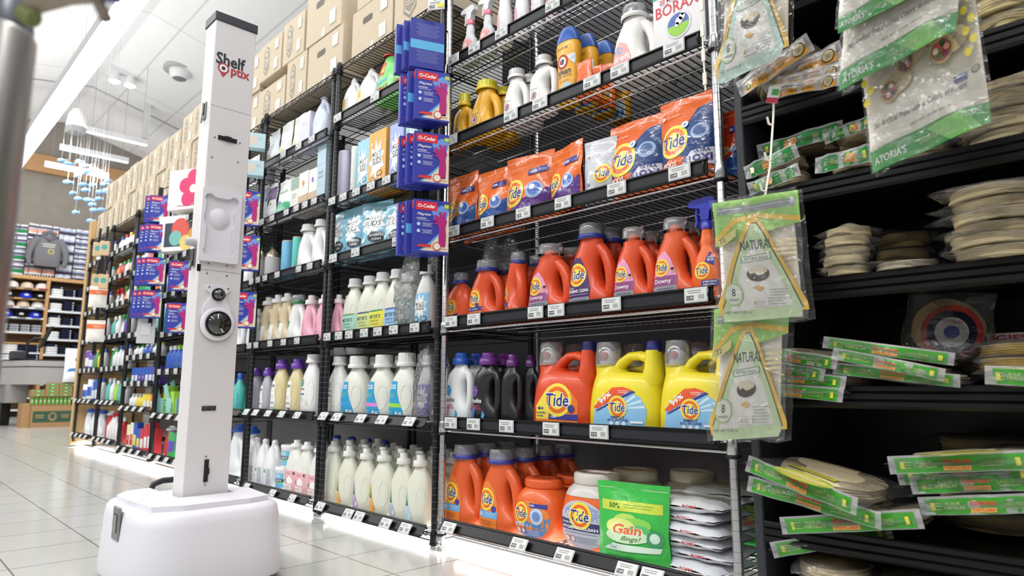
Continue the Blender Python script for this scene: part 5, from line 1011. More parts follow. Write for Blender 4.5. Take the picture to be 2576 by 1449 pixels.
# ================================================================== glove packs hanging on strips
def glove_parts(root, w=.137, h=.205, dep=.03):
    m = MB('paper', '2a35a4'); m.box(-w/2, w/2, -dep/2, dep/2, 0, h, ch=.001)
    m.box(-w/2-.0005, -w/2+.001, -dep/2+.004, dep/2-.004, h*.84, h*.97, col='e0303c')
    m.build('carton', root)
    sf = lambda x, z: -dep/2
    a = MB('paper', '3038a0', sf)
    a.dpoly([(-w/2, 0), (w/2, 0), (w/2, h), (-w/2, h)], '2f3aa6', mx=.2)
    a.dpoly([(.1*w, .62*h), (.5*w, .56*h), (.5*w, .84*h), (.3*w, .92*h), (.0, .8*h)], '6f9be4', mx=.2)
    a.dpoly([(-.34*w, .04*h), (.5*w, .04*h), (.5*w, .82*h), (.42*w, .62*h), (.2*w, .36*h), (-.05*w, .18*h)], 'ece0c4', mx=.2)
    a.dpoly([(-.34*w, .04*h), (-.28*w, .04*h), (.02*w, .19*h), (.25*w, .37*h), (.46*w, .62*h), (.42*w, .62*h), (.2*w, .37*h), (-.05*w, .2*h)], '5aa8e4', mx=.2)
    a.dpoly([(-.44*w, .8*h), (.16*w, .8*h), (.16*w, .96*h), (-.44*w, .96*h)], 'd8263a', mx=.2); a.dtext('O-Cedar', -.14*w, .88*h, .5*w, .07*h, 'ffffff', bold=.05)
    a.dpoly([(.36*w, .86*h), (.5*w, .86*h), (.5*w, .94*h), (.36*w, .94*h)], 'a8cc3c', mx=.2); a.dtext('M', .43*w, .9*h, .06*w, .03*h, 'ffffff', bold=.03)
    a.dtext('Playtex', -.2*w, .715*h, .4*w, .065*h, 'ffffff', bold=.02, shear=.25); a.dtext('LIVING', -.28*w, .64*h, .26*w, .03*h, 'ffffff', bold=.03); a.lines(-.22*w, .605*h, .34*w, 1, .02*h, 'dfe4f8', t=.0015)
    for zz in (.53, .4): a.ddisc(-.36*w, zz*h, .05*w, 'c4e0f8', n=10); a.lines(-.12*w, (zz+.025)*h, .3*w, 4, .02*h, 'dfe4f8', t=.0012)
    g = 'b41a7c'   # glove
    a.dpoly([(.2*w, .12*h), (.4*w, .12*h), (.42*w, .34*h), (.4*w, .5*h), (.44*w, .62*h), (.4*w, .68*h), (.18*w, .66*h), (.14*w, .56*h), (.22*w, .48*h)], g, mx=.2)
    for q in [[(.34, .66), (.4, .68), (.42, .78), (.36, .8), (.32, .74)], [(.26, .66), (.34, .68), (.28, .79), (.2, .78)], [(.18, .64), (.28, .67), (.1, .73), (.06, .7)], [(.14, .6), (.24, .64), (.06, .66), (.02, .63)], [(.16, .54), (.24, .58), (.1, .585), (.06, .56)]]:
        a.dpoly([(x*w, z*h) for x, z in q], g, mx=.2, lay=14)
    a.layer = 16; a.drect(.17*w, .44*w, .1*h, .15*h, 'f0ead8', mx=.2); a.ddisc(.16*w, .13*h, .12*w, 'd8303c', n=16); a.ddisc(.16*w, .13*h, .095*w, 'f0e8d4', n=16)
    a.dpoly([(-.38*w, .1*h), (.0, .11*h), (.0, .16*h), (-.36*w, .15*h)], 'd8303c', mx=.2); a.drect(-.5*w, .5*w, 0, .035*h, '2f3aa6', mx=.2)
    a.build('printed_front', root)
    b = MB('paper', '3f4cb4'); b.surf = lambda x, z: -dep/2; L = MB('paper', '3f4cb4')
    b.xf = Matrix.Rotation(pi, 4, 'Z'); b.drect(-.5*w, .5*w, .0, h, '2c3698', mx=.3); b.lines(0, .9*h, .7*w, 9, .03*h, '98a4dc', t=.0012); b.drect(-.5*w, .5*w, .38*h, .56*h, '5cb4e4', mx=.3); b.lines(0, .34*h, .7*w, 8, .03*h, '98a4dc', t=.0012); b.build('printed_back', root)
def strip_holder(name, lab, x, y, z0, z1, rz, arm=True):
    t = thing(name, lab, 'display strip', (x, y, z0), rz); m = MB('black', '1c1d20'); m.box(-.016, .016, -.002, .002, 0, z1-z0, ch=.0008)
    z = .03
    while z < z1-z0-.02:
        for sx in (-.011, .011): m.box(sx-.002, sx+.002, -.003, .003, z, z+.004, col='050506')
        z += .03
    m.build('perforated_bar', t)
    if arm:
        v = Matrix.Rotation(-rz, 4, 'Z') @ Vector((0, .02-y, 0))
        MB('wire', '222327').tube([(0, .003, z1-z0-.02), (v.x*.5, v.y*.5, z1-z0+.03), (v.x, v.y, z1-z0+.02)], .004, n=6).build('arm', t)
    return t
RZG = math.atan2(.926, .377); NRM = Vector((.926, -.377, 0)); WD = Vector((.377, .926, 0))
gproto = None
def gpack(c, lab, group, rz=RZG, back=False, sc_=1.):
    global gproto
    if gproto is None:
        gproto = thing('glove_pack', lab, 'gloves', c, rz, group); glove_parts(gproto); t = gproto
    else: t = dup(gproto, c, lab, rz=rz, group=group)
    if back: t.rotation_euler = (0, 0, rz+pi)
    t.scale = (sc_,)*3; return t
strip_holder('merchandising_strip', 'black perforated strip carrying glove packs beside the zinc rack', .0, -.11, 1.05, 2.06, RZG)
for j, (px, py, n) in enumerate([(1073, 116, 'highest'), (1085, 245, 'second highest'), (1083, 402, 'third highest'), (1082, 572, 'lowest')]):
    c = at(px, py, d=-.14); c = Vector((.05, -.14, c.z-.1025)) if False else c-Vector((0, 0, .1025))
    for k in range(3):
        q = c-NRM*(.036*k)-WD*(.021*k)
        gpack(q, ['front', 'middle', 'rear'][k]+' glove pack of the '+n+' bunch beside zinc rack', 'purple glove packs hanging by the zinc rack', rz=RZG+.05*(k % 2), back=(k == 1 and j in (1, 3)) or j == 0)
    for k in range(1): MB('chrome', 'bbbbbb')
for j, (px, py, n) in enumerate([(402, 527, 'highest'), (399, 599, 'second highest'), (390, 683, 'third highest'), (380, 765, 'lowest')]):
    c = at(px, py, d=-.14)-Vector((0, 0, .1025))
    for k in range(2 if j == 0 else 3):
        gpack(c-NRM*(.036*k)-WD*(.035*k), ['front', 'middle', 'rear'][k]+' glove pack of the '+n+' far left bunch', 'glove packs on the far left strip', rz=RZG)
strip_holder('merchandising_strip', 'black strip carrying the far left glove bunches', -3.36, -.12, 1.05, 2.12, RZG)
for j, (px, py, n) in enumerate([(621, 525, 'upper'), (620, 637, 'middle'), (611, 780, 'lower')]):
    gpack(at(px, py, d=-.12)-Vector((0, 0, .1025)), n+' glove pack just right of the white column', 'glove packs right of the column', rz=RZG)
strip_holder('merchandising_strip', 'black strip with glove packs right of the white column', -1.74, -.12, .95, 2.1, RZG)
for j, (px, py, n) in enumerate([(452, 695, 'upper'), (446, 800, 'lower')]):
    gpack(at(px, py, d=-.12)-Vector((0, 0, .1025)), n+' glove pack just left of the white column', 'glove packs left of the column', rz=RZG)
strip_holder('merchandising_strip', 'black strip with glove packs left of the white column', -2.83, -.1, .95, 1.5, RZG)
for j, (px, py, n) in enumerate([(640, 357, 'upper'), (636, 425, 'lower')]):
    c = at(px, py, d=-.12)-Vector((0, 0, .045)); t = thing('small_carton', n+' pale blue carton hanging right of the column', 'box', c, RZG, 'pale blue cartons'); box_parts(t, .12, .09, .06, 'bcd8e0', lambda a, w, h: (a.ddisc(-.05*w, .5*h, .2*w, 'd8cfc0', rz=.3*h), a.lines(.25*w, .7*h, .2*w, 2, .1*h, '6a8a9a')))
t = thing('grey_booklet', 'light grey booklet hanging below the far glove bunches', 'paper', at(368, 830, d=-.14), RZG); MB('paper', 'cfd0d2').box(-.06, .06, -.004, .004, -.1, .1, ch=.001).box(-.03, .03, -.007, -.004, -.04, .05, col='dddee0').build('cover', t)
for j, (px, py, h_, n) in enumerate([(246, 752, .16, 'upper'), (240, 838, .16, 'lower')]):
    c = at(px, py, d=-.1)-Vector((0, 0, h_/2)); t = thing('wipes_pouch', n+' orange and white pouch by the tan board', 'pouch', c, RZG, 'orange and white pouches'); pouch_parts(t, .15, .2, .03, 'f0ece4', art=lambda a, w, h: (a.drect(-.48*w, .48*w, .6*h, .82*h, 'e8743c'), a.dtext('wipes', .05*w, .7*h, .4*w, .08*h, 'f8e8dc')), fin='softfilm', seed=j)
for j, (px, py, n) in enumerate([(246, 625, 'upper left'), (264, 622, 'upper right'), (243, 705, 'lower left'), (261, 706, 'lower right')]):
    c = at(px, py, d=-.1); t = thing('brush', n+' wooden brush with black handle by the tan board', 'brush', c, RZG, 'brushes by the tan board'); MB('card', 'dcc09a').box(-.04, .04, -.012, .012, -.08, .06, ch=.006).build('brush_block', t); MB('plastic', '26282c').tube([(0, 0, .05), (.01, 0, .2)], .012, n=8).build('handle', t); a = MB('paper', 'fff', lambda x, z: -.012); a.ddisc(0, 0, .025, '4aa8a4'); a.build('sticker', t)
strip_holder('merchandising_strip', 'black strip with brushes and wipes by the tan board', at(252, 700, d=-.08).x, -.075, .9, 2.0, RZG)
# ================================================================== robot with column
def solid_hole(m, outer, hole, y0, y1, **k):
    """plate from y0 (front) to y1 with a recess of the given outline reaching y1"""
    pts = outer+hole; tr = tessellate_polygon([[Vector((x, z, 0)) for x, z in outer], [Vector((x, z, 0)) for x, z in hole]])
    v = [(x, y0, z) for x, z in pts]; fs = []
    for t in tr:
        a = sum(pts[t[i]][0]*pts[t[(i+1) % 3]][1]-pts[t[(i+1) % 3]][0]*pts[t[i]][1] for i in range(3)); fs.append(tuple(t) if a > 0 else tuple(t)[::-1])
    m.add(v, fs, **k)
    for poly, sg in ((outer, 1), (hole, -1)):
        n = len(poly); A = sum(poly[i][0]*poly[(i+1) % n][1]-poly[(i+1) % n][0]*poly[i][1] for i in range(n))*sg
        vv = [(x, y0, z) for x, z in poly]+[(x, y1, z) for x, z in poly]
        m.add(vv, [((i, i+n, (i+1) % n+n, (i+1) % n) if A > 0 else (i, (i+1) % n, (i+1) % n+n, i+n)) for i in range(n)], **k)
    m.add([(x, y1-.0005, z) for x, z in hole], [tuple(range(len(hole)))], **k)
def rrect(x0, x1, z0, z1, r, n=5):
    o = []
    for cx, cz, a0 in ((x1-r, z1-r, 0), (x0+r, z1-r, 90), (x0+r, z0+r, 180), (x1-r, z0+r, 270)):
        o += [(cx+r*cos(R(a0+90*i/n)), cz+r*sin(R(a0+90*i/n))) for i in range(n+1)]
    return o
rob = thing('shelf_scanning_robot', 'tall white wheeled robot with square camera column in the aisle', 'robot', (-.32, -.80, 0), pi/2)
P_ = lambda px, py: (lambda q: (q.y+.80, q.z))(at(px, py, s=-.274))   # point on the column's front, as local x, z
body = MB('shell', 'e0dee5')
body.loft([(.022, .0, -.012, .23, .283, 4), (.036, .0, -.012, .233, .286, 4), (.12, .0, -.008, .229, .28, 4), (.2, .0, -.004, .223, .27, 4.2), (.226, .0, -.002, .219, .265, 4.2), (.236, 0, 0, .212, .257, 4), (.24, 0, 0, .2, .245, 3.8)], 64)
bo = body.build('base_shell', rob)
# raised deck around the column
dk = MB('shell', 'e2e0e7'); dk.xf = Matrix.Rotation(-pi/2, 4, 'X')
dk.prism([(x, -y) for x, y in [(-.065, -.235), (-.065, .065), (.115, .065), (.115, -.09), (.16, -.07), (.19, .0), (.17, .2), (.1, .225), (-.1, .225), (-.18, .19), (-.195, 0), (-.19, -.14), (-.14, -.215)]], -.256, -.232); dk.build('raised_deck', rob)
MB('black', '55565a').loft([(.012, 0, -.01, .2, .25, 3.4), (.036, 0, -.01, .21, .262, 3.4)], 40).build('skirt', rob)
for sx in (-.17, .17):
    w_ = MB('black', '3a3a3c'); w_.xf = Matrix.Translation((sx, .02, .045)) @ Matrix.Rotation(pi/2, 4, 'Y'); w_.lathe([(.02, -.015), (.045, -.013), (.045, .013), (.02, .015)], 20); w_.build('wheel', rob)
MB('black', '2c2d31').tube([(-.05, .27, .2), (-.052, .272, .235), (-.04, .274, .262), (-.01, .275, .272), (.05, .275, .272), (.09, .275, .262), (.1, .272, .235), (.1, .27, .2)], .011, n=10).build('carry_handle', rob)
# sensor window on the aisle side
wn = MB('steel', '9a9ca2'); wn.xf = Matrix.Translation((-.2255, -.03, .195)) @ Matrix.Rotation(-pi/2, 4, 'Z')
wn.box(-.034, .034, -.006, .002, -.05, .05, ch=.004); wo = wn.build('sensor_frame', rob)
wn = MB('glass', '0c0e10'); wn.xf = Matrix.Translation((-.2255, -.03, .195)) @ Matrix.Rotation(-pi/2, 4, 'Z'); wn.box(-.018, .018, -.0085, -.004, -.028, .028, ch=.002); wn.build('sensor_glass', rob)
CX0, CX1, CY0, CY1, CT = -.048, .098, -.046, .050, 1.935
col = MB('paint', 'd9d6d6'); col.box(CX0, CX1, CY0, CY1, .2, CT, ch=.002); co = col.build('column', rob)
def jz(py): return P_(560, py)[1]
sm = MB('paint', 'a8a6a8', lambda x, z: CY0)
for zz in (P_(540, 265)[1]-.0, P_(540, 681)[1]): sm.drect(CX0, CX1, zz-.0006, zz+.0006, '9a9899', mx=.3)
sm.build('panel_joint', co)
MB('black', '3c3e44').box(CX0-.004, CX1+.004, CY0-.004, CY1+.004, CT-.022, CT+.012, ch=.002).build('top_cap', rob)
lg = MB('paper', '1f2330', lambda x, z: CY0)
x, z = P_(581, 155); lg.dtext('Shelf', x, z, .104, .046, '22262f', bold=.055)
x, z = P_(602, 184); lg.dtext('ptix', x+.004, z-.006, .068, .044, 'b8323c', bold=.055)
x, z = P_(562, 172); lg.dpoly([(x+.02*cos(t), z+.02*sin(t)) for t in [R(-55+290*i/18) for i in range(19)]]+[(x, z-.034)], 'b8323c'); lg.ddisc(x, z, .0145, 'f0eeee'); lg.ddisc(x, z, .007, '22262f')
lg.build('logo', rob)
def screws(pts, parent=rob, r=.0035):
    for px, py in pts:
        x, z = P_(px, py); s_ = MB('chrome', 'a9abae'); s_.xf = Matrix.Translation((x, CY0, z)) @ Matrix.Rotation(pi/2, 4, 'X'); s_.lathe([(r, 0), (r, .0012), (r*.6, .002)], 10, cap=(False, True)); s_.build('screw', parent)
screws([(533, 395), (598, 408), (540, 345), (603, 360), (524, 663), (570, 669), (520, 687), (570, 694), (487, 1263), (538, 1258), (518, 1148), (515, 1219)])
def latch(c, horiz):
    x, z = c; m = MB('black', '1d1e21'); L = .033
    if horiz: m.box(x-L, x+L, CY0-.004, CY0, z-.008, z+.008, ch=.001); m.box(x-.012, x+.012, CY0-.011, CY0-.004, z-.006, z+.009, ch=.002)
    else: m.box(x-.007, x+.007, CY0-.004, CY0, z-L*1.1, z+L*1.1, ch=.001); m.box(x-.006, x+.008, CY0-.011, CY0-.004, z-.012, z+.01, ch=.002)
    m.build('latch', rob)
latch(P_(572, 351), True); latch(P_(518, 1184), False)
x, z = P_(525, 1027); MB('glass', '131416').box(x-.023, x+.023, CY0-.003, CY0, z-.008, z+.008, ch=.001).box(x-.018, x-.008, CY0-.0036, CY0, z-.005, z+.005, col='3a3b3f').box(x+.006, x+.016, CY0-.0036, CY0, z-.005, z+.005, col='3a3b3f').build('port_cover', rob)
x, z = P_(500, 673); MB('black', '0c0c0d').box(x-.006, x+.006, CY0-.001, CY0, z-.012, z+.012).build('cable_notch', rob)
x, z = P_(543, 1281); MB('black', '141416').box(x-.007, x+.007, -.09, -.07, .2395, .242).build('deck_port', rob)
# recessed white tray (two round ears, round middle, square foot) and its screws
x0, z1 = P_(508, 470); x1, _z = P_(606, 490); z0 = P_(500, 655)[1]; xc = (x0+x1)/2; zc = (z0+z1)/2; hw = (x1-x0)/2; hh = (z1-z0)/2
def arc(cx, cz, r, a0, a1, n=8): return [(xc+hw*cx+hw*r*cos(R(a0+(a1-a0)*i/n)), zc+hh*cz+hw*r*sin(R(a0+(a1-a0)*i/n))) for i in range(n+1)]
bear = arc(.62, .72, .24, -40, 150)+arc(0, .62, .3, 60, 120, 3)+arc(-.62, .72, .24, 30, 220)+arc(-.05, .2, .82, 155, 215, 6)+arc(-.6, -.72, .22, 130, 270)+arc(0, -.75, .2, 240, 300, 3)+arc(.55, -.72, .22, 270, 400)+arc(-.05, .2, .82, -35, 25, 6)
tr = MB('shell', 'dfdde4'); solid_hole(tr, rrect(x0, x1, z0, z1, .01), bear, CY0-.014, CY0-.001); to = tr.build('recessed_tray', rob)
dm = MB('shell', 'dfdde4'); dm.xf = Matrix.Translation((xc-.003, CY0-.001, zc+hh*.2)) @ Matrix.Rotation(pi/2, 4, 'X'); dm.lathe([(hw*.56, 0), (hw*.52, .004), (hw*.2, .009), (0, .01)], 26, cap=(False, False)); dm.build('domed_centre', to)
# camera mount
x, z = P_(546, 742); X2, Z2 = P_(545, 815)
pts = []
outl = [(-.036, .035), (-.02, .031), (0, .03), (.02, .031), (.036, .033), (.044, .026), (.04, .016), (.028, .004), (.026, -.012), (.036, -.026), (.05, -.05), (.052, -.075), (.05, -.1), (.048, -.122), (.044, -.135), (.034, -.136), (.022, -.13), (0, -.127), (-.022, -.13), (-.036, -.138), (-.046, -.133), (-.048, -.12), (-.05, -.1), (-.052, -.075), (-.05, -.05), (-.036, -.026), (-.026, -.012), (-.028, .004), (-.042, .016), (-.044, .03)]
cm = MB('shell', 'e6e4ec'); cm.prism([(x+a_*.92+.0, z+b_*.92) for a_, b_ in outl], CY0-.01, CY0); cmo = cm.build('camera_mount', rob)
def lens(x, z, r, y0, name, p):
    m = MB('black', '202124'); m.xf = Matrix.Translation((x, y0, z)) @ Matrix.Rotation(pi/2, 4, 'X'); m.lathe([(r*1.35, 0), (r*1.25, .006), (r*1.02, .01), (r*1.0, .007)], 30, cap=(False, False)) if False else m.lathe([(r*1.08, 0), (r*1.06, .008), (r*1.0, .01), (r*.96, .007), (r*.9, .006)], 30, cap=(False, False)); o = m.build(name, p)
    g = MB('glass', '0b0c0e'); g.xf = m.xf; g.lathe([(r*.97, .006), (r*.9, .010), (r*.7, .0165), (r*.4, .021), (r*.15, .0225), (0, .023)], 30, cap=(False, True), smooth=True); g.build('glass', o)
lens(x, z, .0205, CY0-.01, 'small_camera', rob); lens(X2, Z2, .040, CY0-.012, 'large_camera', rob)
rg = MB('shell', 'e9e7ee'); rg.xf = Matrix.Translation((X2, CY0-.008, Z2)) @ Matrix.Rotation(pi/2, 4, 'X'); rg.lathe([(.058, 0), (.056, .003), (.05, .005), (.043, .005)], 34, cap=(False, False)); rg.build('lens_bezel', rob)
for a_, b_ in ((-.034, .026), (.035, .026), (-.04, -.12), (.038, -.12)):
    s_ = MB('chrome', 'a9abae'); s_.xf = Matrix.Translation((x+a_*.92, CY0-.01, z+b_*.92)) @ Matrix.Rotation(pi/2, 4, 'X'); s_.lathe([(.0036, 0), (.0036, .0014), (.002, .0022)], 10, cap=(False, True)); s_.build('screw', rob)
# chrome toggle latches and a grey knob on the left side of the column
for zz in (at(514, 283, d=-.848).z, at(474, 655, d=-.848).z):
    m = MB('chrome', '9a9c9f'); m.box(CX0-.006, CX0, -.012, .014, zz-.03, zz+.035, ch=.002); m.box(CX0-.014, CX0-.006, -.006, .008, zz-.012, zz+.03, ch=.002); m.tube([(CX0-.01, 0, zz-.01), (CX0-.012, 0, zz-.045)], .004, n=8); m.build('toggle_latch', rob)
zz = at(470, 620, d=-.848).z; m = MB('plastic', 'b9babd'); m.xf = Matrix.Translation((CX0, .0, zz)) @ Matrix.Rotation(-pi/2, 4, 'Y'); m.lathe([(.014, 0), (.014, .03), (.011, .034)], 18); m.build('knob', rob)
# ================================================================== black shelving bay with tortillas
GX0, GX1 = 1.262, 3.1
GZ = [1.62, 1.352, 1.112, .866, .612, .285, .09]
g = thing('gondola_shelving', 'black shelving bay stacked with tortilla packs at the right', 'shelving', (GX0, 0, 0))
MB('black', '3a3c42').box(-.012, .012, -.005, .5, 0, 2.1, ch=.003).build('end_upright', g)
MB('black', '070708').box(0, GX1-GX0, .5, .52, 0, 2.1).build('back_panel', g)
for z in GZ:
    m = MB('black', '0c0c0e'); W_ = GX1-GX0; m.box(.014, W_, .012, .5, z-.034, z-.012); pr = [(.012, z-.012), (.0, z-.01), (-.006, z-.004), (-.012, z), (-.0165, z-.003), (-.0165, z-.012), (-.012, z-.0155), (-.0165, z-.019), (-.0165, z-.03), (-.012, z-.0335), (-.0165, z-.037), (-.0165, z-.046), (-.01, z-.052), (.0, z-.052), (.012, z-.034)]
    m.rings([[(x, y, zz) for y, zz in pr] for x in (.016, W_)], smooth=False); m.build('shelf', g)
MB('black', '0a0a0b').box(.014, GX1-GX0, .03, .5, 0, .045).build('plinth', g)
def bread(root, r, th, n, seed=0, cy=0., cz=0., col='eedcb4'):
    rnd = random.Random(seed); rs = []; N = 36; ph = rnd.random()*6
    for k in range(n):
        z0 = th*k/n; q = rnd.random()*.03
        for (dz, kk) in ((.02, .955), (.25, .99), (.6, 1.), (.9, .98)):
            rs.append([((r*(kk-q+.018*sin(3*t+ph+k)+.01*sin(7*t+2*k)))*cos(t), cy+(r*(kk-q+.018*sin(3*t+ph+k)+.01*sin(7*t+2*k)))*sin(t), cz+z0+th/n*dz+.18*th*(sin(2*t+ph)*.25+sin(3*t-ph)*.15)) for t in [2*pi*i/N for i in range(N)]])
    m = MB('bread', col); m.rings(rs, cap=(True, False)); top = rs[-1]; zc = sum(p[2] for p in top)/N
    for kk0, kk1, dz0, dz1 in ((1, .6, 0, .12*th), (.6, .0, .12*th, .14*th)):
        a = [(p[0]*kk0, cy+(p[1]-cy)*kk0, p[2]*(kk0 > .9)+(zc+dz0)*(kk0 <= .9)) for p in top]; b = [(p[0]*kk1, cy+(p[1]-cy)*kk1, zc+dz1) for p in top]; m.rings([a, b], cap=(False, False))
    return m.build('tortillas', root)
def shell(root, w, dep, h, seed, cy=0., cz=0., fin='bag'):
    rnd = random.Random(seed); a, b = rnd.random()*6, rnd.random()*6; m = MB(fin, 'ffffff'); n = 18
    def top(u, v, sg):
        x, y = abs(u*2-1), abs(v*2-1); return h/2*max(0, 1-x**3.5)**.5*max(0, 1-y**3.5)**.5*(1+.12*sin(15*u+a)*cos(13*v+b))+.004*sin(9*u+a+6*v)*sg*0+.005*sin(5*u+3*v+a)
    for sg in (1, -1):
        m.grid(lambda u, v: ((u-.5)*w*(1+.04*sin(8*v+a))*sg, cy+(v-.5)*dep*(1+.03*sin(9*u+b)), cz+h/2+sg*top(u, v, sg)), n, n)
    return m.build('clear_bag', root)
def band_parts(root, L, bh, kind='green', flip=False, seed=0, clearm=.012):
    rnd = random.Random(seed); a = rnd.random()*6
    sf = lambda x, z: -.004+.006*sin(9*x/L+a)*((z+bh/2)/bh-.5)-.003*sin(17*x/L)
    col = {'green': '3fa02c', 'dark': '1c8c3c', 'orange': 'e6a238'}[kind]
    m = MB('bagmilky', 'ffffff', sf); m.layer = 0; m.drect(-L/2-clearm, L/2+clearm, -bh*.56, bh*.66, 'ffffff', mx=.03); m.build('clear_seam', root)
    m = MB('film', col, sf); m.layer = 2; m.mx = .012; m.step = .0003; m.drect(-L/2, L/2, -bh/2, bh/2, col, mx=.03)
    if kind == 'orange': m.drect(-L/2, L/2, .05*bh, .5*bh, 'e8e2d8', mx=.03)
    if flip: m.xf = Matrix.Rotation(pi, 4, 'Y')
    R_ = 1.0
    if kind == 'green':
        m.dtext('1', -.44*L, 0, .008, bh*.5, 'e8e04a', bold=.05); m.lines(-.39*L, .2*bh, .06*L, 3, .2*bh, 'd8e48a'); m.dtext('FLOUR', -.25*L, .16*bh, .12*L, bh*.2, 'dfe8a0'); m.dtext('TORTILLAS', -.25*L, -.1*bh, .18*L, bh*.2, 'dfe8a0', bold=.02)
        m.dtext('Esperanza', 0, .14*bh, .22*L, bh*.42, 'e4502c', bold=.05, shear=.15); m.drect(-.11*L, .11*L, -.42*bh, -.14*bh, 'f0b45c', mx=.05); m.dtext('TORTILLERIA', 0, -.28*bh, .2*L, bh*.18, 'd8502c', bold=.03)
        m.dtext('LARD FREE', .26*L, .05*bh, .18*L, bh*.22, 'b8d86a'); m.lines(.26*L, -.2*bh, .16*L, 1, .1*bh, 'b8d86a'); m.dtext('1', .45*L, 0, .008, bh*.5, 'e8e04a', bold=.05)
    elif kind == 'dark':
        m.dtext('VEGAN', -.2*L, 0, .14*L, bh*.26, 'd8d870', bold=.03); m.lines(-.36*L, .1*bh, .12*L, 2, .2*bh, 'c8c860'); m.dpoly([(.03*L, -.32*bh), (.22*L, -.32*bh), (.24*L, 0), (.2*L, .34*bh), (.05*L, .34*bh), (.01*L, 0)], 'f0ac4c', mx=.05); m.dtext('TORTILLAS', .12*L, -.16*bh, .17*L, .18*bh, '9a4a1c', bold=.04); m.dtext('1', .42*L, 0, .008, bh*.5, 'e8e04a'); m.lines(.34*L, .1*bh, .1*L, 2, .2*bh, 'c8c860')
    else:
        m.dtext('Handmade Style', -.05*L, -.22*bh, .4*L, .36*bh, '3a2a10', shear=.3); m.dtext('TORTILLAS', -.3*L, .26*bh, .22*L, .2*bh, '4a4a4a', bold=.02); m.dtext('Us & Versatile', .05*L, .28*bh, .24*L, .2*bh, 'd8703c', shear=.3); m.ddisc(.38*L, 0, .42*bh, '3a3018', n=16); m.ddisc(.38*L, 0, .36*bh, 'e8d8a8', n=16); m.lines(.38*L, .12*bh, .4*bh, 3, .12*bh, '4a4030'); m.drect(-.46*L, -.4*L, -.3*bh, -.05*bh, '5a9a5c')
    m.build('printed_band', root)
NP = [0]
def pack(lx, ly, rx, ry, dl, dr, kind, label, th=.03, bh=.036, flip=False, group='banded tortilla packs', zoff=.0, r=None, yext=None, top=False):
    A = at(lx, ly, d=dl); B = at(rx, ry, d=dr); D = B-A; L = D.length; c = (A+B)/2
    t = thing('tortilla_pack', label, 'tortillas', c, math.atan2(D.y, D.x), group); t.rotation_euler = (0, -math.asin(D.z/L), math.atan2(D.y, D.x))
    NP[0] += 1; s_ = NP[0]; r = r or min(.115, L*.46)
    bread(t, r, th, 6, s_, cy=r+.02, cz=-th/2+zoff)
    shell(t, L*1.02, 2*r+.06, th*1.35, s_, cy=r+.012, cz=-th*.68+zoff)
    band_parts(t, L-.02, bh, kind, flip, s_)
    if top:
        a = MB('film', 'e8dc5a'); a.xf = Matrix.Translation((0, r*.55, th*.62+zoff)) @ Matrix.Rotation(-pi/2, 4, 'X'); a.drect(-.07, .05, -.012, .012, 'ece45e'); a.dtext('Contains your own tortillas', -.01, 0, .1, .008, '3a5a1c', shear=.2); a.ddisc(.01, -.07, .07, 'c8d84a', rz=.04); a.ddisc(.01, -.07, .055, 'f0e47a', rz=.03); a.build('printed_top', t)
    return t
pack(1883, 1167, 2157, 1275, -.075, -.12, 'green', 'top tilted green-banded pack, lower left pile', top=True, bh=.032)
pack(1885, 1217, 2217, 1311, -.045, -.08, 'green', 'tilted green-banded pack just under the top one, lower left', bh=.03)
pack(1969, 1324, 2320, 1306, -.04, -.07, 'green', 'level green-banded pack at the bottom of lower left pile', bh=.032)
pack(2240, 1172, 2600, 1158, -.06, -.06, 'green', 'top green-banded pack of the lower right pile', top=True, bh=.03)
pack(2262, 1200, 2610, 1190, -.03, -.03, 'green', 'second green-banded pack of the lower right pile', bh=.03)
pack(2295, 1222, 2640, 1208, -.035, -.035, 'green', 'third green-banded pack of the lower right pile', bh=.03)
pack(2318, 1275, 2650, 1266, -.04, -.04, 'green', 'lowest green-banded pack of the lower right pile', bh=.03)
pack(1945, 1385, 2240, 1335, -.02, .05, 'green', 'green-banded pack near the bottom edge, band sloping up', bh=.03, r=.12)
pack(1905, 885, 2107, 915, .0, -.05, 'green', 'upper green-banded pack right of hanging natural wraps', bh=.024)
pack(1890, 915, 2075, 945, .01, -.04, 'green', 'second green-banded pack right of hanging natural wraps', bh=.024)
pack(1900, 940, 2128, 964, .0, -.045, 'green', 'third green-banded pack right of hanging natural wraps', bh=.024)
pack(1890, 975, 2122, 996, .0, -.05, 'green', 'lowest green-banded pack right of hanging natural wraps', bh=.026)
pack(2074, 862, 2399, 905, -.05, -.03, 'green', 'curling top pack with thin green band, middle shelf pile', bh=.022, th=.024)
pack(2098, 890, 2375, 945, -.06, -.05, 'green', 'curling second pack in the middle shelf pile', bh=.022, th=.024)
pack(2100, 928, 2414, 960, -.03, -.03, 'green', 'lowest curling pack in the middle shelf pile', bh=.022, th=.024)
pack(2482, 945, 2760, 958, -.06, -.06, 'green', 'green-banded pack on the middle shelf at right picture edge', bh=.03)
pack(1910, 385, 2120, 322, .05, .05, 'dark', 'dark green vegan pack at the back left of its shelf', flip=True, bh=.032)
pack(1878, 438, 2006, 380, -.01, .0, 'dark', 'dark green vegan pack nearest the hanging plastic strip', flip=True, bh=.032)
pack(1888, 478, 2010, 428, -.03, -.03, 'dark', 'lowest dark green vegan pack beside the plastic strip', flip=True, bh=.028)
pack(2078, 352, 2200, 302, .04, .04, 'dark', 'dark green pack peeking left of the flatbread bag', bh=.026)
pack(2056, 420, 2200, 384, -.02, -.03, 'dark', 'dark green pack on the shelf edge below flatbread bag', bh=.034)
pack(1862, 228, 2040, 108, -.03, -.03, 'orange', 'steeply tilted orange-banded pack under the hanging bag', bh=.042)
pack(1925, 215, 2118, 128, -.0, -.0, 'orange', 'orange-banded pack with round seal, second in the fan', bh=.04)
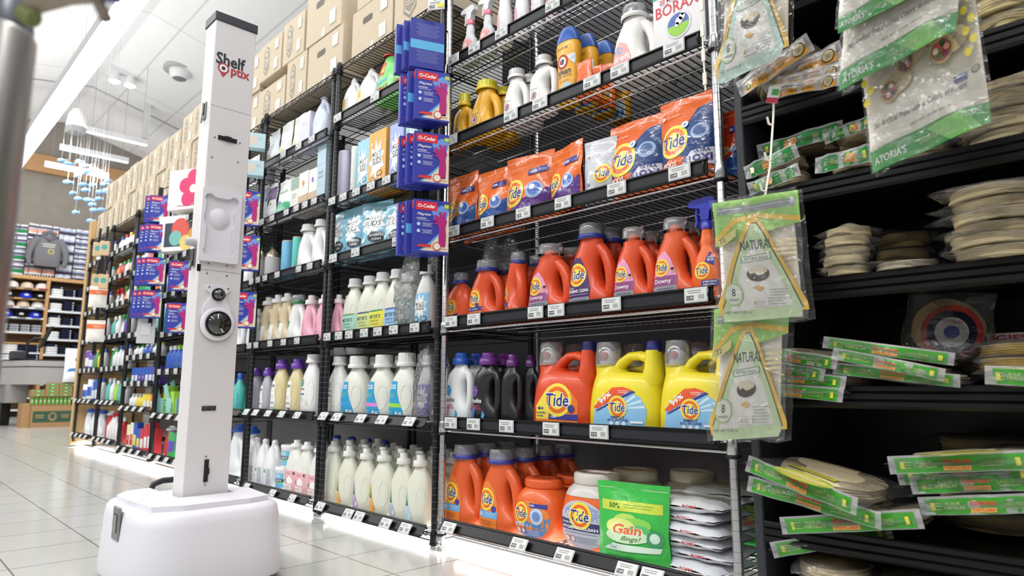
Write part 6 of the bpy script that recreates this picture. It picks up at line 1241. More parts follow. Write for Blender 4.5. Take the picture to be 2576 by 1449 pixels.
pack(1960, 215, 2122, 176, -.01, -.01, 'orange', 'third orange-banded pack in the fan', bh=.034)
pack(1940, 235, 2116, 200, -.02, -.02, 'orange', 'lowest orange-banded pack resting on the shelf edge', bh=.03)
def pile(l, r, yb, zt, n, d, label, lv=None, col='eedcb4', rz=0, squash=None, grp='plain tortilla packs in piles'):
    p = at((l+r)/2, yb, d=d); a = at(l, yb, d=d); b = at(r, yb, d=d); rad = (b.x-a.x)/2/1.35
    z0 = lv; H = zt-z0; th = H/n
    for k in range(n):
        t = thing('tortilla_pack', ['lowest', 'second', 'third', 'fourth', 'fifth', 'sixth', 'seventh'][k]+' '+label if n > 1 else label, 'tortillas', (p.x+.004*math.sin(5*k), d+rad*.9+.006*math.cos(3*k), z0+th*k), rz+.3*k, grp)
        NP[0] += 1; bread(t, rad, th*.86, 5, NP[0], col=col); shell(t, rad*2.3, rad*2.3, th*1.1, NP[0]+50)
pile(2045, 2195, 705, at(2120, 578, d=.02).z, 5, -.03, 'clear-bagged pack in the pile right of the upper wraps', .868)
pile(2330, 2680, 655, at(2480, 470, d=-.02).z, 6, -.05, 'clear-bagged pack in the tall pile at right edge', .868)
pile(2155, 2370, 690, .885, 1, -.03, 'single flat bag of tortillas between two piles', .868, 'ece0c6')
pile(2170, 2350, 640, 1.0, 3, .19, 'shaded pack leaning behind the single flat bag', .868, 'b8a070')  # shade put into the bread colour, darker than in the front piles
pile(2370, 2700, 380, at(2480, 215, d=-.0).z, 6, -.02, 'clear-bagged pack in the pile right of flatbread bag', 1.114)
pile(2200, 2420, 395, 1.17, 2, .1, 'shaded pack behind the flatbread bag', 1.114, 'c8b488')  # bread colour darkened to stand for shade behind the bag
pile(2410, 2640, 75, 1.47, 3, .0, 'pack on the shelf at the top right corner', 1.354, 'e0cc98')
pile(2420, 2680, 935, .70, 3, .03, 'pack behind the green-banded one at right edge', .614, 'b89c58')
pile(2290, 2640, 1110, .50, 4, .2, 'shaded brown pack behind the lower right pile', .287, 'a89468')  # browner bread colour carries the shade at the back of the shelf
pile(1960, 2200, 1449, .2, 2, .03, 'pack on the bottom shelf below the sloping band', .102, 'd8c8a4')
pile(2160, 2420, 1449, .19, 2, .06, 'pack on the bottom shelf right of the sloping band', .102, 'd8c8a4')
c = at(2385, 835, d=.22); t = thing('tortilla_pack', 'standing round tortilla bag with red and blue ring label', 'tortillas', c, .15); t.rotation_euler = (R(78), R(8), .15)
bread(t, .075, .03, 5, 77, col='c8ac74'); shell(t, .18, .19, .04, 78); a = MB('film', 'ffffff', None); a.xf = Matrix.Translation((0, -.0, .036)) @ Matrix.Rotation(-pi/2, 4, 'X')
a.ddisc(.01, -.01, .062, 'b83a34', rz=.066, n=26); a.ddisc(.01, -.01, .05, '1c2036', rz=.054, n=24); a.ddisc(.01, -.01, .034, 'd8d4cc', rz=.037, n=20); a.ddisc(.01, -.01, .016, '3a4a9a', n=14); a.dtext('MI RANCHO', .01, .046, .06, .01, 'd8553c', bold=.04); a.dtext('TORTILLAS', .01, .016, .04, .007, 'b83a34'); a.build('ring_label', t)
c = at(2548, 850, d=.25); t = thing('shelf_card', 'white card with bold red lettering deep in the shelf', 'sign', c, .0); MB('paper', 'e9e6ea').box(-.05, .05, -.001, .001, -.012, .012).build('card', t); a = MB('paper', 'fff', lambda x, z: -.001); a.dtext('iGIFS', -.005, 0, .07, .015, 'd0202c', bold=.07); a.build('lettering', t)
# ---- hanging bags
def frame4(BL, BR, TL):
    X = BR-BL; Z = TL-BL; w = X.length; h = Z.length; Y = Z.cross(X).normalized()*-1
    if Y.y < 0: Y = -Y
    M = Matrix(((X.x/w, Y.x, Z.x/h, 0), (X.y/w, Y.y, Z.y/h, 0), (X.z/w, Y.z, Z.z/h, 0), (0, 0, 0, 1)))
    return M @ Matrix.Translation((w/2, 0, 0)), w, h
def hang_bag(BL, BR, TL, label, art, seed, inner=(.08, .92, .06, .72), bread_col='efe6d4', thick=.018, name='wrap_bag'):
    M, w, h = frame4(BL, BR, TL); t = thing(name, label, 'bag', BL)
    ph = random.Random(seed).random()*6
    def sf(x, z):
        u, v = x/w+.5, z/h; k = max(0, 1-abs(2*u-1)**4)*max(0, 1-abs(2*min(max((v-.03)/.8, 0), 1)-1)**4)
        return -thick*(.5+.25*k)-.0022*sin(13*u+ph+5*v)-.002*sin(14*v+9*u)-.001
    m = MB('bread', bread_col); m.xf = M; i0, i1, j0, j1 = inner
    m.loft([(z*h, (i0+i1-1)/2*w, .003, (i1-i0)/2*w, thick*.3*k, 6) for z, k in ((j0, .6), (j0+.02, 1), (j1-.02, 1), (j1, .6))], 24, smooth=True); m.build('wraps', t)
    a = MB('film', 'ffffff', sf); a.xf = M; a.mx = .011; a.step = .0003; art(a, w, h); a.build('printed_front', t)
    b = MB('glare', 'ffffff'); b.xf = M
    def e(u, v): return ((u-.5)*w*(1+.012*sin(11*v+ph)), v*h+.004*sin(13*u+ph)*(1 if v < .02 else .3))
    b.grid(lambda u, v: (lambda x, z: (x, sf(x, z)-.0115-.0015*sin(50*u+33*v+ph), z))(*e(u, v)), 26, 30)
    b.grid(lambda u, v: (lambda x, z: (x, -sf(x, z)*.7+.006, z))(*e(1-u, v)), 14, 16)
    b.build('clear_bag', t); return t
def art_wrap(bg, acc, word, n8=True):
    def f(a, w, h):
        a.dpoly([(-.49*w, .62*h), (.49*w, .74*h), (.49*w, .985*h), (-.49*w, .985*h)], acc)
        a.drect(-.44*w, .46*w, .87*h, .93*h, '9aa0a2'); a.drect(-.44*w, .46*w, .905*h, .912*h, 'c9ced0')
        a.dpoly([(-.49*w, .64*h), (-.2*w, .79*h), (.0, .815*h), (.49*w, .745*h), (.49*w, .785*h), (.0, .855*h), (-.24*w, .83*h), (-.49*w, .69*h)], 'f0c63c')
        a.dpoly([(-.46*w, .04*h), (-.5*w, .14*h), (-.24*w, .58*h), (-.08*w, .8*h), (.02*w, .82*h), (.12*w, .72*h), (.3*w, .44*h), (.49*w, .14*h), (.5*w, .08*h)], 'f0c23a')
        a.dpoly([(-.42*w, .04*h), (-.44*w, .12*h), (-.2*w, .56*h), (-.04*w, .78*h), (.02*w, .78*h), (.09*w, .7*h), (.27*w, .42*h), (.45*w, .1*h)], '3a3a30')
        a.dpoly([(-.44*w, .0*h), (-.43*w, .11*h), (-.19*w, .55*h), (-.04*w, .77*h), (.01*w, .77*h), (.08*w, .69*h), (.26*w, .41*h), (.44*w, .09*h), (.4*w, .03*h)], bg)
        a.dpoly([(-.36*w, .08*h), (-.14*w, .5*h), (-.0, .64*h), (.2*w, .4*h), (.34*w, .12*h)], 'f1efe8')
        a.dtext(word, .0, .6*h, .36*w, .075*h, '33363a', bold=.02); a.dpoly([(-.18*w, .46*h), (.16*w, .48*h), (.16*w, .53*h), (-.18*w, .51*h)], '7aa86a'); a.dpoly([(-.165*w, .465*h), (.145*w, .484*h), (.145*w, .523*h), (-.165*w, .505*h)], 'f3f3ec'); a.dtext('NATURAL WRAPS' if n8 else 'OAT WRAPS', -.01*w, .494*h, .26*w, .022*h, '5a6a5a')
        a.ddisc(.0, .37*h, .12*w, '5a3a26', rz=.06*h); a.ddisc(.0, .395*h, .1*w, 'e8dcc0', rz=.035*h); a.dpoly([(-.1*w, .35*h), (-.04*w, .38*h), (.02*w, .35*h), (.08*w, .38*h), (.1*w, .35*h), (.04*w, .32*h), (-.06*w, .32*h)], '2c2018'); a.dpoly([(-.06*w, .26*h), (.0, .28*h), (.06*w, .26*h), (.02*w, .235*h)], 'e8b45c')
        a.ddisc(-.3*w, .22*h, .11*w, 'bfe09c', rz=.09*h); a.ddisc(-.3*w, .22*h, .095*w, 'eef2e4', rz=.078*h); a.dtext('8', -.3*w, .235*h, .045*w, .06*h, '26282a', bold=.02); a.dtext('WRAPS', -.3*w, .175*h, .12*w, .018*h, '4a4c4e')
        a.dtext('NET WT 7.05 oz', -.26*w, .075*h, .3*w, .02*h, '3a3c3e'); a.lines(.2*w, .24*h, .2*w, 6, .022*h, '6a6c6e', t=.001); a.drect(-.08*w, .1*w, .12*h, .17*h, 'f6f6f0'); a.lines(.01*w, .155*h, .14*w, 3, .012*h, '6a6a6a', t=.0008); a.dpoly([(-.07*w, .13*h), (-.03*w, .13*h), (-.05*w, .16*h)], 'd8a83a')
        for k in range(4): a.drect(.24*w, .44*w, (.6-.035*k)*h, (.62-.035*k)*h, 'f2e2ae')
        a.dpoly([(-.46*w, .66*h), (-.2*w, .74*h), (-.2*w, .68*h), (-.42*w, .6*h)], 'ece08c'); a.dtext('72', -.38*w, .66*h, .08*w, .04*h, '4a4a3a', rot=.4)
    return f
hang_bag(at(1818, 812, d=-.14), at(2045, 806, d=-.14), at(1795, 510, d=-.15), 'upper hanging bag of natural wraps with yellow-edged triangle', art_wrap('cfe6b4', '9ed464', 'NATURAL'), 1, (.06, .9, .03, .76))
hang_bag(at(1790, 1108, d=-.115), at(1985, 1108, d=-.115), at(1800, 775, d=-.12), 'lower hanging bag of natural wraps, half covered by upper', art_wrap('cfe6b4', '9ed464', 'NATURAL'), 2, (.08, .88, .12, .8))
hang_bag(at(1803, 222, d=-.15), at(1990, 150, d=-.15), at(1812, -115, d=-.15), 'hanging mint green wrap bag with strong glare, top centre right', art_wrap('c4e2d4', '7fc8ac', 'OAT', False), 3, (.08, .95, .12, .8))
def art_flat(a, w, h):
    a.drect(-.49*w, .49*w, .05*h, .97*h, 'e6dfca'); a.dpoly([(-.49*w, .0), (.49*w, .0), (.49*w, .12*h), (.2*w, .15*h), (-.49*w, .13*h)], '3f9a48'); a.drect(-.49*w, .49*w, .9*h, .985*h, '3f9a48'); a.dpoly([(0, .12*h), (.18*w, .0), (.42*w, .0), (.3*w, .14*h)], '86cc6a')
    a.drect(-.49*w, .49*w, .14*h, .36*h, 'e9e3d6'); a.dtext("ATORIA'S", -.32*w, .06*h, .28*w, .05*h, 'f0f4ec', bold=.03); a.dtext('LAVASH FLATBREAD', .06*w, .065*h, .26*w, .03*h, 'cfe8b4'); a.dtext('5 COUNT', .36*w, .1*h, .16*w, .03*h, 'f0f4ec')
    a.dtext('No Artificial Preservatives, Colors, or Flavors', -.04*w, .27*h, .78*w, .045*h, '5a5850', shear=.25); a.dtext('NET WT. 10 OZ (283 G)', .05*w, .185*h, .34*w, .018*h, '6a685e'); a.drect(.26*w, .36*w, .3*h, .34*h, '5a6a9a'); a.ddisc(.43*w, .33*h, .032*w, '4a4a44'); a.ddisc(.43*w, .33*h, .025*w, 'd8d2c4'); a.dtext('U', .43*w, .33*h, .018*w, None, '4a4a44')
    a.dpoly([(-.24*w, .66*h), (.26*w, .66*h), (.26*w, .86*h), (-.24*w, .86*h)], 'e2dfda'); a.dtext('FLATBREAD', .01*w, .79*h, .42*w, .06*h, '26282a', bold=.02); a.drect(-.2*w, .22*w, .69*h, .745*h, '3f9a48'); a.dtext('SPINACH', .01*w, .717*h, .2*w, .03*h, 'e0f0d8')
    for cx, cz, r, an in [(-.26, .44, .085, 0), (-.1, .56, .08, 1), (.2, .52, .1, 2), (.16, .64, .09, 3)]:
        a.ddisc((cx+.07)*w, (cz+.03)*h, r*1.5*w, 'd9c8a0', rz=r*.8*h); a.ddisc(cx*w, cz*h, r*w, 'c8ae74', rz=r*.8*h); a.ddisc(cx*w, cz*h, r*.82*w, '9a6a5c', rz=r*.66*h)
        for q in range(6): a.ddisc((cx+r*.45*cos(q*1.1+an))*w, (cz+r*.36*sin(q*1.1+an))*h, r*.24*w, ['d8584c', 'e6dcc0', '5a7a3c', '8a3a54', 'e8a08c', '3c4a34'][q], rz=r*.2*h, n=8)
    for sx in (-.43, .43):
        a.tubeL = None
        for q in range(7): a.ddisc((sx+.025*(1 if q % 2 else -1))*w, (.42+.062*q)*h, .03*w, 'd8c63c', rz=.026*h, n=10)
hang_bag(at(2112, 92, d=-.30), at(2330, -20, d=-.30), at(2125, -200, d=-.30), 'topmost hanging flatbread bag, cut by the picture top', art_flat, 4, (.03, .97, .1, .9), 'd8cdb0', .016, 'flatbread_bag')
hang_bag(at(2112, 235, d=-.27), at(2412, 78, d=-.27), at(2140, -130, d=-.27), 'middle hanging flatbread bag with green bottom edge', art_flat, 5, (.03, .97, .1, .9), 'd8cdb0', .016, 'flatbread_bag')
hang_bag(at(2197, 440, d=-.22), at(2500, 308, d=-.22), at(2160, 60, d=-.22), 'lowest hanging spinach flatbread bag, fully in view', art_flat, 6, (.03, .97, .1, .9), 'd8cdb0', .016, 'flatbread_bag')
# plastic clip strips
def clipstrip(pts, label, hooks=True, w=.006, col='ece6d8'):
    t = thing('clip_strip', label, 'strip', pts[0]); P0 = Vector(pts[0]); m = MB('plastic', col); Q = [Vector(p)-P0 for p in pts]
    for a, b in zip(Q, Q[1:]): m.tube([a, b], w*.5, n=6, flat=.4)
    m.build('strap', t)
    n = 4
    for k in range(n):
        f_ = (k+.5)/n*(len(Q)-1); i = int(f_); p = Q[i].lerp(Q[min(i+1, len(Q)-1)], f_-i)
        h = MB('plastic', col); h.tube([p, p+Vector((-.008, -.004, .004)), p+Vector((-.01, -.006, .022))], .003, n=6) if hooks else h.box(p.x-.006, p.x+.006, p.y-.003, p.y+.002, p.z-.018, p.z+.018, ch=.001)
        h.build('hook' if hooks else 'clip', t)
    return t
clipstrip([at(1948, 225, d=-.06), at(1945, 300, d=-.08), at(1937, 420, d=-.12), at(1920, 520, d=-.155)], 'cream plastic clip strip holding the natural wraps')
clipstrip([at(1764, -20, d=-.04), at(1768, 110, d=-.04), at(1775, 228, d=-.04)], 'beige plastic clip strip hanging beside the zinc post', False)
c = at(1945, 240, d=-.075); t = thing('shelf_card', 'small white and red card clipped to the plastic strip', 'sign', c, .3); t.rotation_euler = (0, R(14), .3); MB('paper', 'f0eeee').box(-.014, .014, -.0006, .0006, -.02, .022).build('card', t); a = MB('paper', 'fff', lambda x, z: -.0006); a.drect(-.014, .014, -.02, -.006, 'c8344a'); a.drect(-.004, .012, .0, .016, '5aa85c'); a.build('print', t)
# ================================================================== goods on the far racks
FP = {}
def fproto(kind, col, c2, w, h, loc, label, group):
    key = (kind, col, c2)
    if key in FP:
        o, w0, h0 = FP[key]; return dup(o, loc, label, group=group, scale=(w/w0, w/w0, h/h0))
    nm, cat = {'j': ('cleaner_jug', 'bottle'), 'b': ('carton', 'box'), 't': ('slim_bottle', 'bottle'), 's': ('spray_bottle', 'bottle'), 'c': ('canister', 'canister'), 'p': ('pouch', 'pouch')}[kind]
    o = thing(nm, label, cat, loc, 0, group)
    L2 = lambda a, w, h: (a.drect(-.4*w, .4*w, .15*h, .55*h, c2), a.lines(0, .45*h, .5*w, 2, .08*h, 'f0f0f0', t=.004))
    if kind == 'j': jug_parts(o, w, h, w*.5, col, 'tide', 'push', c2, .15)
    elif kind == 't':
        ss = [(0, 0, 0, w*.42, w*.35, 2.4), (.03*h, 0, 0, w*.48, w*.4, 2.4), (.62*h, 0, 0, w*.48, w*.4, 2.4), (.78*h, 0, 0, w*.2, w*.2, 2), (.84*h, 0, 0, w*.18, w*.18, 2)]
        MB('plastic', col).loft(ss, 14).build('body', o); MB('plastic', c2).lathe([(w*.2, .84*h), (w*.2, .97*h), (w*.12, h)], 10).build('cap', o); a = MB('paper', col, interp_surf(ss)); a.drect(-.38*w, .38*w, .12*h, .5*h, c2, mx=.1); a.build('label', o)
    elif kind == 's': spray_parts(o, w, h, w*.6, col, c2)
    elif kind == 'b': box_parts(o, w, h, w*.6, col, L2)
    elif kind == 'c': cyl_parts(o, w, h, w, col, capcol=c2, art=lambda a, w, h: a.drect(-.4*w, .4*w, .25*h, .65*h, c2))
    else: pouch_parts(o, w, h, w*.35, col, art=L2, fin='softfilm', seed=len(FP))
    FP[key] = (o, w, h); return o
WHT, BLU, RED, GRN, YEL, PUR, TEA, ORG, GRY, KRF, PNK = 'eef0f2', '2f5fc0', 'd0303a', '3fa85c', 'f0da4a', '6a4ab0', '5cc0b8', 'ee8a3c', 'b8bcc0', 'd8bc90', 'e88ab0'
CN = {WHT: 'white', BLU: 'blue', RED: 'red', GRN: 'green', YEL: 'yellow', PUR: 'purple', TEA: 'teal', ORG: 'orange', GRY: 'grey', KRF: 'kraft brown', PNK: 'pink', 'f4ecd0': 'cream', 'a4d84a': 'lime'}
KN = {'j': 'jug', 'b': 'carton', 't': 'slim bottle', 's': 'spray bottle', 'c': 'canister', 'p': 'pouch'}
FAR = {
 'G': {1: 'tWR tWB tPW tWW tWB', 2: 'tWO tWY tRW tOG tWT', 3: 'sWG sWG sWB tWT tWP', 4: 'pTW pWG tWR tPW tWW', 5: 'cUW cUW tGY tYG tWB', 6: 'cWB cWB bBW tWB', 7: 'jWB jWB jWB'},
 'F': {1: 'tWB tWR tWY tWW tRW', 2: 'tOW tRG tWG tKW tGW', 3: 'sWR sWR sOG tWG tWB', 4: 'tTW tWW sWG tPW tWG', 5: 'jGW tWG tWB tWG tWB', 6: 'tTW tWW tLW tTW tWT', 7: 'jRW tWR tWR tRW'},
 'E': {1: 'bBW bBW bWO', 2: 'bWP tRW tGW tWB', 3: 'bGW bTG tOW tWR', 4: 'sWR sOG tWB tTW', 5: 'tWG tBW tWY', 6: 'bBW bBP bBW bPW', 7: 'tWW tYW bYW bOW', 8: 'bCY bYB bYB bWB', },
 'D2': {1: 'bTW bBL bOW bKW', 2: 'bWT bWK bKW', 3: 'bWR bWT bWK', 4: 'bPW bOW bKW bWY', 5: 'tBW tBL tWB tTW', 6: 'bLG jWB bTW', 7: 'jRW cGP jGB bRW'},
 'D': {1: 'pWT bWB bWO', 2: 'pWG bWK bWT', 3: 'tWW tWW tWB', 4: 'tWK jWG jWW', 5: 'tTW tTW tTB jTW', 6: 'jWB jWB jWB jWB'},
}
FAR['E'][8] = 'bCR bBY bRW bRW'
PC = dict(W=WHT, B=BLU, R=RED, G=GRN, Y=YEL, P=PUR, T=TEA, O=ORG, K=KRF, C='f4ecd0', L='a4d84a', U=PUR)
RNM = {'G': 'last rack by tan board', 'F': 'second rack from tan board', 'E': 'rack behind far glove bunches', 'D2': 'rack just left of column', 'D': 'rack right behind column'}
rnd = random.Random(3)
SN = ['', 'top', 'second', 'third', 'fourth', 'fifth', 'sixth', 'seventh', 'eighth']
for key, lv in FAR.items():
    x0, x1, lips, decks, _ = RACKS[key]
    for l, spec in lv.items():
        if l >= len(decks): continue
        it = spec.split(); n = len(it); up = (lips[l-1]-lips[l]) if l else .3; cell = (x1-x0-.07)/n
        xx = x0+.035+cell/2
        tot = 0
        seen = {}
        reps = 2 if cell > .17 else 1
        k = 0
        for q, sp in enumerate(it):
            kind, c, c2 = sp[0], PC[sp[1]], PC[sp[2]]; hmax = max(.09, up-.075)
            for r_ in range(reps if kind in 'tsb' else 1):
                m_ = reps if kind in 'tsb' else 1; cw = cell/m_; cx = x0+.035+cell*q+cw*(r_+.5)
                w = min(cw*.92, {'j': .17, 'b': .15, 't': .085, 's': .09, 'c': .13, 'p': .16}[kind]); h = min(hmax, {'j': .27, 'b': .2, 't': .22, 's': .26, 'c': .2, 'p': .2}[kind]*(.85+.3*rnd.random()))
                k += 1
                o = fproto(kind, c, c2, w, h, (cx, .03+w*.4, decks[l]+.002), f"{CN[c]} {KN[kind]}, {(ORD+['ninth','tenth','eleventh','twelfth'])[k-1]} item on {SN[l]} shelf, {RNM[key]}", 'goods on the far racks')
        if key != 'D':
            tl = T3 if l >= len(lips)-2 else 0
            for q in range(4):
                cx = x0+(x1-x0)*(q+.6)/4.4
                t = dup(bpy.data.objects['price_tag.010'], (cx, -.0215 if not tl else -.042, lips[l]-.023), f"price tag, {ORD[q]} from left on {SN[l]} shelf, {RNM[key]}", 0., 'price tags on the far racks')
                t.rotation_euler = (-tl, 0, 0)
# two mint paper bags standing open on the rack left of the column, a flowered boxed set and open carton
def cbox(px, py, wpx, hpx, lab, art, col, side, d=-.03):
    c = at(px, py, d=d); w = (at(px+wpx/2, py, d=d)-at(px-wpx/2, py, d=d)).x; h = at(px, py-hpx/2, d=d).z-at(px, py+hpx/2, d=d).z
    t = thing('gift_box', lab, 'box', (c.x, c.y+w*.2, c.z-h/2), .5); box_parts(t, w, h, w*.35, col, art, side); return t
def art_flower(a, w, h):
    for k in range(5): an = pi/2+k*2*pi/5; a.ddisc(.16*w*cos(an), .5*h+.2*w*sin(an), .13*w, 'd8346c', rz=.13*w)
    a.ddisc(0, .5*h, .07*w, 'f4e8e0'); a.drect(-.3*w, .3*w, .08*h, .1*h, 'c05070')
def art_floral(a, w, h):
    a.drect(-.4*w, .4*w, .12*h, .8*h, '39434f'); [a.ddisc(x*w, z*h, r*w, c, rz=r*w) for x, z, r, c in [(-.15, .62, .14, 'd8584c'), (.2, .66, .12, 'e8806c'), (.1, .4, .13, 'd8a04c'), (-.22, .36, .1, '7ab8b0'), (.24, .24, .11, 'd8584c'), (-.05, .22, .1, 'e8c86c')]]
cbox(474, 475, 52, 96, 'white box with a pink flower just left of the column', art_flower, 'f2ede6', 'f0c4a0')
cbox(462, 585, 66, 86, 'white framed box with dark floral picture, left of the column', art_floral, 'f4f2ee', 'd8b890')
for i, (px, py, n) in enumerate([(408, 1018, 'left'), (432, 1022, 'right')]):
    c = at(px, py, d=.05); t = thing('mint_carton', n+' open mint green carton with raised flaps by the column', 'box', (c.x, .08, RACKS['D2'][3][6]+.002), .3, 'open mint cartons'); m = MB('paper', '9fd2cc'); m.box(-.06, .06, -.04, .04, 0, .13); m.build('carton', t)
    m = MB('paper', '8cc6c0'); m.prism([(-.06, .13), (-.02, .13), (-.07, .24), (-.11, .22)], -.04, -.037); m.prism([(.06, .13), (.0, .13), (-.03, .25), (.02, .27)], .037, .04); m.build('flap', t)
# ================================================================== far wall: shelving with caps and folded shirts
SW = -14.75
def Wp(px, py, s=SW): q = at(px, py, s=s); return q.y, q.z
wt = thing('garment_shelving', 'wooden wall shelving with caps and folded shirts, far left', 'shelving', (-15.2, 0, 0))
yl, ym, yr = Wp(-40, 760)[0], Wp(118, 760)[0], Wp(226, 800)[0]; ztop = Wp(60, 700)[1]
LS = [Wp(60, y)[1] for y in (724, 749, 772, 798, 835, 862, 886, 905, 960, 1000, 1030)]; RS = [Wp(170, y)[1] for y in (747, 783, 819, 854, 892, 930, 965, 1000)]
for y in (yl, ym, yr): MB('wood', 'c79a62').box(.0, .45, y-.03, y+.03, 0, ztop).build('upright', wt)
MB('wood', 'c79a62').box(.0, .46, yl, yr, ztop, ztop+.07).build('top_board', wt)
MB('wood', '8a6a48').box(.0, .02, yl, yr, 0, ztop).build('back_board', wt)
for i, z in enumerate(LS): MB('wood' if i in (0, 1, 5) else 'paint', 'c79a62' if i in (0, 1, 5) else 'e2e4e6').box(.02, .46, yl+.03, ym-.03, z-.03, z).build('shelf', wt)
for i, z in enumerate(RS): MB('paint', 'e2e4e6').box(.02, .46, ym+.03, yr-.03, z-.04, z).build('shelf', wt)
cap0 = {}
def cap_thing(c, brim, loc, label):
    k = (c, brim)
    if k in cap0: return dup(cap0[k], loc, label, group='baseball caps on the far wall')
    t = thing('baseball_cap', label, 'cap', loc, 0, 'baseball caps on the far wall'); MB('cloth', c).lathe([(.12, 0), (.125, .04), (.11, .1), (.07, .14), (.0, .155)], 18, sy=.95).build('crown', t)
    m = MB('cloth', brim); m.loft([(.0, .13, 0, .1, .09, 2.2), (.012, .13, 0, .1, .09, 2.2)], 16); m.build('brim', t)
    a = MB('cloth', 'd8c8b0'); a.xf = Matrix.Translation((.119, 0, .07)) @ Matrix.Rotation(pi/2, 4, 'Z'); a.surf = lambda x, z: 0; a.ddisc(0, 0, .04, 'e8e0d0', rz=.025); a.build('patch', t); cap0[k] = t; return t
for r_, (zi, row) in enumerate([(0, [(28, 'e8e4e0', 'e8e4e0', 'white'), (67, 'd8c8b0', 'd8c8b0', 'cream'), (105, 'e8e4e2', 'c03040', 'white red-brimmed')]), (1, [(22, '1c1d22', '1c1d22', 'black'), (66, '2a3fc0', '2a3fc0', 'royal blue'), (101, '1c1d22', '1c1d22', 'black')]),
        (2, [(23, 'e8e4e2', 'c03040', 'white red-brimmed'), (62, 'd8c8b0', 'd8c8b0', 'cream'), (99, 'e8e4e0', 'e8e4e0', 'white')]), (3, [(20, '2a3fc0', '2a3fc0', 'royal blue'), (58, '1c1d22', '1c1d22', 'black'), (95, '2a3fc0', '2a3fc0', 'royal blue')])]):
    for q, (px, c, b, n) in enumerate(row):
        cap_thing(c, b, (SW-.16, Wp(px, 760)[0], LS[zi]), f"{n} cap, {ORD[q]} from left in the {['top', 'second', 'third', 'fourth'][r_]} row of caps")
sh0 = {}
def shirt(c, loc, label, w=.28):
    if c not in sh0:
        t = thing('folded_shirt', label, 'shirt', loc, 0, 'folded shirts on the far wall'); m = MB('cloth', c); m.loft([(0, 0, 0, .16, w/2-.01, 5), (.012, 0, 0, .17, w/2, 5), (.038, 0, 0, .17, w/2, 5), (.05, 0, 0, .155, w/2-.012, 5)], 20); m.build('fabric', t)
        if c != 'e9e9ea': a = MB('cloth', 'd8d8dc'); a.xf = Matrix.Translation((.171, .06, .025)) @ Matrix.Rotation(pi/2, 4, 'Z'); a.surf = lambda x, z: 0; a.ddisc(0, 0, .014, 'd8d8dc'); a.build('print', t)
        sh0[c] = t; return t
    return dup(sh0[c], loc, label, group='folded shirts on the far wall')
wr = (yr-ym-.1)/3
for i, z in enumerate(RS[:6]):
    nh = min(6, int((((RS[i-1] if i else ztop)-.04)-z-.03)/.052))
    for q in range(3):
        for k in range(nh-(1 if (i+q) % 2 else 0)):
            c = 'e9e9ea' if (q == 0 and k < nh*.6) else '23273c'
            shirt(c, (SW-.17, ym+.06+wr*(q+.5), z+.052*k), f"{'white' if c[0] == 'e' else 'navy'} folded shirt, {ORD[k]} from bottom, {['left', 'middle', 'right'][q]} stack, {ORD[i]} shelf right of caps", wr*.94)
wl = (ym-yl-.1)/5
for i in (4, 6, 7):
    z = LS[i]; nh = min(3, int((LS[i-1]-.03-z)/.052))
    for q in range(1, 5):
        for k in range(nh):
            c = '9a9ca2' if i == 4 else ('e9e9ea' if q < 3 else '23273c')
            shirt(c, (SW-.17, yl+.06+wl*(q+.5), z+.052*k), f"{ {'9':'grey','e':'white','2':'navy'}[c[0]]} folded shirt, {ORD[k]} from bottom, {ORD[q]} stack, {['', '', '', '', 'first', '', 'second', 'third'][i]} shelf below caps", wl*.9)
# striped blankets and the hooded sweatshirt
def blanket(pl, pr, pt, pb, cols, label):
    s = -15.1; a = at(pl, (pt+pb)/2, s=s); b = at(pr, (pt+pb)/2, s=s); zt = at((pl+pr)/2, pt, s=s).z; zb = at((pl+pr)/2, pb, s=s).z
    t = thing('striped_blanket', label, 'blanket', (s, (a.y+b.y)/2, zt), pi/2, 'striped blankets on the far wall'); w = b.y-a.y; H = zt-zb; m = MB('cloth', 'ffffff'); n = 30
    for k in range(n):
        c = cols[k % len(cols)]
        m.grid(lambda u, v, k=k: ((u-.5)*w, -.03-.02*sin(u*14+k*.1), -H*(k+v)/n), 14, 1, col=c)
    m.box(-w/2, w/2, -.012, 0, -H, 0, col='555058'); m.build('cloth', t)
    f = MB('cloth', 'e8e6e6')
    for q in range(int(w/.05)): f.tube([(-w/2+.05*q+.02, -.03, -H), (-w/2+.05*q+.025, -.03, -H-.1)], .009, n=5)
    f.build('fringe', t); return t
blanket(-30, 64, 560, 688, ['e4e4ea', '4f4a58', '9aa0b8', '2f8a52', '2f8a52', 'dfe2ea', '56505e', 'b8bccc'], 'green striped blanket, leftmost on the far wall')
blanket(66, 142, 566, 692, ['e6e6ec', '4a4656', 'a8acbe', 'f0b09a', 'e8a890', 'e0e2ea', '5a5462', '35324a'], 'coral striped blanket behind the hooded sweatshirt')
blanket(144, 184, 575, 700, ['dfe2ee', 'b8c4e0', '5a5664', '3a3646', 'c8d0e4', 'e4e8f2'], 'pale blue striped blanket right of the sweatshirt')
blanket(186, 234, 580, 706, ['e6e6ea', 'aeb8d4', '5a5462', '8a8e9e', 'dfe2ee', '47424f'], 'pale striped blanket nearest the tan board')
c = at(120, 632, s=-14.9); t = thing('hooded_sweatshirt', 'grey hooded sweatshirt with yellow print on the far wall', 'sweatshirt', c, pi/2); t.scale = (.8,)*3
m = MB('cloth', '77767a'); m.loft([(-.42, 0, 0, .27, .07, 2.6), (-.38, 0, 0, .3, .09, 2.6), (-.1, 0, 0, .31, .1, 2.6), (.2, 0, 0, .29, .1, 2.4), (.34, 0, 0, .24, .08, 2.2), (.42, 0, 0, .12, .07, 2)], 24); m.build('torso', t)
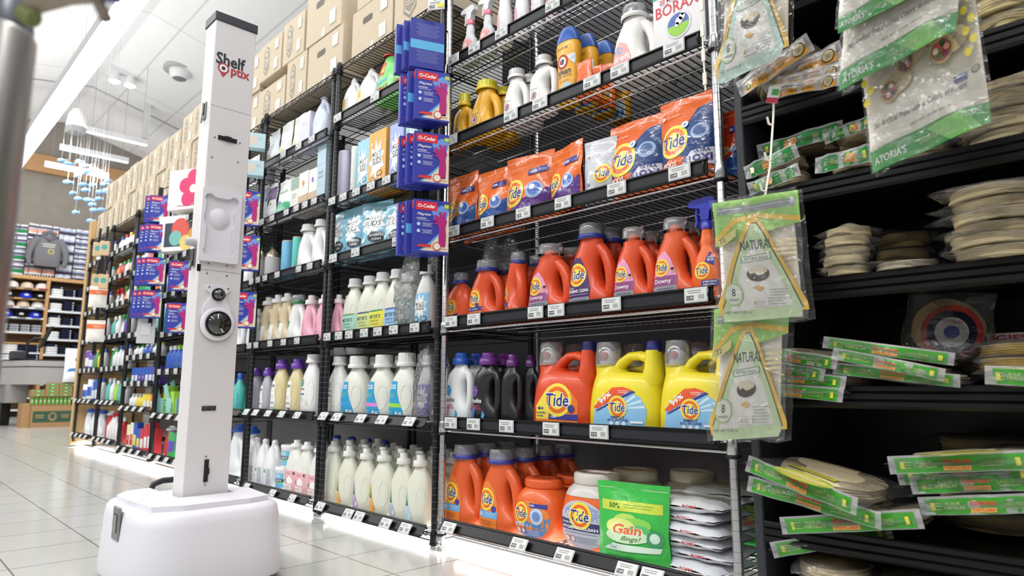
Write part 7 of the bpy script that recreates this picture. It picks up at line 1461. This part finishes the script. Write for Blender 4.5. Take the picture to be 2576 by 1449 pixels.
for sx in (-1, 1): MB('cloth', '77767a').tube([(sx*.22, 0, .33), (sx*.33, -.01, .2), (sx*.4, -.02, -.02), (sx*.42, -.03, -.22), (sx*.38, -.03, -.4)], [.09, .1, .085, .07, .05], n=10).build('sleeve', t)
MB('cloth', '6c6b70').tube([(-.13, -.02, .38), (-.12, -.05, .46), (0, -.06, .5), (.12, -.05, .46), (.13, -.02, .38), (0, -.1, .3), (-.13, -.02, .38)], .06, n=8).build('hood', t)
a = MB('cloth', 'fff', lambda x, z: -.1); a.lines(0, .17, .3, 2, .06, 'dcd8cc', t=.02); a.ddisc(.06, -.02, .07, 'd0c45a'); a.ddisc(.06, -.02, .05, '77767a'); a.build('print', t)
# ================================================================== checkout counter
cc = thing('checkout_counter', 'grey checkout counter beyond the end of the racks', 'counter', (-10.6, .9, 0))
m = MB('paint', 'a3a09e'); P8 = [(.3, -.70), (.3, .9), (-1.2, .9), (-1.2, -.9), (-.35, -.95)]
def slab(m, pts, z0, z1, **k):
    n = len(pts); m.add([(x, y, z0) for x, y in pts]+[(x, y, z1) for x, y in pts], [tuple(range(n))[::-1] if True else 0, tuple(range(n, 2*n))]+[(i, (i+1) % n, (i+1) % n+n, i+n) for i in range(n)], **k)
slab(m, P8, .64, .9); slab(m, [(x*1.0+.012*(1 if x > 0 else -1), y*1.01) for x, y in P8], .915, 1.0); m.build('counter_body', cc)
m = MB('black', '2a2a2c'); slab(m, [(x*.98, y*.98) for x, y in P8], .9, .915); slab(m, [(x*1.0, y*1.0) for x, y in P8], 1.0, 1.02); m.build('dark_trim', cc)
m = MB('paint', '8f8c8b'); m.box(-.9, -.1, -.9, -.62, .36, .64); m.build('side_cabinet', cc)
for y in (-.8, .7): MB('black', '1a1a1c').box(-.8, -.65, y-.06, y+.06, 0, .64).build('leg', cc)
t = thing('cash_register_screen', 'black touch screen on a bent arm standing on the counter', 'screen', at(92, 903, s=-10.7)+Vector((0, 0, -.0)), .0); t.location.z = 1.022
MB('black', '1d1d20').tube([(0, -.12, 0), (0, -.14, .25), (0, -.05, .34), (.02, .05, .33)], .02, n=8).build('arm', t); m = MB('black', '101114'); m.xf = Matrix.Translation((.02, .08, .34)) @ Matrix.Rotation(R(-20), 4, 'X'); m.box(-.14, .14, -.015, .015, -.16, .2, ch=.005); m.build('display', t); MB('black', '1d1d20').box(-.1, .1, -.2, -.04, 0, .02, ch=.004).build('foot', t)
t = thing('receipt_printer', 'small dark grey till printer left of the counter screen', 'printer', (-10.75, at(45, 890, s=-10.75).y, 1.022)); MB('black', '3c3d42').box(-.1, .1, -.1, .1, 0, .13, ch=.015).build('body', t); MB('paint', 'c8c8ca').box(-.05, .06, -.05, .05, .13, .135).build('paper_slot', t)
t = thing('chip_bag', 'white and blue bag hanging at the counter end', 'bag', at(188, 975, s=-10.24)-Vector((0, 0, .0)), pi/2); t.location.z = .68; pouch_parts(t, .34, .52, .1, 'eceef0', art=lambda a, w, h: (a.dpoly([(-.4*w, .3*h), (.4*w, .36*h), (.3*w, .42*h), (-.3*w, .4*h)], '3a80c8'), a.ddisc(.05*w, .66*h, .16*w, '8a5a4a', rz=.08*h)), fin='softfilm', seed=3)
def floorbox(pl, pr, pt, pb, s, label, art=None, col='b08a62', dep=.4, z0=None, grp=None, name='shipping_carton'):
    a = at(pl, pb, s=s); b = at(pr, pb, s=s); z1 = at((pl+pr)/2, pt, s=s).z; zb = at((pl+pr)/2, pb, s=s).z if z0 is None else z0
    t = thing(name, label, 'box', (s-dep/2, (a.y+b.y)/2, max(zb, 0)), pi/2, grp); box_parts(t, b.y-a.y, z1-max(zb, 0), dep, col, art, fin='card'); return t
floorbox(75, 182, 1020, 1072, -10.25, 'large brown carton with green printed panel under the counter', lambda a, w, h: (a.drect(-.46*w, .46*w, .22*h, .74*h, '3f5f4c', mx=.2), a.ddisc(0, .48*h, .1*w, 'a88a62', rz=.2*h), a.ddisc(0, .5*h, .06*w, '3f5f4c', rz=.12*h), a.lines(-.3*w, .55*h, .2*w, 2, .1*h, 'a88a62', t=.02), a.lines(.3*w, .55*h, .2*w, 2, .1*h, 'a88a62', t=.02)), z0=0)
zc = at(128, 1020, s=-10.25).z
floorbox(52, 73, 1015, 1070, -10.3, 'narrow brown carton left of the green-panelled carton', z0=0)
ya, yb_ = at(78, 1000, s=-10.25).y, at(182, 1000, s=-10.25).y; n = 10
for k in range(n):
    t = thing('green_packet', f'upright green packet, number {ORD[k] if k < 8 else ["ninth", "tenth"][k-8]} from left under the counter', 'packet', (-10.35, ya+(yb_-ya)*(k+.5)/n, zc+.002), pi/2, 'green packets under the counter'); box_parts(t, (yb_-ya)/n*.86, .13, .1, '9a7a52', lambda a, w, h: (a.drect(-.36*w, .36*w, .1*h, .9*h, '5cb84a' if True else '', mx=.1), a.ddisc(0, .5*h, .2*w, 'd8e8c8', rz=.12*h)))
for q in range(3):
    for k in range(4 if q else 2):
        t = thing('flat_carton', f'flat green-labelled carton, {ORD[k]} from bottom, {["left", "middle", "right"][q]} stack under the counter', 'box', (-10.4, ya+(yb_-ya)*(q+.5)/3, zc+.136+.052*k), pi/2, 'flat green-labelled cartons'); box_parts(t, (yb_-ya)/3*.96, .05, .26, 'a8865c', lambda a, w, h: (a.drect(-.34*w, .34*w, .2*h, .8*h, '4fa048', mx=.2), a.lines(0, .5*h, .2*w, 1, .1*h, 'e8f0d8', t=.01)))
c = at(2, 1170, z=0); t = thing('cardboard_box', 'cardboard box corner at the lower left picture edge', 'box', (-3.35, -1.16, 0), .1); box_parts(t, .3, .16, .3, 'b08258', fin='card')
# ================================================================== fish mobile
fz = [(500, 10), (556, 36), (640, 18), (628, 132), (548, 186), (682, 50), (702, 108), (742, 84), (788, 92), (676, 206), (748, 208), (690, 250), (815, 268), (842, 200), (588, 276), (636, 322), (716, 330), (800, 322), (742, 368), (764, 414), (826, 410), (610, 432), (732, 500), (832, 148), (862, 252), (872, 178)]
f0 = None
for i, (u, v) in enumerate(fz):
    c = at(u/3.22, 400+v/3.22, s=-8+.25*sin(i*2.3)); lab = f"blue paper fish on a thread, about the {['first', 'second', 'third', 'fourth', 'fifth', 'sixth', 'seventh', 'eighth', 'ninth', 'tenth', 'eleventh', 'twelfth', 'thirteenth'][i//2]} of the shoal from top left, {['upper', 'lower'][i % 2]}"
    lab = f"pale blue fish of the hanging shoal, {['highest left', 'high left', 'high middle', 'upper left pair', 'left edge', 'top centre', 'upper centre', 'upper centre right', 'upper right', 'centre left', 'centre', 'centre below', 'right middle', 'right by boxes', 'lower left front', 'lower left rear', 'lower centre', 'lower right', 'lower centre low', 'low right', 'low far right', 'bottom left', 'bottommost', 'far right high', 'far right middle', 'far right upper'][i]}"
    if f0 is None:
        f0 = t = thing('paper_fish', lab, 'fish ornament', c, .9, 'blue fish mobile'); t.scale = (.47, .47, .47)
        MB('satin', '7fb2e8').rings([[(x, r*.5*cos(a), r*sin(a)) for a in [2*pi*j/12 for j in range(12)]] for x, r in [(-.13, .006), (-.11, .035), (-.05, .06), (.02, .055), (.08, .025), (.11, .01)]]).build('body', t)
        MB('satin', '8fbcec').prism([(.1, 0), (.17, .05), (.155, 0), (.17, -.05)], -.004, .004).build('tail', t)
        MB('chrome', 'e4e4e8').tube([(0, 0, .05), (0, 0, 6.0)], .004, n=4).build('thread', t)
    else: t = dup(f0, c, lab, rz=.9+.5*sin(i*1.7), group='blue fish mobile')
    t.rotation_euler = (0, R(18+10*sin(i)), .9+.4*sin(i*1.7)) if False else (0, 0, .75+.3*sin(i*1.7))
# ================================================================== blurred things close to the camera
def campt(gx, gy, z): q = g2w(gx, gy, 0); return Vector((CAM.x+q.x, CAM.y+q.y, z))
c = campt(-.468, .56, 0)
t = thing('steel_canister', 'shiny steel cylinder very close at the left edge, out of focus', 'canister', c)
MB('steel', 'b9b6b2').lathe([(.03, .3), (.034, .31), (.034, .918), (.032, .922)], 40).build('cylinder', t)
MB('steel', '8e9298').lathe([(.031, .921), (.031, .93), (.026, .95), (.02, .968), (.0, .972)], 40).build('lid', t)
MB('steel', '6e6a64').lathe([(.02, 0), (.05, .005), (.05, .012), (.012, .02), (.012, .31)], 24).build('stand', t)
c = campt(-.352, .5, .915)
t = thing('bunched_cloth', 'blurred bundle of beige, pink and navy cloth, top left', 'cloth', c, .80); t.scale = (.36, .36, .36)
for nm, pts, r, col in [('beige_fold', [(-.12, 0, .0), (-.04, .02, .04), (.06, 0, .035), (.14, 0, .06)], .035, 'b0a294'), ('pink_fold', [(.0, .02, .09), (.08, .02, .07), (.17, .02, .085)], .03, 'c89a9a'), ('navy_fold', [(-.1, -.01, .07), (-.03, 0, .075), (.02, 0, .07)], .03, '2c3350'), ('hanging_fold', [(.03, 0, .05), (.045, 0, .0), (.07, 0, -.045)], .013, '8a8078'), ('blue_tip', [(.07, -.01, .0), (.1, -.01, -.005)], .008, '6a70a8'), ('olive_fold', [(-.12, 0, -.03), (-.09, 0, -.045)], .02, '8a9060')]:
    MB('cloth', col).tube(pts, r, n=12).build(nm, t)
